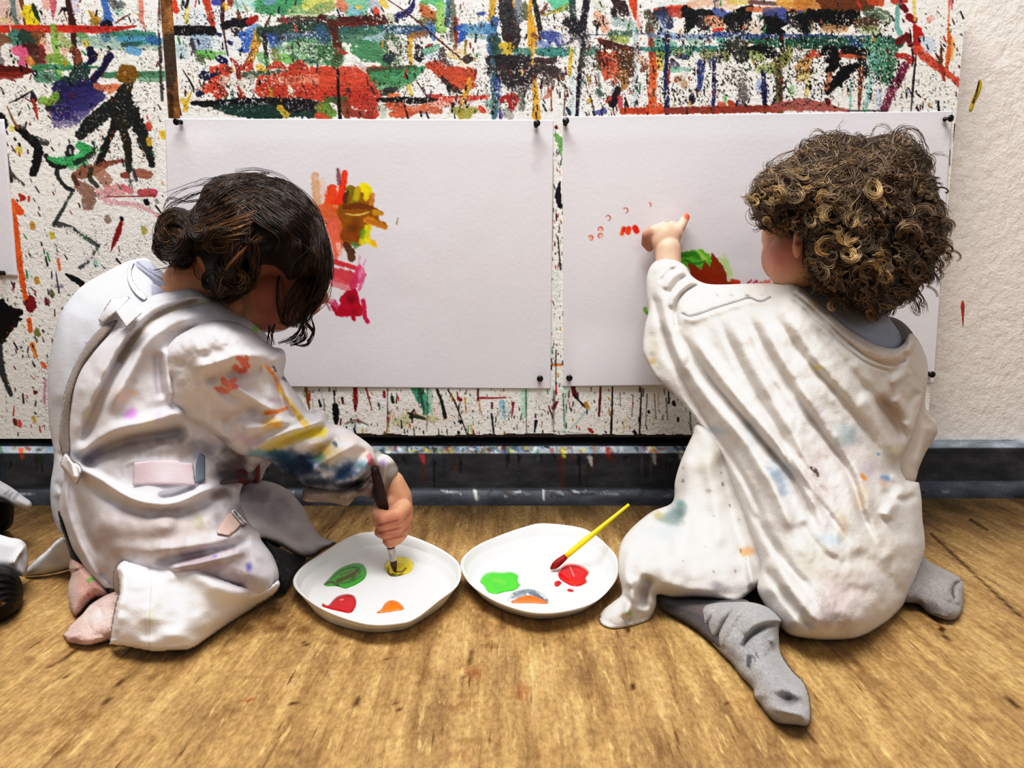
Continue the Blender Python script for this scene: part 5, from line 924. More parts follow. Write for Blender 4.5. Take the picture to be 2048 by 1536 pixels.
blob([(644, 1212), (646, 1206), (656, 1210), (672, 1194), (690, 1188), (706, 1190), (713, 1202), (710, 1216), (700, 1226), (676, 1222), (656, 1217)], (196, 24, 36), 'paint_blob.002', 'red paint blob near the front rim of the left plate', [([(680, 1200), (686, 1199)], 1.5, (240, 190, 190), .8)])
blob([(752, 1226), (762, 1218), (770, 1206), (782, 1200), (798, 1204), (808, 1218), (790, 1222), (770, 1225)], (244, 128, 34), 'paint_blob.003', 'orange paint blob near the front rim of the left plate')
blob([(960, 1162), (968, 1148), (984, 1143), (1004, 1144), (1022, 1143), (1036, 1150), (1036, 1162), (1040, 1170), (1030, 1180), (1008, 1184), (992, 1188), (976, 1184), (968, 1172)], (84, 204, 60), 'paint_blob.004', 'bright green paint blob on the right plate', [([(990, 1160), (1006, 1164)], 5, (110, 206, 70), .8, .3)])
blob([(1116, 1144), (1124, 1132), (1140, 1126), (1160, 1130), (1174, 1138), (1178, 1146), (1172, 1156), (1174, 1164), (1160, 1172), (1144, 1172), (1128, 1164), (1118, 1156)], (214, 28, 36), 'paint_blob.005', 'large red paint blob on the right plate', [([(1140, 1134), (1148, 1152)], 1.6, (236, 150, 140), .9)])
blob([(1109, 1164), (1118, 1161), (1123, 1166), (1116, 1173), (1110, 1172)], (206, 28, 36), 'paint_drop', 'small red paint drop just left of the large red blob', h=.0008, group='red paint drops', step=1., cat='paint drop')
blob([(1134, 1179), (1140, 1177), (1148, 1181), (1144, 1184), (1137, 1183)], (206, 28, 36), 'paint_drop.001', 'tiny red paint drop in front of the large red blob', h=.0006, group='red paint drops', step=.8, cat='paint drop')
blob([(1020, 1190), (1028, 1184), (1040, 1180), (1060, 1178), (1080, 1184), (1094, 1196), (1098, 1206), (1088, 1206), (1070, 1196), (1050, 1194), (1034, 1200), (1016, 1202)], (206, 210, 214), 'paint_smear', 'grey brushed smear above the orange paint on the right plate', [([(1030, 1188), (1060, 1182), (1092, 1202)], 4, (110, 124, 140), .9, .4), ([(1024, 1194), (1050, 1188)], 3, (130, 140, 150), .8, .45), ([(1060, 1186), (1084, 1196)], 3, (90, 104, 124), .8, .4)], h=.0003, cat='paint smear', group='grey smear')
blob([(1024, 1206), (1030, 1198), (1046, 1191), (1064, 1190), (1082, 1196), (1096, 1207), (1060, 1206)], (240, 118, 36), 'paint_blob.006', 'orange paint blob under the grey smear on the right plate')
# ================================================================== brushes
M_yel = mat('yellow_lacquer', (236, 212, 24), .3, spec=.5, noise=(40, .08, (1, 1, 1))); M_redb = mat('red_loaded_bristle', (150, 30, 26), .4, noise=(120, .3, (1, 1, 1)), bump=[(400, .5, (1, 1, 1))])
M_dark = mat('dark_wood_handle', (58, 36, 30), .45, noise=(60, .3, (1, 1, 1))); M_ferr = mat('worn_white_ferrule', (206, 198, 186), .5, noise=(140, .35, (1, 1, 1))); M_bris = mat('muddy_bristle', (92, 74, 34), .5, noise=(150, .4, (1, 1, 1)))
def seg(p0, p1, rads, n=12, m=10):
    t = np.linspace(0, 1, m)[:, None]; return loft(tube(np.asarray(p0)*(1-t)+np.asarray(p1)*t, rads, n))
b0 = atZ(1101, 1138, .0068); b1 = atZ(1258, 1008, .0)        # yellow brush: bristles on the plate floor, handle over the back rim
ray_t = rays(1258., 1008.); tip = None
zt_ = .075; b1 = atZ(1258., 1009., zt_)
br = empty('paintbrush', tuple(b0), 'yellow handled paintbrush with red bristles lying across the right plate', 'paintbrush')
u = b1-b0; pA = b0+u*.165
V, F = seg(pA, b1, (.0030, .0036, .0034, .0027, .0022, .0019)); link('handle', py_mesh('brush_handle', V, F, M_yel, True), br)
V, F = seg(b0, b0+u*.19, (.0012, .0042, .0046, .0040, .0034), 14); link('bristles', py_mesh('brush_bristles', V, F, M_redb, True), br)
HAND = atY(772., 1036., -.276)                                # where the left child's fist is
t0 = atZ(790., 1142., .0045)
d_ = HAND-t0; topb = atY(749., 936., -.304)
br2 = empty('paintbrush.001', tuple(t0), 'dark handled paintbrush in the bent child\'s fist, tip in yellow paint', 'paintbrush')
m0 = t0+(HAND-t0)*.24; m1 = t0+(HAND-t0)*.56
V, F = seg(t0, m0, (.0016, .0040, .0040), 12); link('bristles', py_mesh('brush_bristles', V, F, M_bris, True), br2)
V, F = seg(t0+(HAND-t0)*.2, m1, (.0040, .0042, .0046)); link('ferrule', py_mesh('brush_ferrule', V, F, M_ferr, True), br2)
for f_ in (.44, .49):
    a_ = t0+(HAND-t0)*f_; V, F = seg(a_, t0+(HAND-t0)*(f_+.02), (.0048, .0048), 12, 3); link('band', py_mesh('brush_band', V, F, M_pin, True), br2)
pts = smooth_open([m1, HAND, HAND+(topb-HAND)*.45, topb], 6); V, F = loft(tube(pts, (.0046, .0052, .006, .0062, .0045), 12)); link('handle', py_mesh('brush_handle', V, F, M_dark, True), br2)
# ================================================================== child with curly hair (right)
M_cloth = mat('washed_cotton', attr=True, rough=.85, spec=.15, sheen=.2, bump=[(420, .25, (1, 1, 1)), (60, .25, (1, 1, 1))], noise=(22, .05, (1, 1, 1)))
M_knit = mat('grey_knit', attr=True, rough=.95, spec=.1, sheen=.4, bump=[(700, .6, (1, 1, 1)), (160, .3, (1, 1, 1))], noise=[(420, .22, (1, 1, 1)), (30, .12, (1, 1, 1))])
M_skin = mat('child_skin', attr=True, rough=.5, spec=.35, sss=.12, noise=(60, .05, (1, 1, 1)), bump=[(350, .1, (1, 1, 1))])
M_hair = mat('hair', attr=True, rough=.45, spec=.35, noise=(140, .15, (1, 1, 1)))
CR = empty('person', tuple(atZ(1650., 1200.)), 'curly haired child in an oversized off-white shirt kneeling with back turned, pointing at paper', 'person', 'children painting')
CT = (216, 212, 208)
SM = Form([(1587, 567), (1560, 566), (1502, 567), (1440, 569), (1408, 566), (1384, 552), (1369, 530), (1340, 517), (1318, 518), (1300, 534), (1293, 560), (1294, 595), (1297, 622), (1289, 655), (1286, 700), (1295, 724), (1312, 755), (1338, 778), (1369, 810), (1400, 850),
           (1424, 886), (1447, 920), (1462, 960), (1486, 1022), (1509, 1084), (1522, 1130), (1514, 1176), (1527, 1206), (1550, 1240), (1575, 1268), (1619, 1278), (1670, 1280), (1716, 1275), (1755, 1256), (1794, 1225), (1826, 1178), (1845, 1123), (1850, 1084), (1845, 1037), (1843, 998), (1838, 965), (1812, 960),
           (1800, 930), (1822, 880), (1846, 800), (1855, 750), (1849, 706), (1832, 674), (1818, 668), (1806, 688), (1783, 697), (1744, 686), (1697, 658), (1650, 616), (1618, 586)], 2.6, True, (40, 41), CT)
def rd(pts, w=11, a=.006, **k): SM.ridge(pts, w, a*1.3, **k)
# long pulled folds from the raised arm to the seat
rd([(1361, 661), (1384, 704), (1416, 755), (1455, 802), (1502, 857), (1541, 903), (1580, 950), (1612, 1010), (1640, 1070)], 8, -.011, ends=.12)
rd([(1376, 655), (1404, 700), (1440, 750), (1480, 800), (1524, 850), (1566, 900), (1610, 960), (1650, 1030)], 13, .011, ends=.12)
rd([(1345, 665), (1368, 720), (1400, 775), (1440, 825), (1486, 880), (1520, 930), (1560, 1000), (1590, 1080)], 14, .011, ends=.12)
rd([(1322, 640), (1337, 690), (1357, 745), (1384, 802), (1423, 860), (1462, 915), (1500, 980), (1530, 1050)], 7, -.007, ends=.1)
rd([(1306, 583), (1318, 640), (1330, 690), (1350, 740)], 8, -.006); rd([(1318, 570), (1334, 640), (1350, 700), (1376, 760)], 11, .007)
rd([(1435, 630), (1466, 700), (1502, 771), (1564, 876), (1591, 942), (1650, 1020), (1709, 1100)], 8, -.006, ends=.15); rd([(1455, 630), (1490, 700), (1530, 775), (1586, 866), (1620, 930), (1680, 1010)], 12, .006)
rd([(1490, 614), (1533, 704), (1591, 794), (1654, 884), (1697, 945), (1728, 1037), (1767, 1116)], 8, -.0065, ends=.15); rd([(1512, 614), (1556, 700), (1614, 790), (1676, 876), (1720, 950), (1756, 1050)], 13, .006)
rd([(1545, 622), (1599, 704), (1670, 786), (1736, 868), (1770, 930)], 8, -.005); rd([(1570, 622), (1626, 706), (1700, 790), (1760, 868)], 12, .0045)
rd([(1620, 640), (1690, 730), (1750, 800), (1790, 860)], 10, -.005)
rd([(1748, 790), (1775, 821), (1800, 865), (1808, 890)], (8, 18, 12), -.012, ends=.25); rd([(1720, 780), (1750, 830), (1780, 890), (1806, 930)], 14, .008); rd([(1790, 790), (1812, 830), (1826, 870)], 12, .009)
rd([(1775, 755), (1800, 730), (1812, 700)], 8, -.005); rd([(1780, 770), (1822, 740)], 8, .004); rd([(1840, 780), (1818, 810), (1812, 850)], 8, -.006)
rd([(1812, 968), (1790, 1000), (1770, 1040)], 12, .008); rd([(1836, 990), (1800, 1000), (1760, 980)], 8, -.006); rd([(1780, 950), (1800, 962), (1830, 968)], 8, .006)
rd([(1525, 1131), (1560, 1180), (1600, 1230), (1630, 1262)], 9, -.007); rd([(1540, 1110), (1580, 1170), (1625, 1230), (1650, 1262)], 14, .006); rd([(1500, 1010), (1540, 1080), (1590, 1150), (1630, 1180)], 10, -.006); rd([(1600, 1040), (1640, 1100), (1700, 1140)], 12, -.005)
rd([(1700, 1100), (1770, 1150), (1800, 1200)], 14, -.004); rd([(1645, 1080), (1680, 1130), (1740, 1180)], 16, .004); rd([(1776, 1110), (1780, 1160), (1760, 1220)], 10, -.003)
# shoulder seam, sleeve bunching, cuff
rd([(1364, 626), (1384, 632), (1431, 616), (1470, 604), (1498, 596), (1521, 603), (1541, 594)], 2.8, -.0025, ends=.02); rd([(1366, 632), (1386, 640), (1433, 624), (1500, 604), (1543, 602)], 7, .003, ends=.05)
rd([(1405, 566), (1375, 580), (1357, 600), (1351, 625), (1355, 660)], 4, -.007, ends=.08); rd([(1395, 556), (1368, 572), (1346, 596), (1340, 620)], 6, .006); rd([(1385, 548), (1360, 560), (1336, 590)], 4, -.006); rd([(1372, 540), (1346, 552), (1326, 580)], 6, .006); rd([(1362, 532), (1340, 542), (1318, 566)], 3.5, -.005); rd([(1428, 566), (1400, 582), (1380, 604)], 5, -.003); rd([(1302, 545), (1330, 528), (1364, 536)], 6, .003)
for x in (1440, 1470, 1500, 1530): rd([(x, 570), (x-6, 592)], 6, .003)
# collar band
rd([(1592, 575), (1620, 594), (1655, 624), (1697, 668), (1740, 698), (1783, 712), (1812, 700), (1822, 680)], 10, .006, ends=.02); rd([(1584, 586), (1616, 612), (1652, 645), (1694, 684), (1738, 716), (1782, 730), (1815, 720)], 3, -.004, ends=.03); rd([(1580, 596), (1612, 622), (1650, 656), (1692, 696), (1736, 728), (1782, 743)], 2.4, -.003, ends=.05)
SM.ripple(.02, .02, .004, 3); SM.ripple(.06, .05, .0015, 9)
c = SM.cv
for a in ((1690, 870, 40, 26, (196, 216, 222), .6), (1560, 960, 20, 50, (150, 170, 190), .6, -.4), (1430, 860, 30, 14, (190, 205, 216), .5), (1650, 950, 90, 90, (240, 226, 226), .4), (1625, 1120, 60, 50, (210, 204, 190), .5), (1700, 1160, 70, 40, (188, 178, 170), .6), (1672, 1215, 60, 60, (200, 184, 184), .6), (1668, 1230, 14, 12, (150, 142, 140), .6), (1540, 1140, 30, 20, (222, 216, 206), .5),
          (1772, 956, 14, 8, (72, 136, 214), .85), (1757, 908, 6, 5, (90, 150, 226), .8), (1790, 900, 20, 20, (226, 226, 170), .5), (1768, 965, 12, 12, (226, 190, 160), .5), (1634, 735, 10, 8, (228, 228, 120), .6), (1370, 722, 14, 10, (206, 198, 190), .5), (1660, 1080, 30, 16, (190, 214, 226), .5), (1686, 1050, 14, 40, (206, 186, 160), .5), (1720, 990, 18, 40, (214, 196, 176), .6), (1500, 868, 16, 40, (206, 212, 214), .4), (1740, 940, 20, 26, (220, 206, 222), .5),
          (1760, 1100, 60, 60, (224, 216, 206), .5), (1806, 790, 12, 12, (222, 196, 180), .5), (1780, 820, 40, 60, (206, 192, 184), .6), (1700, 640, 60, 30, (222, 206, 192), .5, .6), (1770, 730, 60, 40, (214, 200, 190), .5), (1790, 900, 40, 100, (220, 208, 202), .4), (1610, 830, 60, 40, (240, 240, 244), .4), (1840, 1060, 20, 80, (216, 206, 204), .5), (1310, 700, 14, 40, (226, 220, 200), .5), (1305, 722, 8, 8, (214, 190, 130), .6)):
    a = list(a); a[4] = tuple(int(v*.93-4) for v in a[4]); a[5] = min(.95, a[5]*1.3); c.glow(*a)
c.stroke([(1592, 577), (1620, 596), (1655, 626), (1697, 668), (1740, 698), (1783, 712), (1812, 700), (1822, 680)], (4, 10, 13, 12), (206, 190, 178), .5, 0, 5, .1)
c.glow(1780, 835, 24, 60, (176, 160, 150), .6, -.4); c.glow(1760, 706, 60, 16, (190, 174, 164), .5, .3); c.glow(1680, 1180, 90, 60, (206, 192, 186), .45); c.glow(1720, 1120, 60, 60, (206, 198, 186), .4)  # painted shade in the right arm fold, then collar tone and stains
c.stroke([(1624, 936), (1632, 944), (1636, 952)], (4, 5, 3), (70, 64, 58), .85, .35); c.stroke([(1724, 950), (1730, 957)], 3.6, (230, 150, 70), .95, .1); c.stroke([(1370, 728), (1376, 716)], 4, (160, 146, 140), .5, .4); c.stroke([(1640, 1190), (1660, 1234)], 12, (160, 150, 146), .4, .5); c.stroke([(1290, 740), (1320, 762)], 2, (120, 100, 80), .6, .3)
c.stroke([(1364, 626), (1384, 632), (1431, 616), (1470, 604), (1498, 596), (1521, 603), (1541, 594)], 1.3, (84, 82, 84), .85, 0, 2.4, 0)
for p in ([(1361, 661), (1400, 735), (1455, 802), (1541, 903)], [(1322, 640), (1357, 745), (1423, 860)]): c.stroke(p, 3, (170, 162, 156), .35, .1, 5)  # crease shade painted along the pulled folds
ctrl = [(1587, 567, -.235), (1500, 567, -.185), (1423, 568, -.135), (1370, 530, -.075), (1325, 517, -.042), (1293, 560, -.05), (1288, 690, -.105), (1312, 755, -.14), (1400, 850, -.215), (1460, 960, -.275), (1510, 1090, -.335), (1527, 1206, -.375), (1575, 1268, float(floor_y(1575., 1268.))), (1670, 1280, float(floor_y(1670., 1280.))), (1755, 1256, float(floor_y(1755., 1256.))),
        (1826, 1178, -.335), (1850, 1084, -.30), (1840, 970, -.26), (1846, 800, -.195), (1849, 706, -.19), (1806, 688, -.235), (1744, 686, -.262), (1650, 616, -.255)]
smock = SM.build('smock', M_cloth, ctrl, [(1325, 545, .045), (1345, 530, .045), (1300, 700, .02), (1380, 640, .035), (1450, 750, .04), (1600, 800, .055), (1700, 1000, .075), (1650, 1150, .075), (1780, 800, .045), (1840, 900, .04), (1520, 1000, .05), (1400, 520, .03)], 80, CR, back=.9, ymax=-.034, label='oversized off-white shirt with paint stains')
# skirt part of the smock over the left knee
SK = Form([(1400, 846), (1384, 872), (1363, 919), (1350, 962), (1345, 1004), (1306, 1022), (1275, 1045), (1252, 1069), (1241, 1090), (1237, 1118), (1238, 1150), (1244, 1186), (1226, 1204), (1206, 1220), (1197, 1237), (1206, 1251), (1232, 1257), (1275, 1248), (1300, 1237), (1312, 1211), (1315, 1189), (1345, 1194), (1392, 1193), (1439, 1197), (1472, 1204), (1496, 1188), (1518, 1172), (1560, 1150), (1600, 1060), (1570, 960), (1480, 860)], 3.6, True, (), CT)
SK.ridge([(1340, 1010), (1356, 1060), (1350, 1120)], 14, -.006); SK.ridge([(1370, 900), (1372, 1000), (1362, 1100)], 18, .008); SK.ridge([(1440, 900), (1456, 980), (1474, 1060), (1500, 1130)], 12, -.008); SK.ridge([(1410, 900), (1428, 1000), (1440, 1100)], 14, .006)
SK.ridge([(1262, 1090), (1250, 1140), (1256, 1180)], 10, .008); SK.ridge([(1300, 1150), (1288, 1180), (1284, 1220)], 10, -.016); SK.ridge([(1262, 1150), (1262, 1200), (1252, 1240)], 9, .010); SK.ridge([(1320, 1160), (1370, 1178), (1440, 1182)], 12, .006); SK.ridge([(1244, 1186), (1262, 1210), (1256, 1250)], 5, -.006); SK.ridge([(1490, 1100), (1502, 1150), (1506, 1180)], 8, .008)
SK.ripple(.025, .025, .004, 5)
c = SK.cv
for a in ((1355, 1026, 26, 34, (118, 140, 140), .75, .5), (1330, 1040, 26, 14, (150, 164, 160), .6), (1362, 1008, 10, 10, (110, 170, 160), .6), (1316, 1030, 14, 10, (200, 190, 140), .6), (1320, 1066, 40, 20, (200, 216, 220), .5), (1418, 982, 8, 6, (170, 170, 170), .6), (1493, 1104, 16, 12, (230, 176, 130), .75), (1420, 920, 30, 30, (226, 220, 206), .5), (1258, 1226, 8, 6, (150, 200, 110), .6), (1430, 1170, 20, 12, (180, 170, 180), .5), (1400, 1180, 90, 14, (210, 200, 196), .5), (1290, 1190, 26, 30, (200, 190, 180), .6), (1345, 985, 10, 30, (210, 210, 205), .5)):
    a = list(a); a[4] = tuple(int(v*.93-4) for v in a[4]); a[5] = min(.95, a[5]*1.25); c.glow(*a)
c.specks((1340, 930, 1500, 1160), 14, [K, (80, 80, 80)], (.6, 1.4), (1, 1.5))
fy = lambda x, y: float(floor_y(float(x), float(y)))
SK.build('smock_skirt', M_cloth, [(1400, 846, -.20), (1363, 919, -.215), (1345, 1004, -.225), (1275, 1045, -.275), (1238, 1118, -.335), (1244, 1186, -.37), (1197, 1237, fy(1197, 1237)), (1232, 1257, fy(1232, 1257)), (1300, 1237, fy(1300, 1237)), (1315, 1189, -.365), (1400, 1195, -.37), (1472, 1204, -.372), (1518, 1172, -.355), (1600, 1060, -.31), (1570, 960, -.26), (1480, 860, -.20)],
         [(1260, 1080, .03), (1230, 1240, .012), (1300, 1120, .05), (1400, 1000, .045), (1400, 1150, .035), (1480, 1150, .02), (1300, 1230, .012)], 60, smock, back=.6)
# right sleeve behind the shoulder
SL = Form([(1800, 660), (1830, 676), (1850, 708), (1856, 740), (1853, 780), (1851, 812), (1862, 832), (1873, 842), (1875, 864), (1862, 888), (1851, 906), (1838, 936), (1828, 966), (1800, 968), (1770, 900), (1760, 760)], 3.6, True, (), (222, 214, 208))
SL.ridge([(1850, 800), (1838, 850), (1826, 920)], 9, -.008); SL.ridge([(1862, 846), (1846, 890), (1830, 940)], 8, .006); SL.ridge([(1868, 840), (1856, 848), (1852, 830)], 4, -.004); SL.ridge([(1812, 700), (1846, 712)], 2.5, -.003, ends=.02)
SL.cv.stroke([(1822, 704), (1840, 706), (1852, 712)], 1.2, (70, 68, 66), .8, .05, 1.6)
SL.build('sleeve', M_cloth, [(1800, 660, -.16), (1850, 720, -.165), (1853, 800, -.15), (1875, 860, -.11), (1830, 966, -.17), (1770, 900, -.2), (1760, 760, -.2)], .03, 40, smock)
# inside of the collar, its shade in a darker base colour, and the shirt below
IC = Form([(1764, 634), (1790, 636), (1812, 650), (1828, 672), (1822, 690), (1806, 696), (1780, 700), (1740, 696), (1740, 650)], 3, True, (), (120, 108, 104))
IC.build('collar_inside', M_cloth, [(1764, 634, -.17), (1828, 672, -.19), (1780, 700, -.235), (1740, 660, -.2)], .004, 10, smock, sheet=True)
SH = Form([(1570, 560), (1640, 576), (1700, 600), (1760, 616), (1782, 640), (1800, 668), (1802, 690), (1780, 702), (1744, 694), (1697, 670), (1650, 630), (1600, 590)], 3, True, (), (164, 170, 184))
SH.ridge([(1620, 590), (1680, 640), (1750, 680)], 12, .004); SH.ridge([(1770, 650), (1782, 690)], 4, -.003)
SH.build('undershirt', M_cloth, [(1570, 560, -.215), (1640, 576, -.225), (1760, 616, -.215), (1800, 680, -.222), (1744, 694, -.25), (1650, 630, -.245)], .012, 30, CR, label='grey blue undershirt at the neck')
# trouser legs and socks
TR = Form([(1316, 1186), (1350, 1196), (1440, 1196), (1480, 1196), (1500, 1208), (1480, 1240), (1450, 1300), (1424, 1286), (1396, 1262), (1366, 1242), (1336, 1226), (1318, 1212)], 3, True, (), (92, 88, 88))
TR.cv.glow(1410, 1220, 40, 14, (130, 96, 100), .5); TR.ridge([(1350, 1200), (1420, 1220), (1470, 1230)], 12, .004)
TR.build('trouser_leg', M_knit, [(1316, 1186, -.33), (1336, 1226, fy(1336, 1226)), (1424, 1286, fy(1424, 1286)), (1450, 1300, fy(1450, 1300)), (1480, 1196, -.36), (1400, 1195, -.345)], .03, 40, CR, back=.5, label='dark grey trouser leg')
GS = (176, 174, 174)
S1 = Form([(1404, 1216), (1430, 1206), (1468, 1204), (1500, 1204), (1530, 1212), (1552, 1226), (1568, 1243), (1560, 1252), (1558, 1270), (1560, 1296), (1570, 1320), (1588, 1344), (1608, 1364), (1618, 1390), (1622, 1420), (1621, 1442), (1612, 1452), (1590, 1450), (1556, 1446), (1534, 1428), (1520, 1408), (1508, 1394), (1504, 1376), (1480, 1350), (1462, 1326), (1440, 1304), (1416, 1276), (1402, 1248)], 2.6, True, (6,), GS)
S1.ridge([(1478, 1206), (1452, 1238), (1436, 1270), (1432, 1300)], 3, -.006, ends=.04); S1.ridge([(1488, 1208), (1464, 1244), (1446, 1280), (1444, 1304)], 7, .004); S1.ridge([(1440, 1208), (1420, 1238), (1412, 1262)], 3, -.004); S1.ridge([(1458, 1206), (1434, 1244), (1424, 1278)], 6, .004); S1.ridge([(1424, 1218), (1408, 1250)], 4, .002)
S1.ridge([(1566, 1246), (1540, 1250), (1514, 1262), (1494, 1280), (1484, 1300)], 5, -.009, ends=.1); S1.ridge([(1564, 1238), (1536, 1238), (1506, 1250), (1484, 1272)], 9, .006); S1.ridge([(1558, 1292), (1546, 1300), (1530, 1320)], 7, -.004); S1.ridge([(1554, 1274), (1540, 1284)], 7, .004)
S1.bump(1576, 1400, 22, 12, -.010, .4); S1.bump(1580, 1424, 30, 9, .007, .3); S1.bump(1556, 1376, 26, 20, .006); S1.bump(1600, 1388, 10, 12, .005); S1.bump(1520, 1330, 26, 24, .004); S1.bump(1601, 1384, 4, 9, -.004, -.7); S1.ripple(.05, .05, .0015, 3)
c = S1.cv
c.stroke([(1499, 1316), (1497, 1332)], (5, 4), (78, 76, 82), .85, .2); c.stroke([(1494, 1310), (1506, 1312), (1510, 1322)], 1.6, (100, 98, 102), .7, .4); c.stroke([(1512, 1306), (1516, 1314)], 2, (90, 88, 92), .7, .4); c.glow(1580, 1400, 26, 14, (112, 100, 98), .6); c.glow(1530, 1430, 40, 12, (110, 100, 96), .5, .5); c.glow(1466, 1318, 16, 40, (118, 110, 106), .4, -.7); c.glow(1550, 1350, 40, 50, (164, 162, 164), .5)
S1.build('sock', M_knit, [(1404, 1216, -.385), (1468, 1204, -.395), (1530, 1212, -.405), (1566, 1246, -.415), (1560, 1296, -.44), (1608, 1364, -.48), (1621, 1442, fy(1621, 1444)), (1556, 1446, fy(1556, 1446)), (1508, 1394, fy(1508, 1394)), (1462, 1326, fy(1462, 1326)), (1416, 1276, fy(1416, 1276))],
         [(1430, 1240, .03), (1520, 1270, .04), (1540, 1340, .035), (1580, 1410, .03)], 42, CR, back=.6, label='grey sock on the foot nearest the camera')
S2 = Form([(1776, 1150), (1810, 1128), (1842, 1112), (1860, 1124), (1884, 1136), (1908, 1148), (1922, 1158), (1928, 1176), (1927, 1204), (1922, 1228), (1906, 1240), (1884, 1238), (1856, 1226), (1836, 1208), (1800, 1200)], 2.6, True, (), (160, 154, 152))
S2.ridge([(1922, 1160), (1908, 1170), (1904, 1184), (1906, 1196)], 4, -.008, ends=.1); S2.ridge([(1916, 1166), (1920, 1190), (1914, 1210)], 7, .005); S2.ridge([(1896, 1156), (1894, 1180), (1900, 1206)], 7, .004); S2.ripple(.05, .05, .002, 8)
S2.cv.glow(1860, 1216, 40, 16, (96, 90, 92), .5, .4); S2.cv.glow(1850, 1150, 40, 30, (130, 122, 118), .4); S2.cv.stroke([(1921, 1160), (1908, 1171), (1905, 1186), (1908, 1196)], 2, (60, 56, 58), .7, .1, 2)
S2.build('sock', M_knit, [(1776, 1150, -.31), (1842, 1112, -.29), (1908, 1148, -.32), (1928, 1190, -.345), (1906, 1240, fy(1906, 1240)), (1856, 1226, fy(1856, 1226)), (1800, 1200, -.35)], .03, 40, CR, back=.7, label='grey sock on the far foot at the right')
# body: head, neck, torso, arms, hands, legs as one skin
B = Blobby()
A3 = lambda x, y, d: atY(float(x), float(y), d)
hc = A3(1712, 470, -.215)
B.ell(hc+np.array([.0, .01, .01]), (.068, .074, .072)); B.ell(A3(1588, 520, -.222), (.031, .034, .036)); B.ell(A3(1562, 512, -.20), (.022, .028, .03)); B.ell(A3(1600, 550, -.205), (.026, .03, .022)); B.ell(A3(1575, 470, -.19), (.03, .03, .035))
B.ell(A3(1548, 505, -.168), (.011, .011, .010)); B.ell(A3(1570, 560, -.175), (.014, .016, .012)); B.ell(A3(1556, 535, -.17), (.010, .010, .006))
B.limb([A3(1650, 560, -.205), A3(1690, 640, -.205), A3(1680, 740, -.2)], [.034, .03, .03]); B.ell(A3(1596, 492, -.262), (.006, .006, .014)); B.ell(A3(1600, 478, -.257), (.008, .005, .016))
B.ell(A3(1660, 860, -.215), (.06, .032, .10)); B.ell(A3(1660, 1090, -.27), (.07, .04, .07))
for pts, r in (([A3(1580, 720, -.19), A3(1420, 640, -.115), A3(1338, 575, -.05), A3(1336, 500, -.036)], [.024, .02, .0185, .0185]), ([A3(1740, 780, -.17), A3(1800, 860, -.13), A3(1780, 820, -.06)], [.024, .02, .017]), ([A3(1600, 1110, -.26), A3(1400, 1110, -.255), A3(1430, 1235, -.365), A3(1560, 1380, -.445)], [.04, .03, .02, .012]), ([A3(1720, 1110, -.25), A3(1740, 1060, -.14), A3(1840, 1160, -.27), A3(1885, 1190, -.325)], [.04, .03, .02, .012])): B.limb(pts, r)
# pointing hand, flat on the paper
B.ell(A3(1331, 478, -.0315), (.0215, .0145, .023)); B.ell(A3(1318, 466, -.030), (.014, .012, .014)); B.ell(A3(1346, 468, -.030), (.014, .012, .014))
B.limb([A3(1350, 470, -.028), A3(1362, 452, -.022), A3(1372, 434, -.0145)], [.0088, .0074, .0058])            # pointing finger
B.limb([A3(1306, 462, -.030), A3(1294, 470, -.027), A3(1291, 486, -.020), A3(1299, 496, -.016)], [.0085, .0078, .0066, .006])   # thumb side
B.limb([A3(1340, 458, -.026), A3(1344, 452, -.016), A3(1338, 462, -.011)], [.0082, .0074, .0064]); B.limb([A3(1326, 456, -.026), A3(1326, 452, -.016), A3(1324, 462, -.011)], [.0082, .0072, .0062]); B.limb([A3(1314, 460, -.025), A3(1311, 458, -.016), A3(1312, 468, -.011)], [.0074, .0066, .0058])
B.ell(A3(1782, 810, -.05), (.018, .02, .016))
for k, (x, y) in enumerate(((1764, 800), (1772, 792), (1782, 790), (1792, 794))): B.limb([A3(x+4, y+6, -.045), A3(x, y, -.03), A3(x, y+10, -.022)], [.0075, .0068, .006])
B.limb([A3(1798, 812, -.045), A3(1804, 800, -.034)], [.0078, .006])
def skinR(co):
    px, py = proj(co); c = np.tile(S((226, 192, 168)), (len(co), 1))
    f = ss(70, 10, np.hypot((px-1560)*.8, py-510)); f[py > 620] = 0
    c += (S((196, 136, 124))-c)*(f*.85)[:, None]
    f = ss(9, 3, np.hypot(px-1596, py-487)); c += (S((120, 56, 48))-c)*(f*.6)[:, None]
    f = ss(10, 3, np.hypot(px-1374, py-432)); c += (S((222, 80, 60))-c)*(f*.8)[:, None]
    f = ss(1312, 1292, px)*ss(440, 470, py)*ss(510, 496, py); c += (S((180, 120, 104))-c)*(f*.7)[:, None]
    f = ss(735, 760, py)*(1-ss(860, 840, px)*0)*(px > 1380); f[(px > 1730) & (py < 900)] = 0; c += (S((96, 92, 92))-c)*f[:, None]
    f = ((px > 1700) & (py > 700) & (py < 930) & (co[:, 1] < -.07)).astype(float); c += (S((214, 208, 202))-c)*f[:, None]
    return c*(.96+.08*fbm(px*.05, py*.05, 2))[:, None]
B.build('body', M_skin, .002, skinR, CR, 4)
V, F = loft([A3(1560, 488, -.155)+r for r in lathe([(.0003, -.006), (.004, -.005), (.006, -.002), (.0065, .001), (.005, .004), (.0003, .006)], 12)])
M_eye = mat('eye', (225, 222, 218), .2, noise=(50, .05, (1, 1, 1))); link('eye', py_mesh('eye', V, F, M_eye, True), CR)
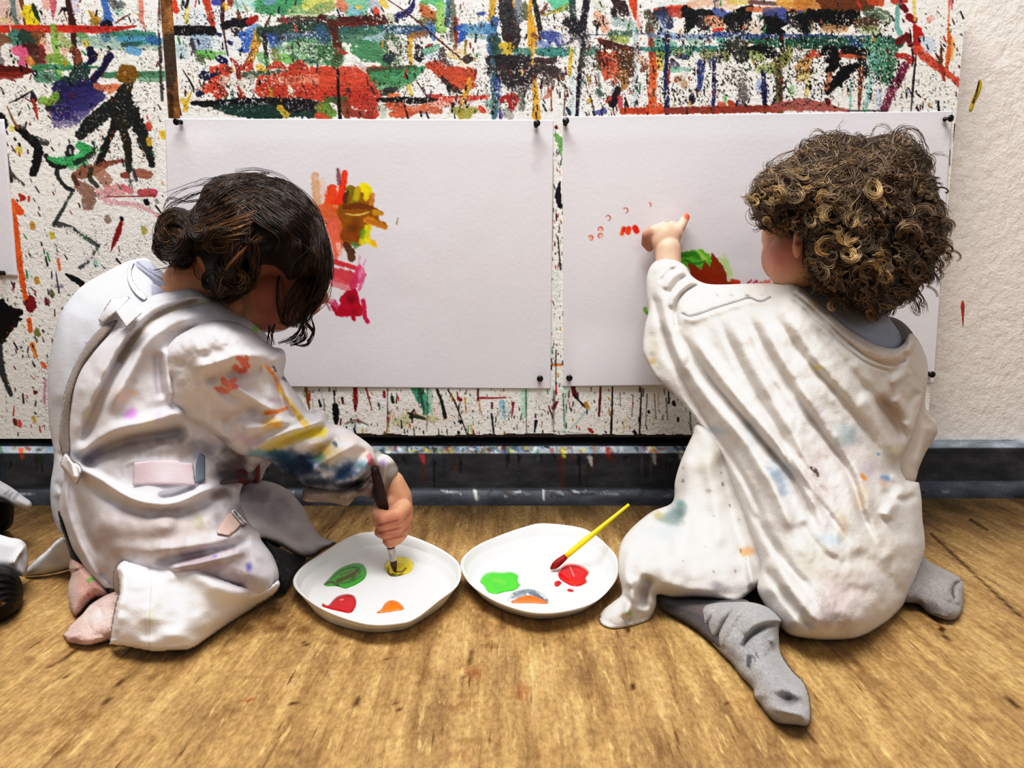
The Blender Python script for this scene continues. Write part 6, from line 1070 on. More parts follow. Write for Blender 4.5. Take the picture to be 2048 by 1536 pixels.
# curly hair
HF = Form([(1500, 395), (1515, 360), (1545, 335), (1575, 318), (1610, 290), (1650, 272), (1690, 268), (1730, 276), (1770, 268), (1810, 272), (1842, 292), (1858, 330), (1870, 370), (1886, 410), (1896, 450), (1890, 495), (1872, 520), (1868, 548), (1846, 566), (1826, 590), (1800, 610), (1760, 632), (1716, 622), (1690, 596), (1655, 580), (1634, 560), (1616, 530), (1606, 500), (1598, 476), (1580, 462), (1560, 452), (1540, 458), (1524, 448), (1508, 432)], 3.2, True, (), (58, 44, 34))
for _ in range(190):
    x = random.uniform(1500, 1890); y = random.uniform(275, 620); HF.bump(x, y, random.uniform(10, 24), random.uniform(8, 16), random.uniform(-.006, .009), random.uniform(0, 3))
c = HF.cv
for _ in range(120): c.glow(random.uniform(1500, 1890), random.uniform(280, 600), random.uniform(8, 26), random.uniform(6, 16), random.choice([(106, 84, 62), (94, 74, 58), (34, 26, 20), (40, 30, 23), (130, 106, 72)]), .6, random.uniform(0, 3))
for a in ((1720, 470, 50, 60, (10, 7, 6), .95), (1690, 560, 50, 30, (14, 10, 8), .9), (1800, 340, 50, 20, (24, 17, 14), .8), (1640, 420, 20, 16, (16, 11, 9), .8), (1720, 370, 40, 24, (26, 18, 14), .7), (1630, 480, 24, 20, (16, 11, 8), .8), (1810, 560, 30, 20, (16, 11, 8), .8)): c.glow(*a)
hairR = HF.build('hair', M_hair, [(1500, 395, -.205), (1610, 290, -.21), (1730, 276, -.20), (1850, 310, -.205), (1896, 450, -.2), (1846, 566, -.215), (1760, 632, -.245), (1690, 596, -.26), (1616, 530, -.26), (1560, 452, -.23)], .072, 120, None, back=.9)
ST = Strands()
HC = [(96, 77, 62), (122, 99, 80), (148, 122, 96), (172, 146, 112), (134, 112, 93), (110, 90, 75), (72, 57, 47)]; HG = [(186, 154, 104), (208, 176, 122), (162, 132, 90), (196, 164, 114)]
HC = [tuple(int(v*.82+.18*(sum(c)/3)) for v in c) for c in HC]; HG = [tuple(int(v*.88+.12*(sum(c)/3)) for v in c) for c in HG]
def curl(x, y, r, turns, ax, drift, n, cols, rad, lift=.006, ph=0, flat=.6, grow=0.):
    """a ringlet: n fine strands coiling about an axis that drifts across the head"""
    for k in range(n):
        jx, jy = random.gauss(0, r*.16), random.gauss(0, r*.16); rr = r*random.uniform(.7, 1.2); p = ph+random.gauss(0, .4); m = int(12*turns)+4
        t = np.linspace(0, 1, m)*turns*2*math.pi+p; u = np.linspace(0, 1, m)
        qx = np.cos(t)*rr*(1+grow*u); qy = np.sin(t)*rr*flat*(1+grow*u); c_, s_ = math.cos(ax), math.sin(ax)
        X = x+jx+qx*c_-qy*s_+drift[0]*u; Y = y+jy+qx*s_+qy*c_+drift[1]*u
        D = HF.surf(X, Y)-lift-.0045*(1+np.sin(t+.8))*rr/14-abs(random.gauss(0, .0012))
        col = S(random.choice(cols)); cc = col[None]*(.75+.45*(.5+.5*np.sin(t+2.2)))[:, None]
        ST.add(atY(X, Y, D), rad*random.uniform(.7, 1.2), cc, 4)
def lock(pts, n, cols, rad, spread=6, wav=3, lift=.003):
    P0 = smooth_open(pts, 7)
    for k in range(n):
        u = np.linspace(0, 1, len(P0)); w_ = random.uniform(.5, 1.4); p = random.uniform(0, 6.28); off = random.gauss(0, spread)
        T = np.gradient(P0, axis=0); T /= np.linalg.norm(T, axis=1)[:, None]+1e-9; N = np.stack([-T[:, 1], T[:, 0]], 1)
        Q = P0+N*(off*(.55+.6*u)+wav*np.sin(u*9*w_+p))[:, None]
        D = HF.surf(Q[:, 0], Q[:, 1])-lift-abs(random.gauss(0, .002))-.003*np.sin(u*math.pi)
        ST.add(atY(Q[:, 0], Q[:, 1], D), rad*random.uniform(.6, 1.2), S(random.choice(cols))*random.uniform(.8, 1.2), 4)
# general coiled texture
def inside(x, y, m=4): return poly_dist(np.array([[x]]), np.array([[y]]), HF.poly)[0][0, 0] > m
for _ in range(520):
    for _t in range(20):
        x, y = random.uniform(1496, 1895), random.uniform(270, 628)
        if inside(x, y): break
    g = ss(330, 430, y)*(.5 if x < 1690 else .2)
    cs = HG+HC[2:4] if random.random() < g*.5 else HC
    curl(x, y, random.uniform(5, 16), random.uniform(.35, 1.1), random.uniform(0, 6.28), (random.gauss(0, 16), random.gauss(6, 14)), random.randint(4, 9), cs, .00036, random.uniform(0, .006), random.uniform(0, 6.28), random.uniform(.4, .9), random.uniform(-.4, .4))
# combed strands over the crown
for _ in range(150):
    x0, y0 = random.gauss(1730, 44), random.gauss(336, 18); a = random.uniform(-math.pi, math.pi); L_ = random.uniform(60, 150)
    x1, y1 = x0+math.cos(a)*L_, y0+math.sin(a)*L_*.8+24
    if not inside(x1, y1, 8) or not inside(x0, y0, 6): continue
    mx, my = (x0+x1)/2+random.gauss(0, 14), (y0+y1)/2-8+random.gauss(0, 10)
    lock([(x0, y0), (mx, my), (x1, y1)], 9, HC[1:6]+[(120, 94, 64)], .0004, 6, 2.5, .004)
# loose corkscrews falling down and outwards
for _ in range(130):
    x, y = random.uniform(1520, 1880), random.uniform(330, 560)
    if not inside(x, y, 14): continue
    d = np.array([x-1705, y-380]); d = d/(np.linalg.norm(d)+20); L_ = random.uniform(24, 60)
    P_ = []; r = random.uniform(4, 9); w_ = random.uniform(2, 3.4); ph = random.uniform(0, 6.28)
    for u in np.linspace(0, 1, 18): P_.append((x+d[0]*L_*u+math.cos(u*w_*6.28+ph)*r, y+d[1]*L_*u+L_*.3*u+math.sin(u*w_*6.28+ph)*r*.6))
    lock(P_, random.randint(6, 11), (HG+HC[2:5]) if random.random() < .35*(x < 1760) else HC[:6], .0004, 1.8, .6, .008)
# the ringlets one can pick out
for (x, y, r, tr, n, gold) in ((1744, 376, 20, 1.15, 26, 1), (1700, 508, 18, 1.2, 26, 1), (1533, 444, 10, 1.2, 12, 1), (1505, 405, 12, 1, 12, 1), (1608, 348, 14, .6, 18, 1), (1660, 428, 15, .7, 20, 1), (1704, 438, 18, .7, 26, 1), (1706, 464, 18, .6, 26, 1), (1704, 476, 16, .5, 20, 1), (1652, 492, 19, .7, 22, 1), (1596, 472, 9, 1, 10, 0), (1740, 540, 20, .7, 20, 1), (1775, 552, 16, .7, 18, 1), (1556, 390, 16, .7, 16, 1), (1590, 392, 16, .8, 16, 0), (1650, 396, 16, .6, 18, 1), (1815, 470, 24, .6, 22, 0), (1834, 540, 18, .7, 16, 0), (1668, 606, 13, .8, 12, 1), (1575, 360, 18, .6, 16, 0), (1850, 430, 22, .6, 18, 0), (1620, 440, 12, .8, 12, 0), (1640, 540, 12, .8, 12, 0)):
    curl(x, y, r, tr, random.uniform(0, 6.28), (random.gauss(0, 4), random.gauss(3, 4)), n, (HG+HC[2:4]) if gold else HC[1:5], .0004, .010, random.uniform(0, 6.28), .8, random.uniform(-.3, .3))
# loose loops and fly-aways round the outline
PO = HF.poly; ctr = np.array([1700, 440])
for _ in range(230):
    i = random.randrange(len(PO)); x, y = PO[i]
    if y > 600 and random.random() < .5: continue
    n_ = (PO[i]-ctr)/np.linalg.norm(PO[i]-ctr); r = random.uniform(6, 17); x -= n_[0]*r*.6; y -= n_[1]*r*.6
    curl(x, y, r, random.uniform(.5, 1.1), random.uniform(0, 6.28), (n_[0]*random.uniform(0, 10), n_[1]*random.uniform(0, 10)), random.randint(1, 4), HC if x > 1620 else HC+HG, .00028, .0, random.uniform(0, 6.28), random.uniform(.6, 1))
for pts, n in (([(1666, 282), (1640, 262), (1628, 262), (1618, 280)], 5), ([(1790, 276), (1806, 258), (1836, 264), (1852, 300), (1856, 340)], 6), ([(1690, 274), (1680, 256), (1694, 240)], 3), ([(1740, 276), (1750, 254), (1772, 252), (1790, 272)], 5), ([(1590, 300), (1560, 310), (1530, 336)], 6), ([(1540, 340), (1510, 360), (1498, 400)], 8), ([(1870, 380), (1890, 430), (1898, 470)], 6), ([(1860, 560), (1900, 526), (1880, 520)], 4), ([(1770, 620), (1810, 610), (1836, 580)], 6), ([(1600, 300), (1570, 330), (1540, 350)], 8), ([(1880, 460), (1886, 500), (1866, 540)], 8)):
    lock(pts, n, HC[2:5], .0003, 3, 2, 0)
ST.merge('hair', hairR, M_hair, CR, label='short brown and golden ringlets')
# ================================================================== bent child (left)
M_nyl = mat('thin_white_smock', attr=True, rough=.7, spec=.25, bump=[(500, .15, (1, 1, 1)), (50, .2, (1, 1, 1))], noise=(18, .05, (1, 1, 1)))
CL = empty('person', tuple(atZ(330., 1200.)), 'dark haired child in a white painting smock bent over the left plate, holding a brush', 'person', 'children painting')
WT = (218, 215, 219); GY = (186, 174, 172)
# far back panel of the smock
BP = Form([(300, 520), (269, 519), (245, 527), (206, 547), (167, 570), (140, 598), (120, 629), (106, 680), (97, 734), (95, 793), (99, 852), (108, 914), (101, 969), (102, 1013), (112, 1050), (124, 1068), (150, 1060), (180, 1000), (190, 920), (200, 850), (220, 760), (262, 680), (300, 620), (310, 560)], 3.6, True, (), (212, 214, 222))
BP.ridge([(150, 920), (128, 960), (112, 1000)], 10, .006); BP.ridge([(120, 900), (140, 940)], 8, -.004); BP.ridge([(110, 960), (128, 990), (130, 1030)], 6, -.004); BP.ridge([(160, 600), (128, 700), (120, 820)], 26, .004); BP.ripple(.02, .015, .003, 2)
BP.cv.stroke([(172, 686), (177, 694), (178, 702)], 2, (120, 90, 150), .8, .3); BP.cv.glow(190, 600, 60, 60, (230, 234, 240), .5); BP.cv.glow(120, 860, 30, 60, (222, 218, 222), .5)
bctrl = [(300, 520, -.26), (245, 527, -.27), (167, 570, -.285), (106, 680, -.30), (95, 793, -.305), (108, 914, -.31), (102, 1013, -.315), (124, 1068, -.32), (180, 1000, -.33), (220, 760, -.33), (300, 620, -.32)]
smockL = BP.build('smock', M_nyl, bctrl, .016, 70, CL, back=1.2, label='thin white painting smock with paint stains')
# near side panel: back, flank and skirt
TP = Form([(292, 596), (262, 612), (236, 640), (218, 660), (190, 690), (170, 716), (150, 752), (138, 790), (131, 850), (131, 905), (126, 930), (128, 958), (120, 990), (118, 1023), (130, 1057), (144, 1095), (161, 1122), (181, 1153), (206, 1177), (226, 1180), (280, 1200), (360, 1215), (450, 1215), (520, 1200), (548, 1180), (558, 1150), (546, 1112), (523, 1080), (520, 1066), (500, 1040), (480, 990), (500, 950), (540, 900), (560, 830), (560, 740), (546, 700), (532, 668), (512, 640), (480, 625), (442, 604), (417, 591), (384, 577), (340, 582)], 2.8, True, (), WT)
rl = lambda p, w, a, **k: TP.ridge(p, w, a*1.25, **k)
rl([(425, 600), (370, 612), (320, 630), (280, 662), (240, 720), (205, 790), (180, 850), (160, 900)], (7, 12, 14, 10), -.014, ends=.1, side=0); rl([(440, 618), (380, 632), (330, 655), (290, 690), (250, 760), (215, 830)], 16, .010); rl([(300, 622), (262, 660), (226, 720), (196, 780), (170, 850)], 14, .009)
rl([(330, 690), (335, 740), (342, 790), (350, 800)], 9, .010, ends=.15); rl([(316, 700), (318, 760), (326, 800)], 9, -.006); rl([(350, 640), (420, 650), (500, 680)], 16, .005)
rl([(150, 915), (180, 890), (230, 860), (290, 845), (350, 828), (380, 836)], 13, .010, ends=.1); rl([(160, 938), (200, 905), (260, 882), (320, 872), (380, 862)], 14, -.020, ends=.12); rl([(150, 925), (200, 960), (270, 1000), (340, 1008), (400, 985), (450, 968)], 11, .012, ends=.1); rl([(170, 950), (230, 1000), (300, 1022), (380, 1020), (450, 996)], 16, -.007)
rl([(310, 996), (350, 990), (390, 975), (400, 970)], 7, -.009, ends=.2); rl([(140, 940), (150, 990), (170, 1060), (200, 1120)], 9, -.005); rl([(128, 960), (136, 1020), (160, 1090), (196, 1160)], 6, .004, ends=.05); rl([(180, 1040), (260, 1056), (360, 1050)], 24, .006); rl([(200, 1090), (300, 1100), (420, 1085), (500, 1064)], 16, .006)
rl([(300, 1122), (380, 1112), (450, 1096), (510, 1074)], 11, -.009, ends=.15); rl([(330, 1140), (420, 1120), (500, 1098)], 10, .008); rl([(350, 1150), (420, 1170), (500, 1178)], 16, -.006); rl([(200, 1140), (226, 1165), (234, 1178)], 8, -.008); rl([(230, 640), (245, 655), (285, 645)], 3, -.003); rl([(200, 760), (240, 690), (290, 640)], 20, .003)
rl([(250, 960), (250, 930), (300, 920), (386, 924)], 4, .0015); TP.ripple(.018, .018, .004, 12); TP.ripple(.05, .04, .001, 4)
c = TP.cv  # stain colours, plus painted shade under the arm and on the skirt
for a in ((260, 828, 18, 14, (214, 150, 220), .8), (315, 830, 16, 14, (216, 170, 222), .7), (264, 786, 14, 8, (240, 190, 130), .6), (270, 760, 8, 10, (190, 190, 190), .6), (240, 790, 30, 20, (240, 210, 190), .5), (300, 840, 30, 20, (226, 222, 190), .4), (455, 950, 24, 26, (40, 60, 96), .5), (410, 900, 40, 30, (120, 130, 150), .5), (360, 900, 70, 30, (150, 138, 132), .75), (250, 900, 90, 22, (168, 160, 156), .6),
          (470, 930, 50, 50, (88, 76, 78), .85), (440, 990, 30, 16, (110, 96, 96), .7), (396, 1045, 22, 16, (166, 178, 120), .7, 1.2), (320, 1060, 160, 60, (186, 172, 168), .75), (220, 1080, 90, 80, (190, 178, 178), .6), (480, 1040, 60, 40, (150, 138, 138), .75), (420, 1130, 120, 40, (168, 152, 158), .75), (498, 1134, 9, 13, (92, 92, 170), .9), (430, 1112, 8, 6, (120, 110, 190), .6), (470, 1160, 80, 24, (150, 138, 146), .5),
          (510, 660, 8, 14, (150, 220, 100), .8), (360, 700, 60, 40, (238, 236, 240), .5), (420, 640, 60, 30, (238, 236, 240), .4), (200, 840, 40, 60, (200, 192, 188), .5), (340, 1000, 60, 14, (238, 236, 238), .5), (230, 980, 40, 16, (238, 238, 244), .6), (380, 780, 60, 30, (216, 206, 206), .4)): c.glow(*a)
c.stroke([(425, 600), (370, 612), (320, 630), (280, 662), (240, 720)], 7, (160, 148, 126), .5, .2, 6); c.stroke([(262, 610), (400, 590)], 1, (170, 165, 165), .4); c.stroke([(230, 652), (300, 668), (350, 662)], 1, (190, 185, 186), .6, .1)  # wide dark stroke paints shade into the long fold
tctrl = [(292, 596, -.31), (218, 660, -.325), (150, 752, -.33), (131, 850, -.335), (128, 958, -.34), (118, 1023, -.34), (144, 1095, -.345), (206, 1177, -.365), (280, 1200, -.375), (450, 1215, -.37), (548, 1180, -.355), (546, 1112, -.345), (500, 1040, -.33), (500, 950, -.30), (560, 830, -.28), (546, 700, -.27), (480, 625, -.285), (384, 577, -.295)]
TPo = TP.build('smock_side_panel', M_nyl, tctrl, [(300, 700, .05), (450, 700, .05), (250, 850, .06), (400, 880, .05), (300, 1050, .075), (450, 1100, .06), (160, 900, .03), (520, 1000, .03), (160, 1080, .03)], 110, smockL, back=.5)
# collar edges
def on(F, pts, d): return [(x, y, float(F.surf(x, y))-d) for (x, y) in pts]
NK = Form([(270, 521), (263, 540), (266, 560), (278, 577), (294, 592), (288, 600), (270, 587), (257, 566), (254, 544), (260, 526)], 2.2, True, (), (222, 222, 227))
NK.build('collar', M_nyl, on(BP, [(268, 526), (258, 545), (266, 575), (288, 596)], .004), .001, 6, smockL, sheet=True)
# grey shirt at the neck
GSH = Form([(262, 540), (270, 524), (296, 522), (330, 548), (372, 572), (396, 580), (372, 590), (330, 592), (300, 606), (284, 606), (270, 586)], 2.6, True, (), (178, 180, 196))
GSH.ridge([(272, 528), (296, 546), (340, 572), (384, 584)], 4, .004, ends=.03); GSH.ridge([(270, 536), (292, 556), (334, 580), (376, 590)], 2, -.003, ends=.03); GSH.cv.stroke([(274, 524), (300, 544), (344, 568), (388, 580)], 1.3, (90, 92, 110), .8, .1); GSH.cv.glow(300, 590, 30, 12, (150, 150, 170), .5)
GSH.build('shirt', M_cloth, [(262, 540, -.272), (296, 522, -.272), (372, 572, -.285), (396, 580, -.29), (300, 606, -.305), (270, 586, -.285)], .010, 26, CL, label='grey shirt collar')
# closures
def patch(o, col, name, ctrl, fold=(), par=smockL, lift=.004, **k):
    F = Form(o, 2.2, False, (), col)
    for f_ in fold: F.ridge(*f_)
    return F, F.build(name, M_nyl, ctrl, lift, 5, par, sheet=True, **k)
def on(F, pts, d): return [(x, y, float(F.surf(x, y))-d) for (x, y) in pts]
P1 = [(261, 594), (286, 625), (252, 655), (231, 624)]
patch(P1, (226, 224, 227), 'closure_tab', [(261, 594, -.345), (286, 625, -.373), (252, 655, -.376), (231, 624, -.355)], lift=.0012)
P0 = [(204, 648), (196, 640), (212, 612), (222, 598), (262, 592), (240, 618)]
patch(P0, (222, 220, 224), 'closure_strap', on(BP, [(204, 648), (196, 640), (222, 598), (250, 596)], .003)+[(240, 622, -.352)], lift=.0012)
OPN = Form([(236, 640), (214, 668), (184, 704), (160, 740), (143, 790), (138, 850), (138, 912), (128, 916), (118, 880), (122, 830), (130, 780), (150, 728), (176, 684), (206, 652)], 2.4, True, (), (150, 140, 134))  # dark strip in the opening, shade put into the shirt colour
OPN.build('shaded_shirt_back', M_cloth, [(236, 640, -.336), (184, 704, -.342), (143, 790, -.345), (138, 912, -.348), (122, 830, -.338), (150, 728, -.335), (206, 652, -.334)], .002, 8, CL, sheet=True, label='shirt back in the smock opening, darkened by painted shade')
K1 = [(132, 906), (146, 922), (160, 930), (164, 944), (158, 962), (150, 970), (138, 952), (128, 940), (120, 928)]
patch(smooth_closed(K1, 4), (226, 220, 222), 'tie_knot', [(132, 906, -.35), (160, 935, -.372), (150, 970, -.37), (120, 928, -.345)], [([(140, 915), (150, 960)], 5, .006)], lift=.012)
PT = [(268, 925), (300, 920), (360, 921), (360, 924), (386, 926), (391, 970), (330, 969), (265, 970)]
patch(PT, (222, 206, 212), 'fastening_strip', on(TP, [(268, 925), (330, 922), (386, 926), (391, 970), (265, 970), (330, 945), (330, 968)], .003), lift=.001, label='pale pink fastening strip')
PQ = [(392, 928), (400, 905), (410, 912), (410, 960), (398, 966), (391, 966)]
patch(PQ, (120, 130, 146), 'pocket_edge', on(TP, [(392, 928), (410, 912), (398, 966), (405, 940)], .003), lift=.001)
LT = [(466, 1019), (471, 1017), (494, 1043), (484, 1049)]
TGB = [(455, 1028), (468, 1024), (484, 1047), (474, 1060), (458, 1072), (432, 1066), (442, 1048)]
patch(TGB, (206, 182, 172), 'sewn_patch', on(TP, [(455, 1028), (484, 1047), (458, 1072), (432, 1066), (456, 1050)], .003), lift=.001, label='beige sewn patch')
LTo = patch([(462, 1022), (471, 1017), (495, 1044), (485, 1050)], (226, 222, 224), 'label_tag', on(TP, [(462, 1022), (471, 1017), (495, 1044), (485, 1050), (478, 1033)], .007), lift=.001, label='small woven label with dark lettering')[1]
fc_ = bpy.data.curves.new('lettering', 'FONT'); fc_.body = 'Walsfritz'; fc_.size = 1; fc_.extrude = .0; to = bpy.data.objects.new('lettering', fc_); COL.objects.link(to)
bpy.context.view_layer.update(); tm = bpy.data.meshes.new_from_object(to.evaluated_get(bpy.context.evaluated_depsgraph_get())); bpy.data.objects.remove(to)
tv = np.array([v.co[:] for v in tm.vertices]); wd = tv[:, 0].max(); tv[:, 0] = tv[:, 0]/wd; tv[:, 1] = (tv[:, 1]-tv[:, 1].min())/(tv[:, 1].max()-tv[:, 1].min())
q0, ex, ey = np.array([464.6, 1022.6]), np.array([21.5, 24.2]), np.array([5.2, -3.0])
px_ = q0[0]+tv[:, 0]*ex[0]+tv[:, 1]*ey[0]; py_ = q0[1]+tv[:, 0]*ex[1]+tv[:, 1]*ey[1]
co = atY(px_, py_, TP.surf(px_, py_)-.0095)
for v, q in zip(tm.vertices, co): v.co = q
tm.materials.clear(); tm.materials.append(mat('dark_thread', (26, 26, 46), .8, noise=(90, .2, (1, 1, 1)))); link('lettering', tm, LTo)
# apron front over the near knee
AF = Form([(430, 985), (470, 968), (507, 961), (538, 963), (573, 978), (605, 1012), (624, 1047), (644, 1074), (672, 1083), (668, 1090), (645, 1102), (625, 1114), (595, 1111), (560, 1090), (532, 1078), (512, 1074), (480, 1060), (440, 1030)], 3.2, True, (), (186, 182, 184))
AF.ridge([(560, 985), (600, 1040), (630, 1090)], 12, .007); AF.ridge([(520, 980), (560, 1030), (600, 1080)], 16, -.005); AF.ridge([(530, 1076), (570, 1092), (610, 1110)], 4, .003, ends=.05); AF.ripple(.03, .03, .003, 6)
AF.cv.glow(560, 1020, 30, 40, (150, 146, 150), .6, .7); AF.cv.glow(600, 1070, 20, 30, (176, 160, 156), .5); AF.cv.stroke([(528, 1079), (560, 1092), (595, 1112), (625, 1115)], 2.4, (226, 214, 206), .8, .1); AF.cv.glow(520, 990, 30, 20, (130, 122, 124), .6)
AF.build('smock_front', M_nyl, [(430, 985, -.30), (507, 961, -.24), (573, 978, -.215), (624, 1047, -.22), (672, 1083, -.222), (625, 1114, -.252), (560, 1090, -.29), (500, 1070, -.33)], .035, 40, smockL, back=.6)
LPK = Form([(392, 880), (440, 884), (480, 910), (506, 916), (512, 940), (506, 962), (480, 976), (440, 992), (410, 990), (394, 960)], 3, True, (), (104, 96, 100))  # lap cloth under the arm, its shade put into the base colour
LPK.cv.glow(486, 935, 24, 24, (90, 36, 40), .8); LPK.cv.glow(440, 930, 20, 20, (70, 72, 84), .7); LPK.cv.glow(500, 950, 8, 14, (200, 190, 180), .6); LPK.cv.stroke([(480, 960), (500, 966)], 5, (120, 30, 36), .7, .2); LPK.ridge([(410, 975), (450, 965), (500, 955)], 6, .008); LPK.ridge([(420, 900), (470, 940)], 8, -.006)
LPK.build('smock_lap', M_nyl, [(392, 880, -.30), (480, 910, -.29), (512, 940, -.275), (480, 976, -.30), (410, 990, -.33)], .03, 34, smockL, back=.6)
# turned up hem flap on the floor
HFp = Form([(246, 1120), (262, 1121), (292, 1125), (325, 1128), (378, 1126), (412, 1139), (450, 1158), (490, 1172), (530, 1174), (556, 1160), (559, 1172), (547, 1190), (513, 1214), (472, 1240), (427, 1270), (393, 1294), (377, 1301), (340, 1303), (304, 1304), (262, 1296), (219, 1289), (223, 1250), (230, 1210), (237, 1184), (236, 1156), (231, 1134)], 3.2, True, (16, 20), (238, 236, 238))
HFp.ridge([(300, 1128), (296, 1200), (290, 1296)], 3, -.0025, ends=.03); HFp.ridge([(246, 1124), (240, 1180), (228, 1280)], 8, .006); HFp.ridge([(380, 1130), (440, 1180), (500, 1196)], 18, .006); HFp.ridge([(222, 1282), (300, 1297), (380, 1292)], 4, .0025, ends=.02); HFp.ridge([(480, 1168), (540, 1176)], 7, .004); HFp.ripple(.02, .03, .004, 7)
HFp.cv.stroke([(304, 1130), (298, 1290)], 1.4, (214, 204, 190), .6, .2, 3); HFp.cv.stroke([(222, 1280), (300, 1296), (378, 1292)], 1, (200, 196, 196), .6, .1); HFp.cv.glow(345, 1210, 12, 14, (214, 206, 226), .5); HFp.cv.glow(300, 1230, 12, 14, (226, 230, 190), .5); HFp.cv.glow(500, 1180, 50, 14, (206, 196, 204), .6); HFp.cv.glow(420, 1150, 40, 14, (206, 196, 204), .5)
for k in range(9): HFp.cv.stroke([(238-k*1.6, 1170+k*13), (243-k*1.6, 1172+k*13)], 1.5, (206, 200, 200), .6)
HFp.build('smock_hem', M_nyl, [(246, 1120, -.405), (325, 1128, -.41), (412, 1139, -.405), (490, 1172, -.39), (559, 1172, -.365), (513, 1214, fy(513, 1214)), (427, 1270, fy(427, 1270)), (377, 1301, fy(377, 1301)), (304, 1304, fy(304, 1304)-.004), (219, 1289, fy(219, 1289)-.012), (237, 1184, -.43)], .022, 34, smockL, sheet=True)
HI = Form([(231, 1134), (246, 1120), (262, 1124), (256, 1160), (240, 1184), (228, 1180), (226, 1150)], 2.4, True, (), (176, 166, 160)); HI.build('smock_hem_lining', M_nyl, [(231, 1134, -.40), (246, 1120, -.40), (256, 1160, -.405), (228, 1180, -.40)], .003, 8, smockL, sheet=True)
# corner of the far panel on the floor
CO = Form([(126, 1074), (140, 1085), (156, 1110), (160, 1132), (128, 1142), (100, 1148), (76, 1151), (47, 1151), (52, 1140), (70, 1120), (96, 1098), (112, 1082)], 2.6, True, (3,), (228, 228, 232)); CO.ridge([(60, 1132), (96, 1102), (122, 1080)], 4, .003, ends=.05); CO.cv.stroke([(50, 1146), (76, 1118), (124, 1078)], 2, (240, 240, 244), .8); CO.cv.glow(110, 1120, 24, 16, (204, 204, 214), .5)
CO.build('smock_corner', M_nyl, [(126, 1074, -.30), (160, 1132, fy(160, 1140)), (76, 1151, fy(76, 1151)), (47, 1151, fy(47, 1151)), (96, 1098, -.285)], .012, 14, smockL, sheet=True)
# sleeve and cuff
SV = Form([(318, 720), (350, 672), (420, 640), (490, 650), (540, 690), (566, 699), (572, 720), (568, 748), (582, 772), (600, 796), (617, 823), (634, 819), (651, 824), (660, 845), (691, 856), (722, 876), (742, 892), (752, 908), (758, 926), (752, 944), (742, 958), (728, 962), (706, 978), (676, 986), (640, 982), (612, 972), (589, 954), (554, 931), (519, 915), (476, 908), (441, 884), (402, 853), (362, 836), (334, 806), (318, 766)], 2.6, True, (), (220, 216, 218))
rs = lambda p, w, a, **k: SV.ridge(p, w, a*1.3, **k)
rs([(555, 705), (480, 712), (420, 730), (380, 740)], 14, .009); rs([(560, 730), (500, 742), (440, 756), (400, 760)], 12, -.007); rs([(566, 752), (545, 742), (520, 736)], 8, .006); rs([(440, 750), (480, 780), (520, 806), (560, 826)], 8, .007); rs([(430, 768), (470, 800), (520, 830)], 10, -.006); rs([(570, 755), (580, 800), (606, 840)], 9, .008); rs([(550, 745), (562, 800), (590, 846)], 10, -.007)
rs([(656, 838), (620, 850), (570, 866), (520, 890), (490, 904)], 8, .009, ends=.1); rs([(660, 850), (610, 868), (560, 888), (520, 906)], 9, -.008); rs([(654, 826), (630, 836), (616, 830)], 6, -.006); rs([(600, 836), (540, 850), (480, 862)], 12, .006); rs([(440, 850), (480, 830), (540, 834)], 12, -.006)
rs([(722, 880), (690, 900), (640, 930), (610, 960)], 9, .008); rs([(735, 892), (712, 918), (680, 944), (650, 970)], 8, -.007); rs([(748, 906), (728, 936), (700, 962)], 8, .008); rs([(680, 862), (660, 890), (620, 910), (590, 920)], 10, -.006); rs([(752, 930), (735, 948), (712, 970)], 5, -.007); rs([(600, 900), (640, 950), (700, 966)], 12, .006); rs([(360, 828), (420, 850), (480, 896)], 10, .006)
SV.ripple(.03, .03, .004, 3); SV.ripple(.09, .07, .0012, 8)
c = SV.cv
for a in ((600, 930, 70, 34, (34, 54, 84), .95, .2), (560, 912, 50, 16, (40, 84, 110), .85, .2), (690, 945, 44, 26, (50, 80, 124), .85, -.4), (650, 900, 40, 26, (186, 156, 90), .8, .4), (570, 880, 60, 14, (222, 206, 110), .85, -.35), (630, 866, 26, 12, (236, 214, 60), .95, -.2), (600, 870, 30, 12, (230, 216, 100), .8), (720, 905, 26, 16, (226, 206, 190), .7), (700, 880, 30, 14, (226, 214, 206), .7), (520, 908, 30, 12, (110, 170, 190), .7),
          (640, 965, 50, 14, (30, 44, 60), .8, .1), (720, 930, 20, 12, (120, 170, 190), .7), (540, 845, 24, 18, (240, 196, 110), .7), (556, 850, 12, 10, (240, 184, 70), .8), (480, 760, 60, 24, (206, 198, 200), .4), (450, 830, 40, 20, (196, 180, 184), .5), (500, 880, 40, 16, (206, 180, 196), .6), (550, 800, 16, 8, (210, 160, 206), .5), (620, 830, 16, 10, (238, 238, 240), .7), (580, 950, 30, 14, (44, 50, 64), .8, .5), (700, 970, 40, 10, (40, 50, 66), .8, -.2), (640, 915, 16, 12, (90, 130, 110), .7), (440, 880, 30, 12, (160, 150, 156), .5), (400, 800, 60, 30, (222, 216, 216), .4), (560, 940, 20, 10, (60, 90, 120), .7)): c.glow(*a)
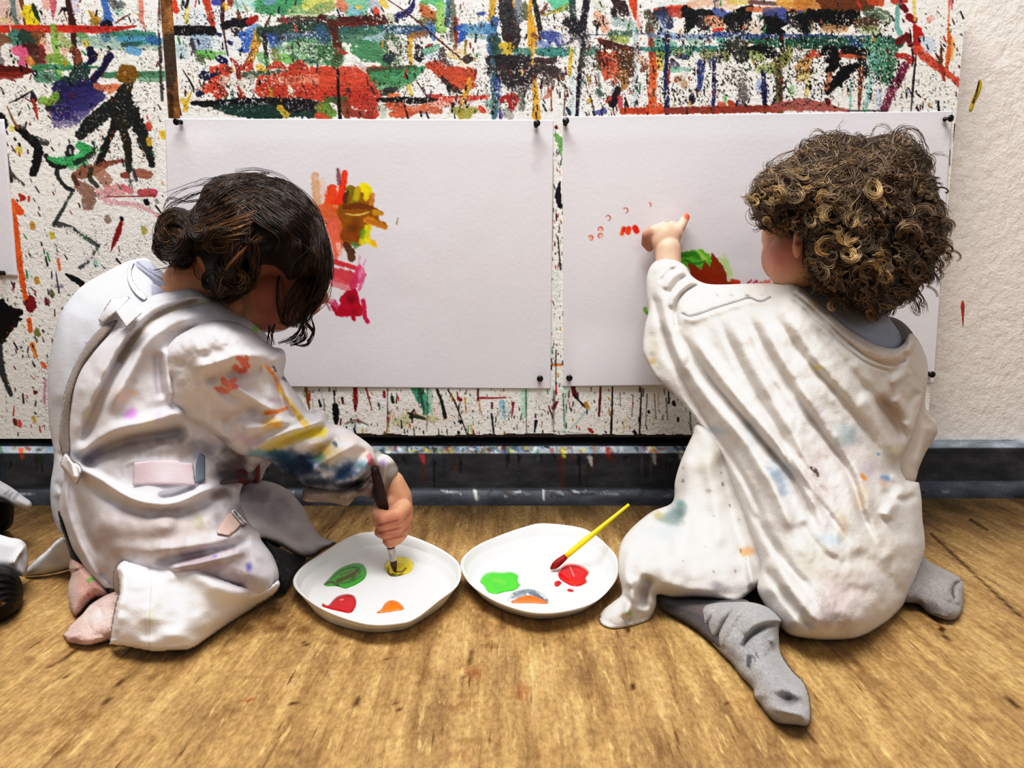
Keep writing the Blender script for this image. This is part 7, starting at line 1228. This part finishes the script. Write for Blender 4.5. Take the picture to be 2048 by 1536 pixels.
for p, w_, cl in (([(476, 716), (486, 722), (494, 732)], (5, 8, 6), (226, 116, 100)), ([(470, 734), (480, 742), (490, 738)], 6, (226, 110, 96)), ([(446, 760), (456, 768), (470, 760)], (6, 8, 4), (232, 130, 110)), ([(430, 776), (450, 782), (462, 776)], (3, 7, 5), (234, 150, 130)), ([(468, 772), (472, 774)], 5, (224, 110, 110)), ([(492, 712), (496, 718)], 3, (226, 116, 100)), ([(532, 826), (550, 824), (574, 816)], (5, 4, 3), (238, 124, 40)), ([(530, 730), (548, 752), (560, 780)], (2.5, 3, 5), (240, 160, 100)), ([(560, 775), (566, 790), (580, 806), (596, 830), (612, 850)], (4, 4, 5, 6, 8), (232, 196, 96)), ([(535, 736), (545, 745)], 4, (236, 140, 60)), ([(547, 734), (552, 742)], 2.5, (60, 60, 80)), ([(739, 912), (742, 926)], (6, 7), (214, 110, 120)), ([(668, 886), (672, 890)], 4, (70, 100, 130)), ([(566, 756), (572, 762)], 2.5, (90, 90, 110))):
    c.stroke(p, w_, cl, .75, .3, 2.5)
sctrl = [(318, 740, -.345), (350, 672, -.34), (420, 640, -.32), (490, 650, -.30), (566, 699, -.285), (568, 748, -.29), (617, 823, -.275), (660, 845, -.268), (722, 876, -.262), (756, 920, -.262), (728, 962, -.272), (676, 986, -.285), (589, 954, -.30), (519, 915, -.312), (441, 884, -.33), (362, 836, -.345), (334, 806, -.35)]
sleeve = SV.build('sleeve', M_nyl, sctrl, [(360, 740, .045), (440, 720, .07), (520, 760, .065), (480, 850, .05), (580, 880, .055), (660, 910, .045), (720, 930, .035), (620, 960, .03)], 62, smockL, back=.7)
CF = Form([(744, 900), (760, 906), (778, 912), (792, 928), (797, 946), (790, 962), (784, 976), (776, 984), (768, 1000), (765, 1017), (752, 1006), (744, 996), (716, 992), (704, 1004), (692, 1011), (664, 1006), (636, 1004), (612, 1004), (604, 996), (610, 976), (640, 976), (676, 980), (706, 972), (730, 956), (742, 930)], 2.6, True, (9,), (150, 134, 126))
CF.ridge([(752, 930), (750, 965), (758, 1005)], 6, -.008); CF.ridge([(776, 915), (770, 950), (766, 990)], 9, .008); CF.ridge([(690, 1005), (716, 984), (740, 960)], 7, .007); CF.ridge([(640, 990), (680, 994)], 7, -.005); CF.ridge([(620, 984), (660, 986)], 6, .004); CF.ridge([(730, 990), (742, 960)], 5, -.006)
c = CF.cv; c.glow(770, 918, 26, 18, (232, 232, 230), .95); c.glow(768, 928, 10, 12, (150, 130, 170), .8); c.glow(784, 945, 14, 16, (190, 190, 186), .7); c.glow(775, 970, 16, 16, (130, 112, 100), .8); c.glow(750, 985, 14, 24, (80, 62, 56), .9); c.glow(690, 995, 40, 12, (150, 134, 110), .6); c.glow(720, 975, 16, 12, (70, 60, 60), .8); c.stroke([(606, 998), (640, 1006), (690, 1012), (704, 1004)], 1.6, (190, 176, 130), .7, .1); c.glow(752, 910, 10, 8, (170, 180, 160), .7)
CF.build('cuff', M_nyl, [(744, 900, -.262), (790, 930, -.255), (784, 976, -.262), (765, 1017, -.275), (692, 1011, -.285), (604, 996, -.30), (676, 980, -.285), (742, 930, -.265)], .022, 24, sleeve, back=.7)
# trousers and feet
TL = Form([(528, 1084), (545, 1090), (580, 1106), (612, 1116), (598, 1136), (584, 1158), (572, 1184), (560, 1186), (548, 1190), (540, 1150)], 2.6, True, (), (20, 18, 20))
for _ in range(60):
    x, y = random.uniform(535, 612), random.uniform(1088, 1186); TL.cv.stroke([(x-1.5, y), (x+1.5, y+random.uniform(-1, 1))], 1.2, (104, 100, 98), .6)
TL.build('trouser_leg', M_cloth, [(528, 1084, -.31), (612, 1116, -.252), (572, 1184, fy(572, 1186)), (548, 1190, fy(548, 1190)), (540, 1150, -.34)], .014, 24, CL, back=.6, label='black trouser leg with a small pale pattern')
TB = Form([(116, 1020), (124, 1034), (132, 1056), (146, 1090), (166, 1122), (176, 1140), (158, 1134), (142, 1116), (136, 1096), (128, 1070), (120, 1050)], 2.2, True, (), (24, 20, 22)); TB.build('trouser_seat', M_cloth, [(116, 1020, -.338), (176, 1140, -.345), (136, 1096, -.335), (128, 1070, -.335)], .008, 8, CL, label='black trouser back showing in the gap of the smock')
PKS = (226, 196, 188)
T2 = Form([(142, 1116), (156, 1118), (176, 1130), (200, 1150), (216, 1176), (218, 1194), (196, 1196), (180, 1206), (164, 1224), (152, 1232), (143, 1222), (137, 1200), (136, 1174), (142, 1150), (138, 1136)], 2.4, True, (), (206, 166, 154))
T2.ridge([(140, 1146), (156, 1140), (172, 1132)], 2.5, -.004, ends=.05); T2.bump(160, 1190, 20, 24, .004); T2.cv.stroke([(178, 1161), (187, 1157)], 4.5, (70, 196, 60), .95, .1); T2.cv.stroke([(189, 1192), (191, 1195)], 3, (206, 40, 46)); T2.cv.stroke([(176, 1189), (177, 1190)], 1.8, (206, 60, 60)); T2.cv.glow(150, 1215, 14, 16, (236, 208, 200), .7); T2.cv.glow(190, 1170, 24, 24, (180, 136, 124), .6)
T2.build('sock', M_knit, [(142, 1116, -.325), (200, 1150, -.345), (218, 1194, -.36), (152, 1232, fy(152, 1232)), (136, 1174, -.345)], .03, 30, CL, back=.6, label='pale pink sock on the far foot with a green spot')
T1 = Form([(126, 1268), (134, 1262), (140, 1252), (152, 1240), (164, 1228), (178, 1210), (196, 1198), (216, 1188), (240, 1182), (250, 1200), (244, 1250), (236, 1276), (220, 1280), (200, 1286), (176, 1291), (152, 1288), (136, 1284), (130, 1276)], 2.4, True, (), PKS)
T1.bump(160, 1256, 26, 22, .005, -.6); T1.ridge([(178, 1216), (174, 1240), (184, 1266)], 6, -.004); T1.ridge([(196, 1210), (206, 1236)], 5, -.004); T1.bump(200, 1250, 20, 24, .004); T1.ripple(.06, .06, .0015, 5); T1.cv.glow(200, 1230, 40, 30, (246, 228, 226), .6); T1.cv.glow(150, 1282, 30, 8, (190, 150, 146), .6)
T1.build('sock', M_knit, [(126, 1270, fy(126, 1274)), (178, 1210, -.375), (240, 1182, -.385), (244, 1250, -.41), (220, 1280, fy(220, 1280)), (152, 1288, fy(152, 1288))], .026, 34, CL, back=.6, label='pale pink sock on the near foot')
# body
B = Blobby()
B.ell(A3(515, 490, -.262), (.066, .062, .062)); B.ell(A3(570, 515, -.262), (.042, .048, .044)); B.ell(A3(545, 578, -.272), (.036, .04, .04)); B.ell(A3(530, 622, -.270), (.028, .034, .024)); B.ell(A3(596, 556, -.262), (.032, .04, .034))
B.limb([A3(628, 560, -.262), A3(642, 594, -.262)], [.009, .0085]); B.ell(A3(606, 606, -.262), (.02, .026, .016)); B.ell(A3(588, 628, -.262), (.014, .018, .008)); B.ell(A3(575, 640, -.262), (.013, .016, .007)); B.ell(A3(548, 640, -.262), (.02, .024, .014))
B.limb([A3(460, 545, -.262), A3(390, 570, -.272), A3(340, 640, -.275)], [.033, .032, .03]); B.ell(A3(535, 492, -.322), (.010, .006, .013)); B.ell(A3(538, 500, -.326), (.006, .004, .008))
B.ell(A3(340, 800, -.285), (.06, .03, .09)); B.ell(A3(320, 1020, -.30), (.06, .04, .055))
for pts, r in (([A3(420, 720, -.30), A3(560, 850, -.285), A3(690, 920, -.27), A3(776, 962, -.262)], [.028, .022, .016, .0145]), ([A3(470, 700, -.22), A3(560, 850, -.18), A3(500, 930, -.23)], [.03, .025, .018]), ([A3(340, 1060, -.29), A3(560, 1055, -.262), A3(380, 1160, -.33), A3(195, 1245, -.38)], [.035, .02, .018, .010]), ([A3(330, 1050, -.27), A3(480, 1020, -.2), A3(320, 1110, -.28), A3(180, 1175, -.335)], [.03, .025, .016, .010])): B.limb(pts, r)
B.ell(A3(500, 936, -.235), (.018, .02, .018))
for k in range(4): B.limb([A3(504, 926+k*8, -.24), A3(516, 928+k*8, -.25), A3(514, 932+k*8, -.258)], [.0065, .006, .005])
B.limb([A3(494, 920, -.245), A3(504, 914, -.255)], [.0065, .005])
B.ell(A3(492, 606, -.268), (.03, .034, .026))
# fist round the brush
B.limb([A3(782, 968, -.260), A3(794, 994, -.258), A3(800, 1024, -.258), A3(796, 1052, -.262)], [.0165, .0175, .016, .012]); B.ell(A3(794, 1020, -.262), (.0135, .016, .022)); B.ell(A3(780, 1006, -.272), (.009, .010, .011))
def fing(ps, r): B.limb([A3(x, y, d) for (x, y, d) in ps], r)
fing([(810, 1014, -.272), (794, 1030, -.290), (770, 1036, -.293), (756, 1026, -.285), (753, 1018, -.274)], [.0082, .0088, .0080, .0072, .0062])
fing([(813, 1034, -.268), (796, 1050, -.288), (772, 1052, -.291), (757, 1044, -.283), (756, 1038, -.272)], [.0078, .0083, .0076, .007, .006])
fing([(811, 1052, -.266), (796, 1068, -.285), (774, 1070, -.288), (759, 1064, -.280)], [.0074, .0078, .0070, .0062])
fing([(806, 1066, -.266), (795, 1078, -.280), (781, 1086, -.283), (774, 1082, -.277)], [.0066, .0068, .0062, .0055])
fing([(784, 1000, -.268), (768, 1012, -.262), (757, 1012, -.266)], [.0085, .0075, .006])
def skinL(co):
    px, py = proj(co); c = np.tile(S((214, 166, 136)), (len(co), 1))
    f = ss(480, 540, px)*ss(500, 560, py)*(py < 720); c += (S((158, 100, 84))-c)*(f*.8)[:, None]  # face darkened, its shade mixed into the skin colour
    f = ss(60, 10, np.hypot(px-545, py-600)); c += (S((168, 100, 90))-c)*(f*.4)[:, None]
    f = ss(740, 748, px)*ss(1000, 1040, py); c += (S((204, 142, 116))-c)*(f*.7)[:, None]
    n = 0
    for (x, y) in ((775, 1046), (776, 1062), (786, 1077)): n = n+ss(4, 1, np.abs(py-y-(px-x)*-.25))*ss(30, 16, np.abs(px-x))
    c += (S((150, 80, 62))-c)*(np.clip(n, 0, 1)*.6)[:, None]  # gaps between the fingers shaded in the colour
    f = ((py > 660) & (px < 745)).astype(float); c += (S((196, 188, 188))-c)*f[:, None]; f = ((py > 1000) & (px < 700)).astype(float); c += (S((30, 27, 28))-c)*f[:, None]
    f = ((px > 470) & (px < 520) & (py > 905) & (py < 965)).astype(float); c += (S((150, 84, 76))-c)*f[:, None]
    f = ss(10, 4, np.hypot(px-582, py-636)); c += (S((176, 80, 80))-c)*(f*.6)[:, None]
    return c*(.95+.1*fbm(px*.05, py*.05, 2))[:, None]
B.build('body', M_skin, .0018, skinL, CL, 3)
V, F = loft([A3(624, 572, -.292)+r for r in lathe([(.0003, -.006), (.004, -.005), (.006, -.002), (.0065, .001), (.005, .004), (.0003, .006)], 12)]); link('eye', py_mesh('eye', V, F, M_eye, True), CL)
# hair
HL = Form([(408, 372), (440, 352), (480, 345), (520, 348), (560, 362), (600, 385), (632, 416), (652, 456), (664, 500), (667, 530), (662, 560), (652, 584), (636, 600), (622, 610), (612, 616), (620, 590), (628, 566), (622, 548), (600, 552), (578, 560), (566, 545), (548, 532), (524, 530), (512, 540), (508, 566), (490, 590), (460, 592), (440, 600), (424, 580), (414, 556), (408, 530), (396, 512), (384, 524), (366, 530), (346, 526), (326, 514), (314, 494), (308, 468), (314, 440), (328, 424), (346, 414), (366, 416), (380, 420), (396, 400)], 3, True, (), (34, 23, 18))
for _ in range(80): HL.bump(random.uniform(310, 650), random.uniform(350, 600), random.uniform(14, 34), random.uniform(6, 12), random.uniform(-.003, .004), random.uniform(-.8, .3))
c = HL.cv
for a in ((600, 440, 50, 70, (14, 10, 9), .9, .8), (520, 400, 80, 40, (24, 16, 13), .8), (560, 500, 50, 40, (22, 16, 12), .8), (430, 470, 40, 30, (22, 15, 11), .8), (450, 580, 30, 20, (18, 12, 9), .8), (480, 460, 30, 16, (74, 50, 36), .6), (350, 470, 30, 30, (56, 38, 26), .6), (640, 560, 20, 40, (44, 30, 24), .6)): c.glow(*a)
hairL = HL.build('hair', M_hair, [(408, 372, -.265), (480, 345, -.262), (600, 385, -.262), (667, 530, -.268), (640, 600, -.28), (578, 560, -.315), (524, 530, -.322), (490, 590, -.312), (430, 590, -.31), (384, 524, -.31), (320, 500, -.30), (314, 440, -.29), (396, 400, -.275)], .072, 110, CL, back=.9)
HF2 = HF; HF = HL; ST = Strands()
D1 = [(34, 23, 17), (46, 31, 22), (60, 42, 30), (28, 19, 14), (72, 50, 35)]; D2 = [(98, 72, 48), (118, 88, 58), (84, 60, 42), (134, 102, 68)]
def L_(pts, n, cols=D1, rad=.00045, sp=7, wav=2.5, lift=.002): lock(pts, n, cols, rad, sp, wav, lift)
for k in range(26):                                                # over the crown and down the forehead
    u = k/25; x0 = 440+u*60+random.gauss(0, 6); y0 = 362-u*4+random.gauss(0, 5)
    L_([(x0, y0), (540+30*u, 366+60*(1-u)), (620+10*u, 420+70*(1-u)), (650-40*(1-u), 500+20*(1-u)), (658-70*(1-u), 560-10*(1-u))], 16, D1, .00045, 6, 2)
for k in range(16):
    u = k/15; L_([(470-u*20, 372+u*10), (540-u*30, 410+u*30), (590-u*30, 460+u*20), (600-u*60, 520+u*5)], 14, D1+[D2[2]], .00045, 6, 2)
for k in range(22):                                                # swept back to the bun
    u = k/21; L_([(560-u*80, 380+u*10+random.gauss(0, 4)), (490-u*20, 390+u*50), (430-u*10, 420+u*45), (380, 440+u*40), (340+10*u, 450+u*40)], 12, D1+D2[:1], .00045, 6, 3, .003)
for k in range(9): L_([(520-k*4, 420+k*7), (470, 440+k*5), (420, 458+k*4), (372, 470+k*3), (340, 490)], 7, D2, .00042, 3, 2.5, .006)
for k in range(16):                                                # side locks to the nape and beside the ear
    u = k/15; L_([(500-u*60, 450+u*10), (490-u*50, 490+u*20), (470-u*30, 540+u*10), (450-u*10, 590-u*10), (440-20*u, 602-u*20)], 10, D1+D2[:2], .00045, 6, 4, .004)
for k in range(8): L_([(510, 470+k*4), (512, 510+k*3), (506, 550), (480, 585), (450, 600)], 8, D1+D2[:2], .00045, 5, 4, .006)
for k in range(14): L_([(490-k*5, 352+k*3), (450-k*4, 366+k*5), (410-k*2, 400+k*5), (392, 430+k*3), (366, 446+k*3)], 10, D1+D2[:1], .00045, 6, 3, .003)
for k in range(8): L_([(540-k*8, 352+k), (480-k*6, 362+k*3), (430-k*3, 388+k*4), (400, 424)], 9, D1, .00045, 6, 3, .003)
L_([(500, 480), (470, 520), (440, 560), (430, 590)], 16, D2, .00042, 5, 4, .008); L_([(520, 470), (500, 500), (510, 560), (480, 580), (452, 576)], 14, D2[:3], .00042, 4, 4, .009)
for (x, y, r, tr, n, g_) in ((350, 452, 26, 1.4, 46, 1), (345, 480, 24, 1.3, 40, 1), (372, 486, 22, 1.3, 36, 0), (336, 496, 20, 1.2, 34, 1), (362, 508, 20, 1.2, 34, 0), (392, 460, 18, 1.2, 30, 0), (330, 460, 18, 1.1, 26, 1), (440, 480, 24, 1.1, 30, 1), (470, 560, 22, 1.1, 34, 1), (450, 530, 20, 1.2, 30, 0), (490, 500, 16, 1, 22, 0), (420, 560, 14, 1.1, 20, 0)):
    curl(x, y, r, tr, random.uniform(0, 6.28), (random.gauss(0, 4), random.gauss(2, 4)), n, D1+D2[:3] if g_ else D1, .00045, .006, random.uniform(0, 6.28), .85)
for pts, n in (([(330, 440), (312, 470), (312, 500), (336, 526)], 7), ([(316, 470), (310, 500), (330, 522), (356, 530)], 6), ([(420, 378), (380, 392), (344, 410), (318, 440)], 7), ([(440, 362), (390, 370), (350, 384), (332, 396)], 4), ([(400, 400), (370, 404), (340, 398), (326, 420)], 6), ([(452, 354), (420, 360), (390, 372)], 4), ([(346, 520), (336, 534), (310, 540), (300, 534)], 3), ([(384, 530), (396, 556), (412, 570)], 3), ([(352, 528), (350, 540), (346, 552)], 2), ([(590, 372), (560, 354), (510, 340), (470, 342)], 6), ([(630, 410), (648, 440), (656, 446)], 3), ([(440, 590), (424, 594), (400, 574)], 3), ([(430, 596), (450, 604), (452, 612)], 3)):
    L_(pts, n, D1, .0003, 3, 2, 0)
# fringe hanging in front of the face
for k in range(12):
    u = k/11; L_([(650-u*30, 470+u*30), (660-u*50, 530+u*10), (650-u*70, 590), (618-u*50, 630-u*6), (612-u*50, 660-u*12)], 9, D1+D2[:1], .00045, 4, 3, .004)
for pts, n in (([(650, 580), (622, 610), (612, 640), (626, 665), (612, 690), (588, 688)], 10), ([(640, 590), (612, 625), (606, 650), (608, 676), (580, 690)], 9), ([(610, 610), (604, 650), (588, 672), (556, 686)], 7), ([(556, 560), (556, 600), (566, 640), (590, 650), (604, 624)], 8), ([(558, 550), (554, 590), (560, 630), (576, 656)], 8), ([(600, 620), (606, 660), (590, 680), (570, 684)], 6), ([(640, 600), (622, 630), (628, 660), (616, 684)], 8), ([(540, 650), (538, 670), (542, 694)], 6), ([(550, 648), (544, 668), (548, 690)], 6)):
    L_(pts, n, D1, .0005, 1.8, 1.5, .003)
ST.merge('hair', hairL, M_hair, CL, label='dark brown hair in a loose wavy bun')
# ================================================================== third child cut by the left edge
C3 = empty('person', tuple(atZ(-60., 1120.)), 'person at the left edge, only white smock cloth and dark shoes in the photo', 'person', 'children painting')
E1 = Form([(-120, 900), (-40, 935), (0, 961), (22, 974), (46, 992), (62, 1004), (63, 1014), (54, 1020), (40, 1018), (20, 1010), (0, 1000), (-60, 990), (-120, 985)], 2.8, True, (), (214, 216, 220)); E1.ridge([(-20, 955), (30, 985), (58, 1006)], 8, .004)
for (x, y) in ((22, 988), (32, 992), (14, 984)): E1.cv.stroke([(x-4, y+4), (x+3, y-2)], 2.6, (140, 136, 150), .7, .2)
E1.cv.stroke([(50, 1018), (63, 1010)], 1.5, (206, 180, 180), .6)
sm3 = E1.build('smock', M_nyl, [(-120, 900, -.24), (0, 961, -.20), (62, 1008, -.19), (0, 1000, -.215), (-120, 985, -.25)], .012, 16, C3, label='white smock edge with grey marks')
E2 = Form([(-120, 1050), (-40, 1060), (-4, 1068), (20, 1075), (38, 1078), (50, 1086), (54, 1098), (56, 1130), (50, 1152), (34, 1150), (20, 1140), (-20, 1140), (-120, 1150)], 2.8, True, (), (222, 220, 224)); E2.ridge([(52, 1090), (36, 1110), (24, 1132)], 4, .005); E2.cv.glow(44, 1122, 12, 24, (150, 146, 144), .7); E2.cv.stroke([(52, 1088), (38, 1104), (26, 1126)], 2, (240, 234, 220), .8)
E2.build('smock_hem', M_nyl, [(-120, 1050, -.32), (20, 1075, -.315), (54, 1098, -.31), (50, 1152, -.325), (-20, 1140, -.335), (-120, 1150, -.35)], .012, 20, sm3)
M_shoe = mat('dark_shoe', attr=True, rough=.5, noise=(60, .2, (1, 1, 1)), bump=[(200, .4, (1, 1, 1))])
E3 = Form([(-120, 990), (-20, 996), (10, 1000), (26, 1010), (28, 1028), (24, 1050), (8, 1062), (-20, 1066), (-120, 1070)], 2.8, True, (), (16, 14, 15)); E3.build('shoe', M_shoe, [(-120, 990, -.25), (26, 1015, -.21), (8, 1062, fy(8, 1064)), (-120, 1070, -.26)], .022, 26, C3, label='dark shoe farther from the camera')
E4 = Form([(-120, 1120), (-20, 1130), (8, 1134), (30, 1142), (42, 1160), (47, 1184), (42, 1210), (28, 1228), (8, 1240), (-20, 1248), (-120, 1260)], 2.8, True, (), (24, 22, 22)); E4.cv.stroke([(-10, 1203), (8, 1205)], 3, (150, 104, 56), .85, .2)
for k in range(6): E4.cv.stroke([(-20, 1150+k*15), (14, 1148+k*12), (42, 1166+k*7)], 1.6, (52, 48, 48), .7, .2); E4.ridge([(-20, 1150+k*15), (14, 1148+k*12), (42, 1166+k*7)], 2.5, .003)
E4.build('shoe', M_shoe, [(-120, 1120, -.36), (30, 1142, -.345), (47, 1184, -.345), (28, 1228, fy(28, 1230)), (-120, 1260, -.4)], .025, 34, C3, label='dark ribbed shoe nearer the camera')
B = Blobby(); B.ell(A3(-150, 900, -.25), (.05, .04, .07)); B.ell(A3(-150, 1020, -.265), (.05, .04, .04)); B.limb([A3(-150, 780, -.25), A3(-150, 730, -.25)], [.03, .03]); B.ell(A3(-140, 625, -.25), (.054, .058, .062)); B.ell(A3(-88, 640, -.25), (.012, .012, .012))
B.limb([A3(-110, 800, -.25), A3(-90, 900, -.235), A3(-70, 945, -.215)], [.026, .02, .012]); B.limb([A3(-150, 1030, -.28), A3(-100, 1040, -.23), A3(-60, 1030, -.225)], [.045, .02, .010]); B.limb([A3(-150, 1050, -.3), A3(-110, 1090, -.28), A3(-60, 1190, -.34)], [.045, .022, .012]); B.limb([A3(-190, 800, -.25), A3(-200, 900, -.24), A3(-180, 960, -.22)], [.026, .022, .016])
def skin3(co):
    px, py = proj(co); c = np.tile(S((222, 182, 156)), (len(co), 1)); c[py > 1000] = S((36, 34, 36)); return c
B.build('body', M_skin, .004, skin3, C3, 4)
E5 = Form([(-150, 745), (-112, 752), (-86, 790), (-60, 880), (-34, 940), (-22, 985), (-40, 1040), (-60, 1090), (-150, 1110), (-250, 1080), (-262, 960), (-240, 820), (-200, 755)], 5, True, (), (216, 214, 218)); E5.ripple(.02, .02, .006, 4)
E5.build('smock_back', M_nyl, [(-150, 745, -.25), (-86, 790, -.25), (-22, 985, -.25), (-60, 1090, -.28), (-250, 1080, -.28), (-240, 820, -.25)], .085, 62, sm3, back=1.)
E6 = Form([(-145, 505), (-90, 520), (-58, 570), (-62, 610), (-84, 600), (-96, 650), (-120, 712), (-160, 735), (-200, 720), (-225, 660), (-226, 580), (-200, 525)], 4, True, (), (84, 62, 44)); E6.ripple(.06, .05, .006, 4)
E6.build('hair', M_hair, [(-145, 505, -.25), (-58, 580, -.25), (-120, 712, -.26), (-226, 620, -.25)], .086, 48, C3, back=1.)
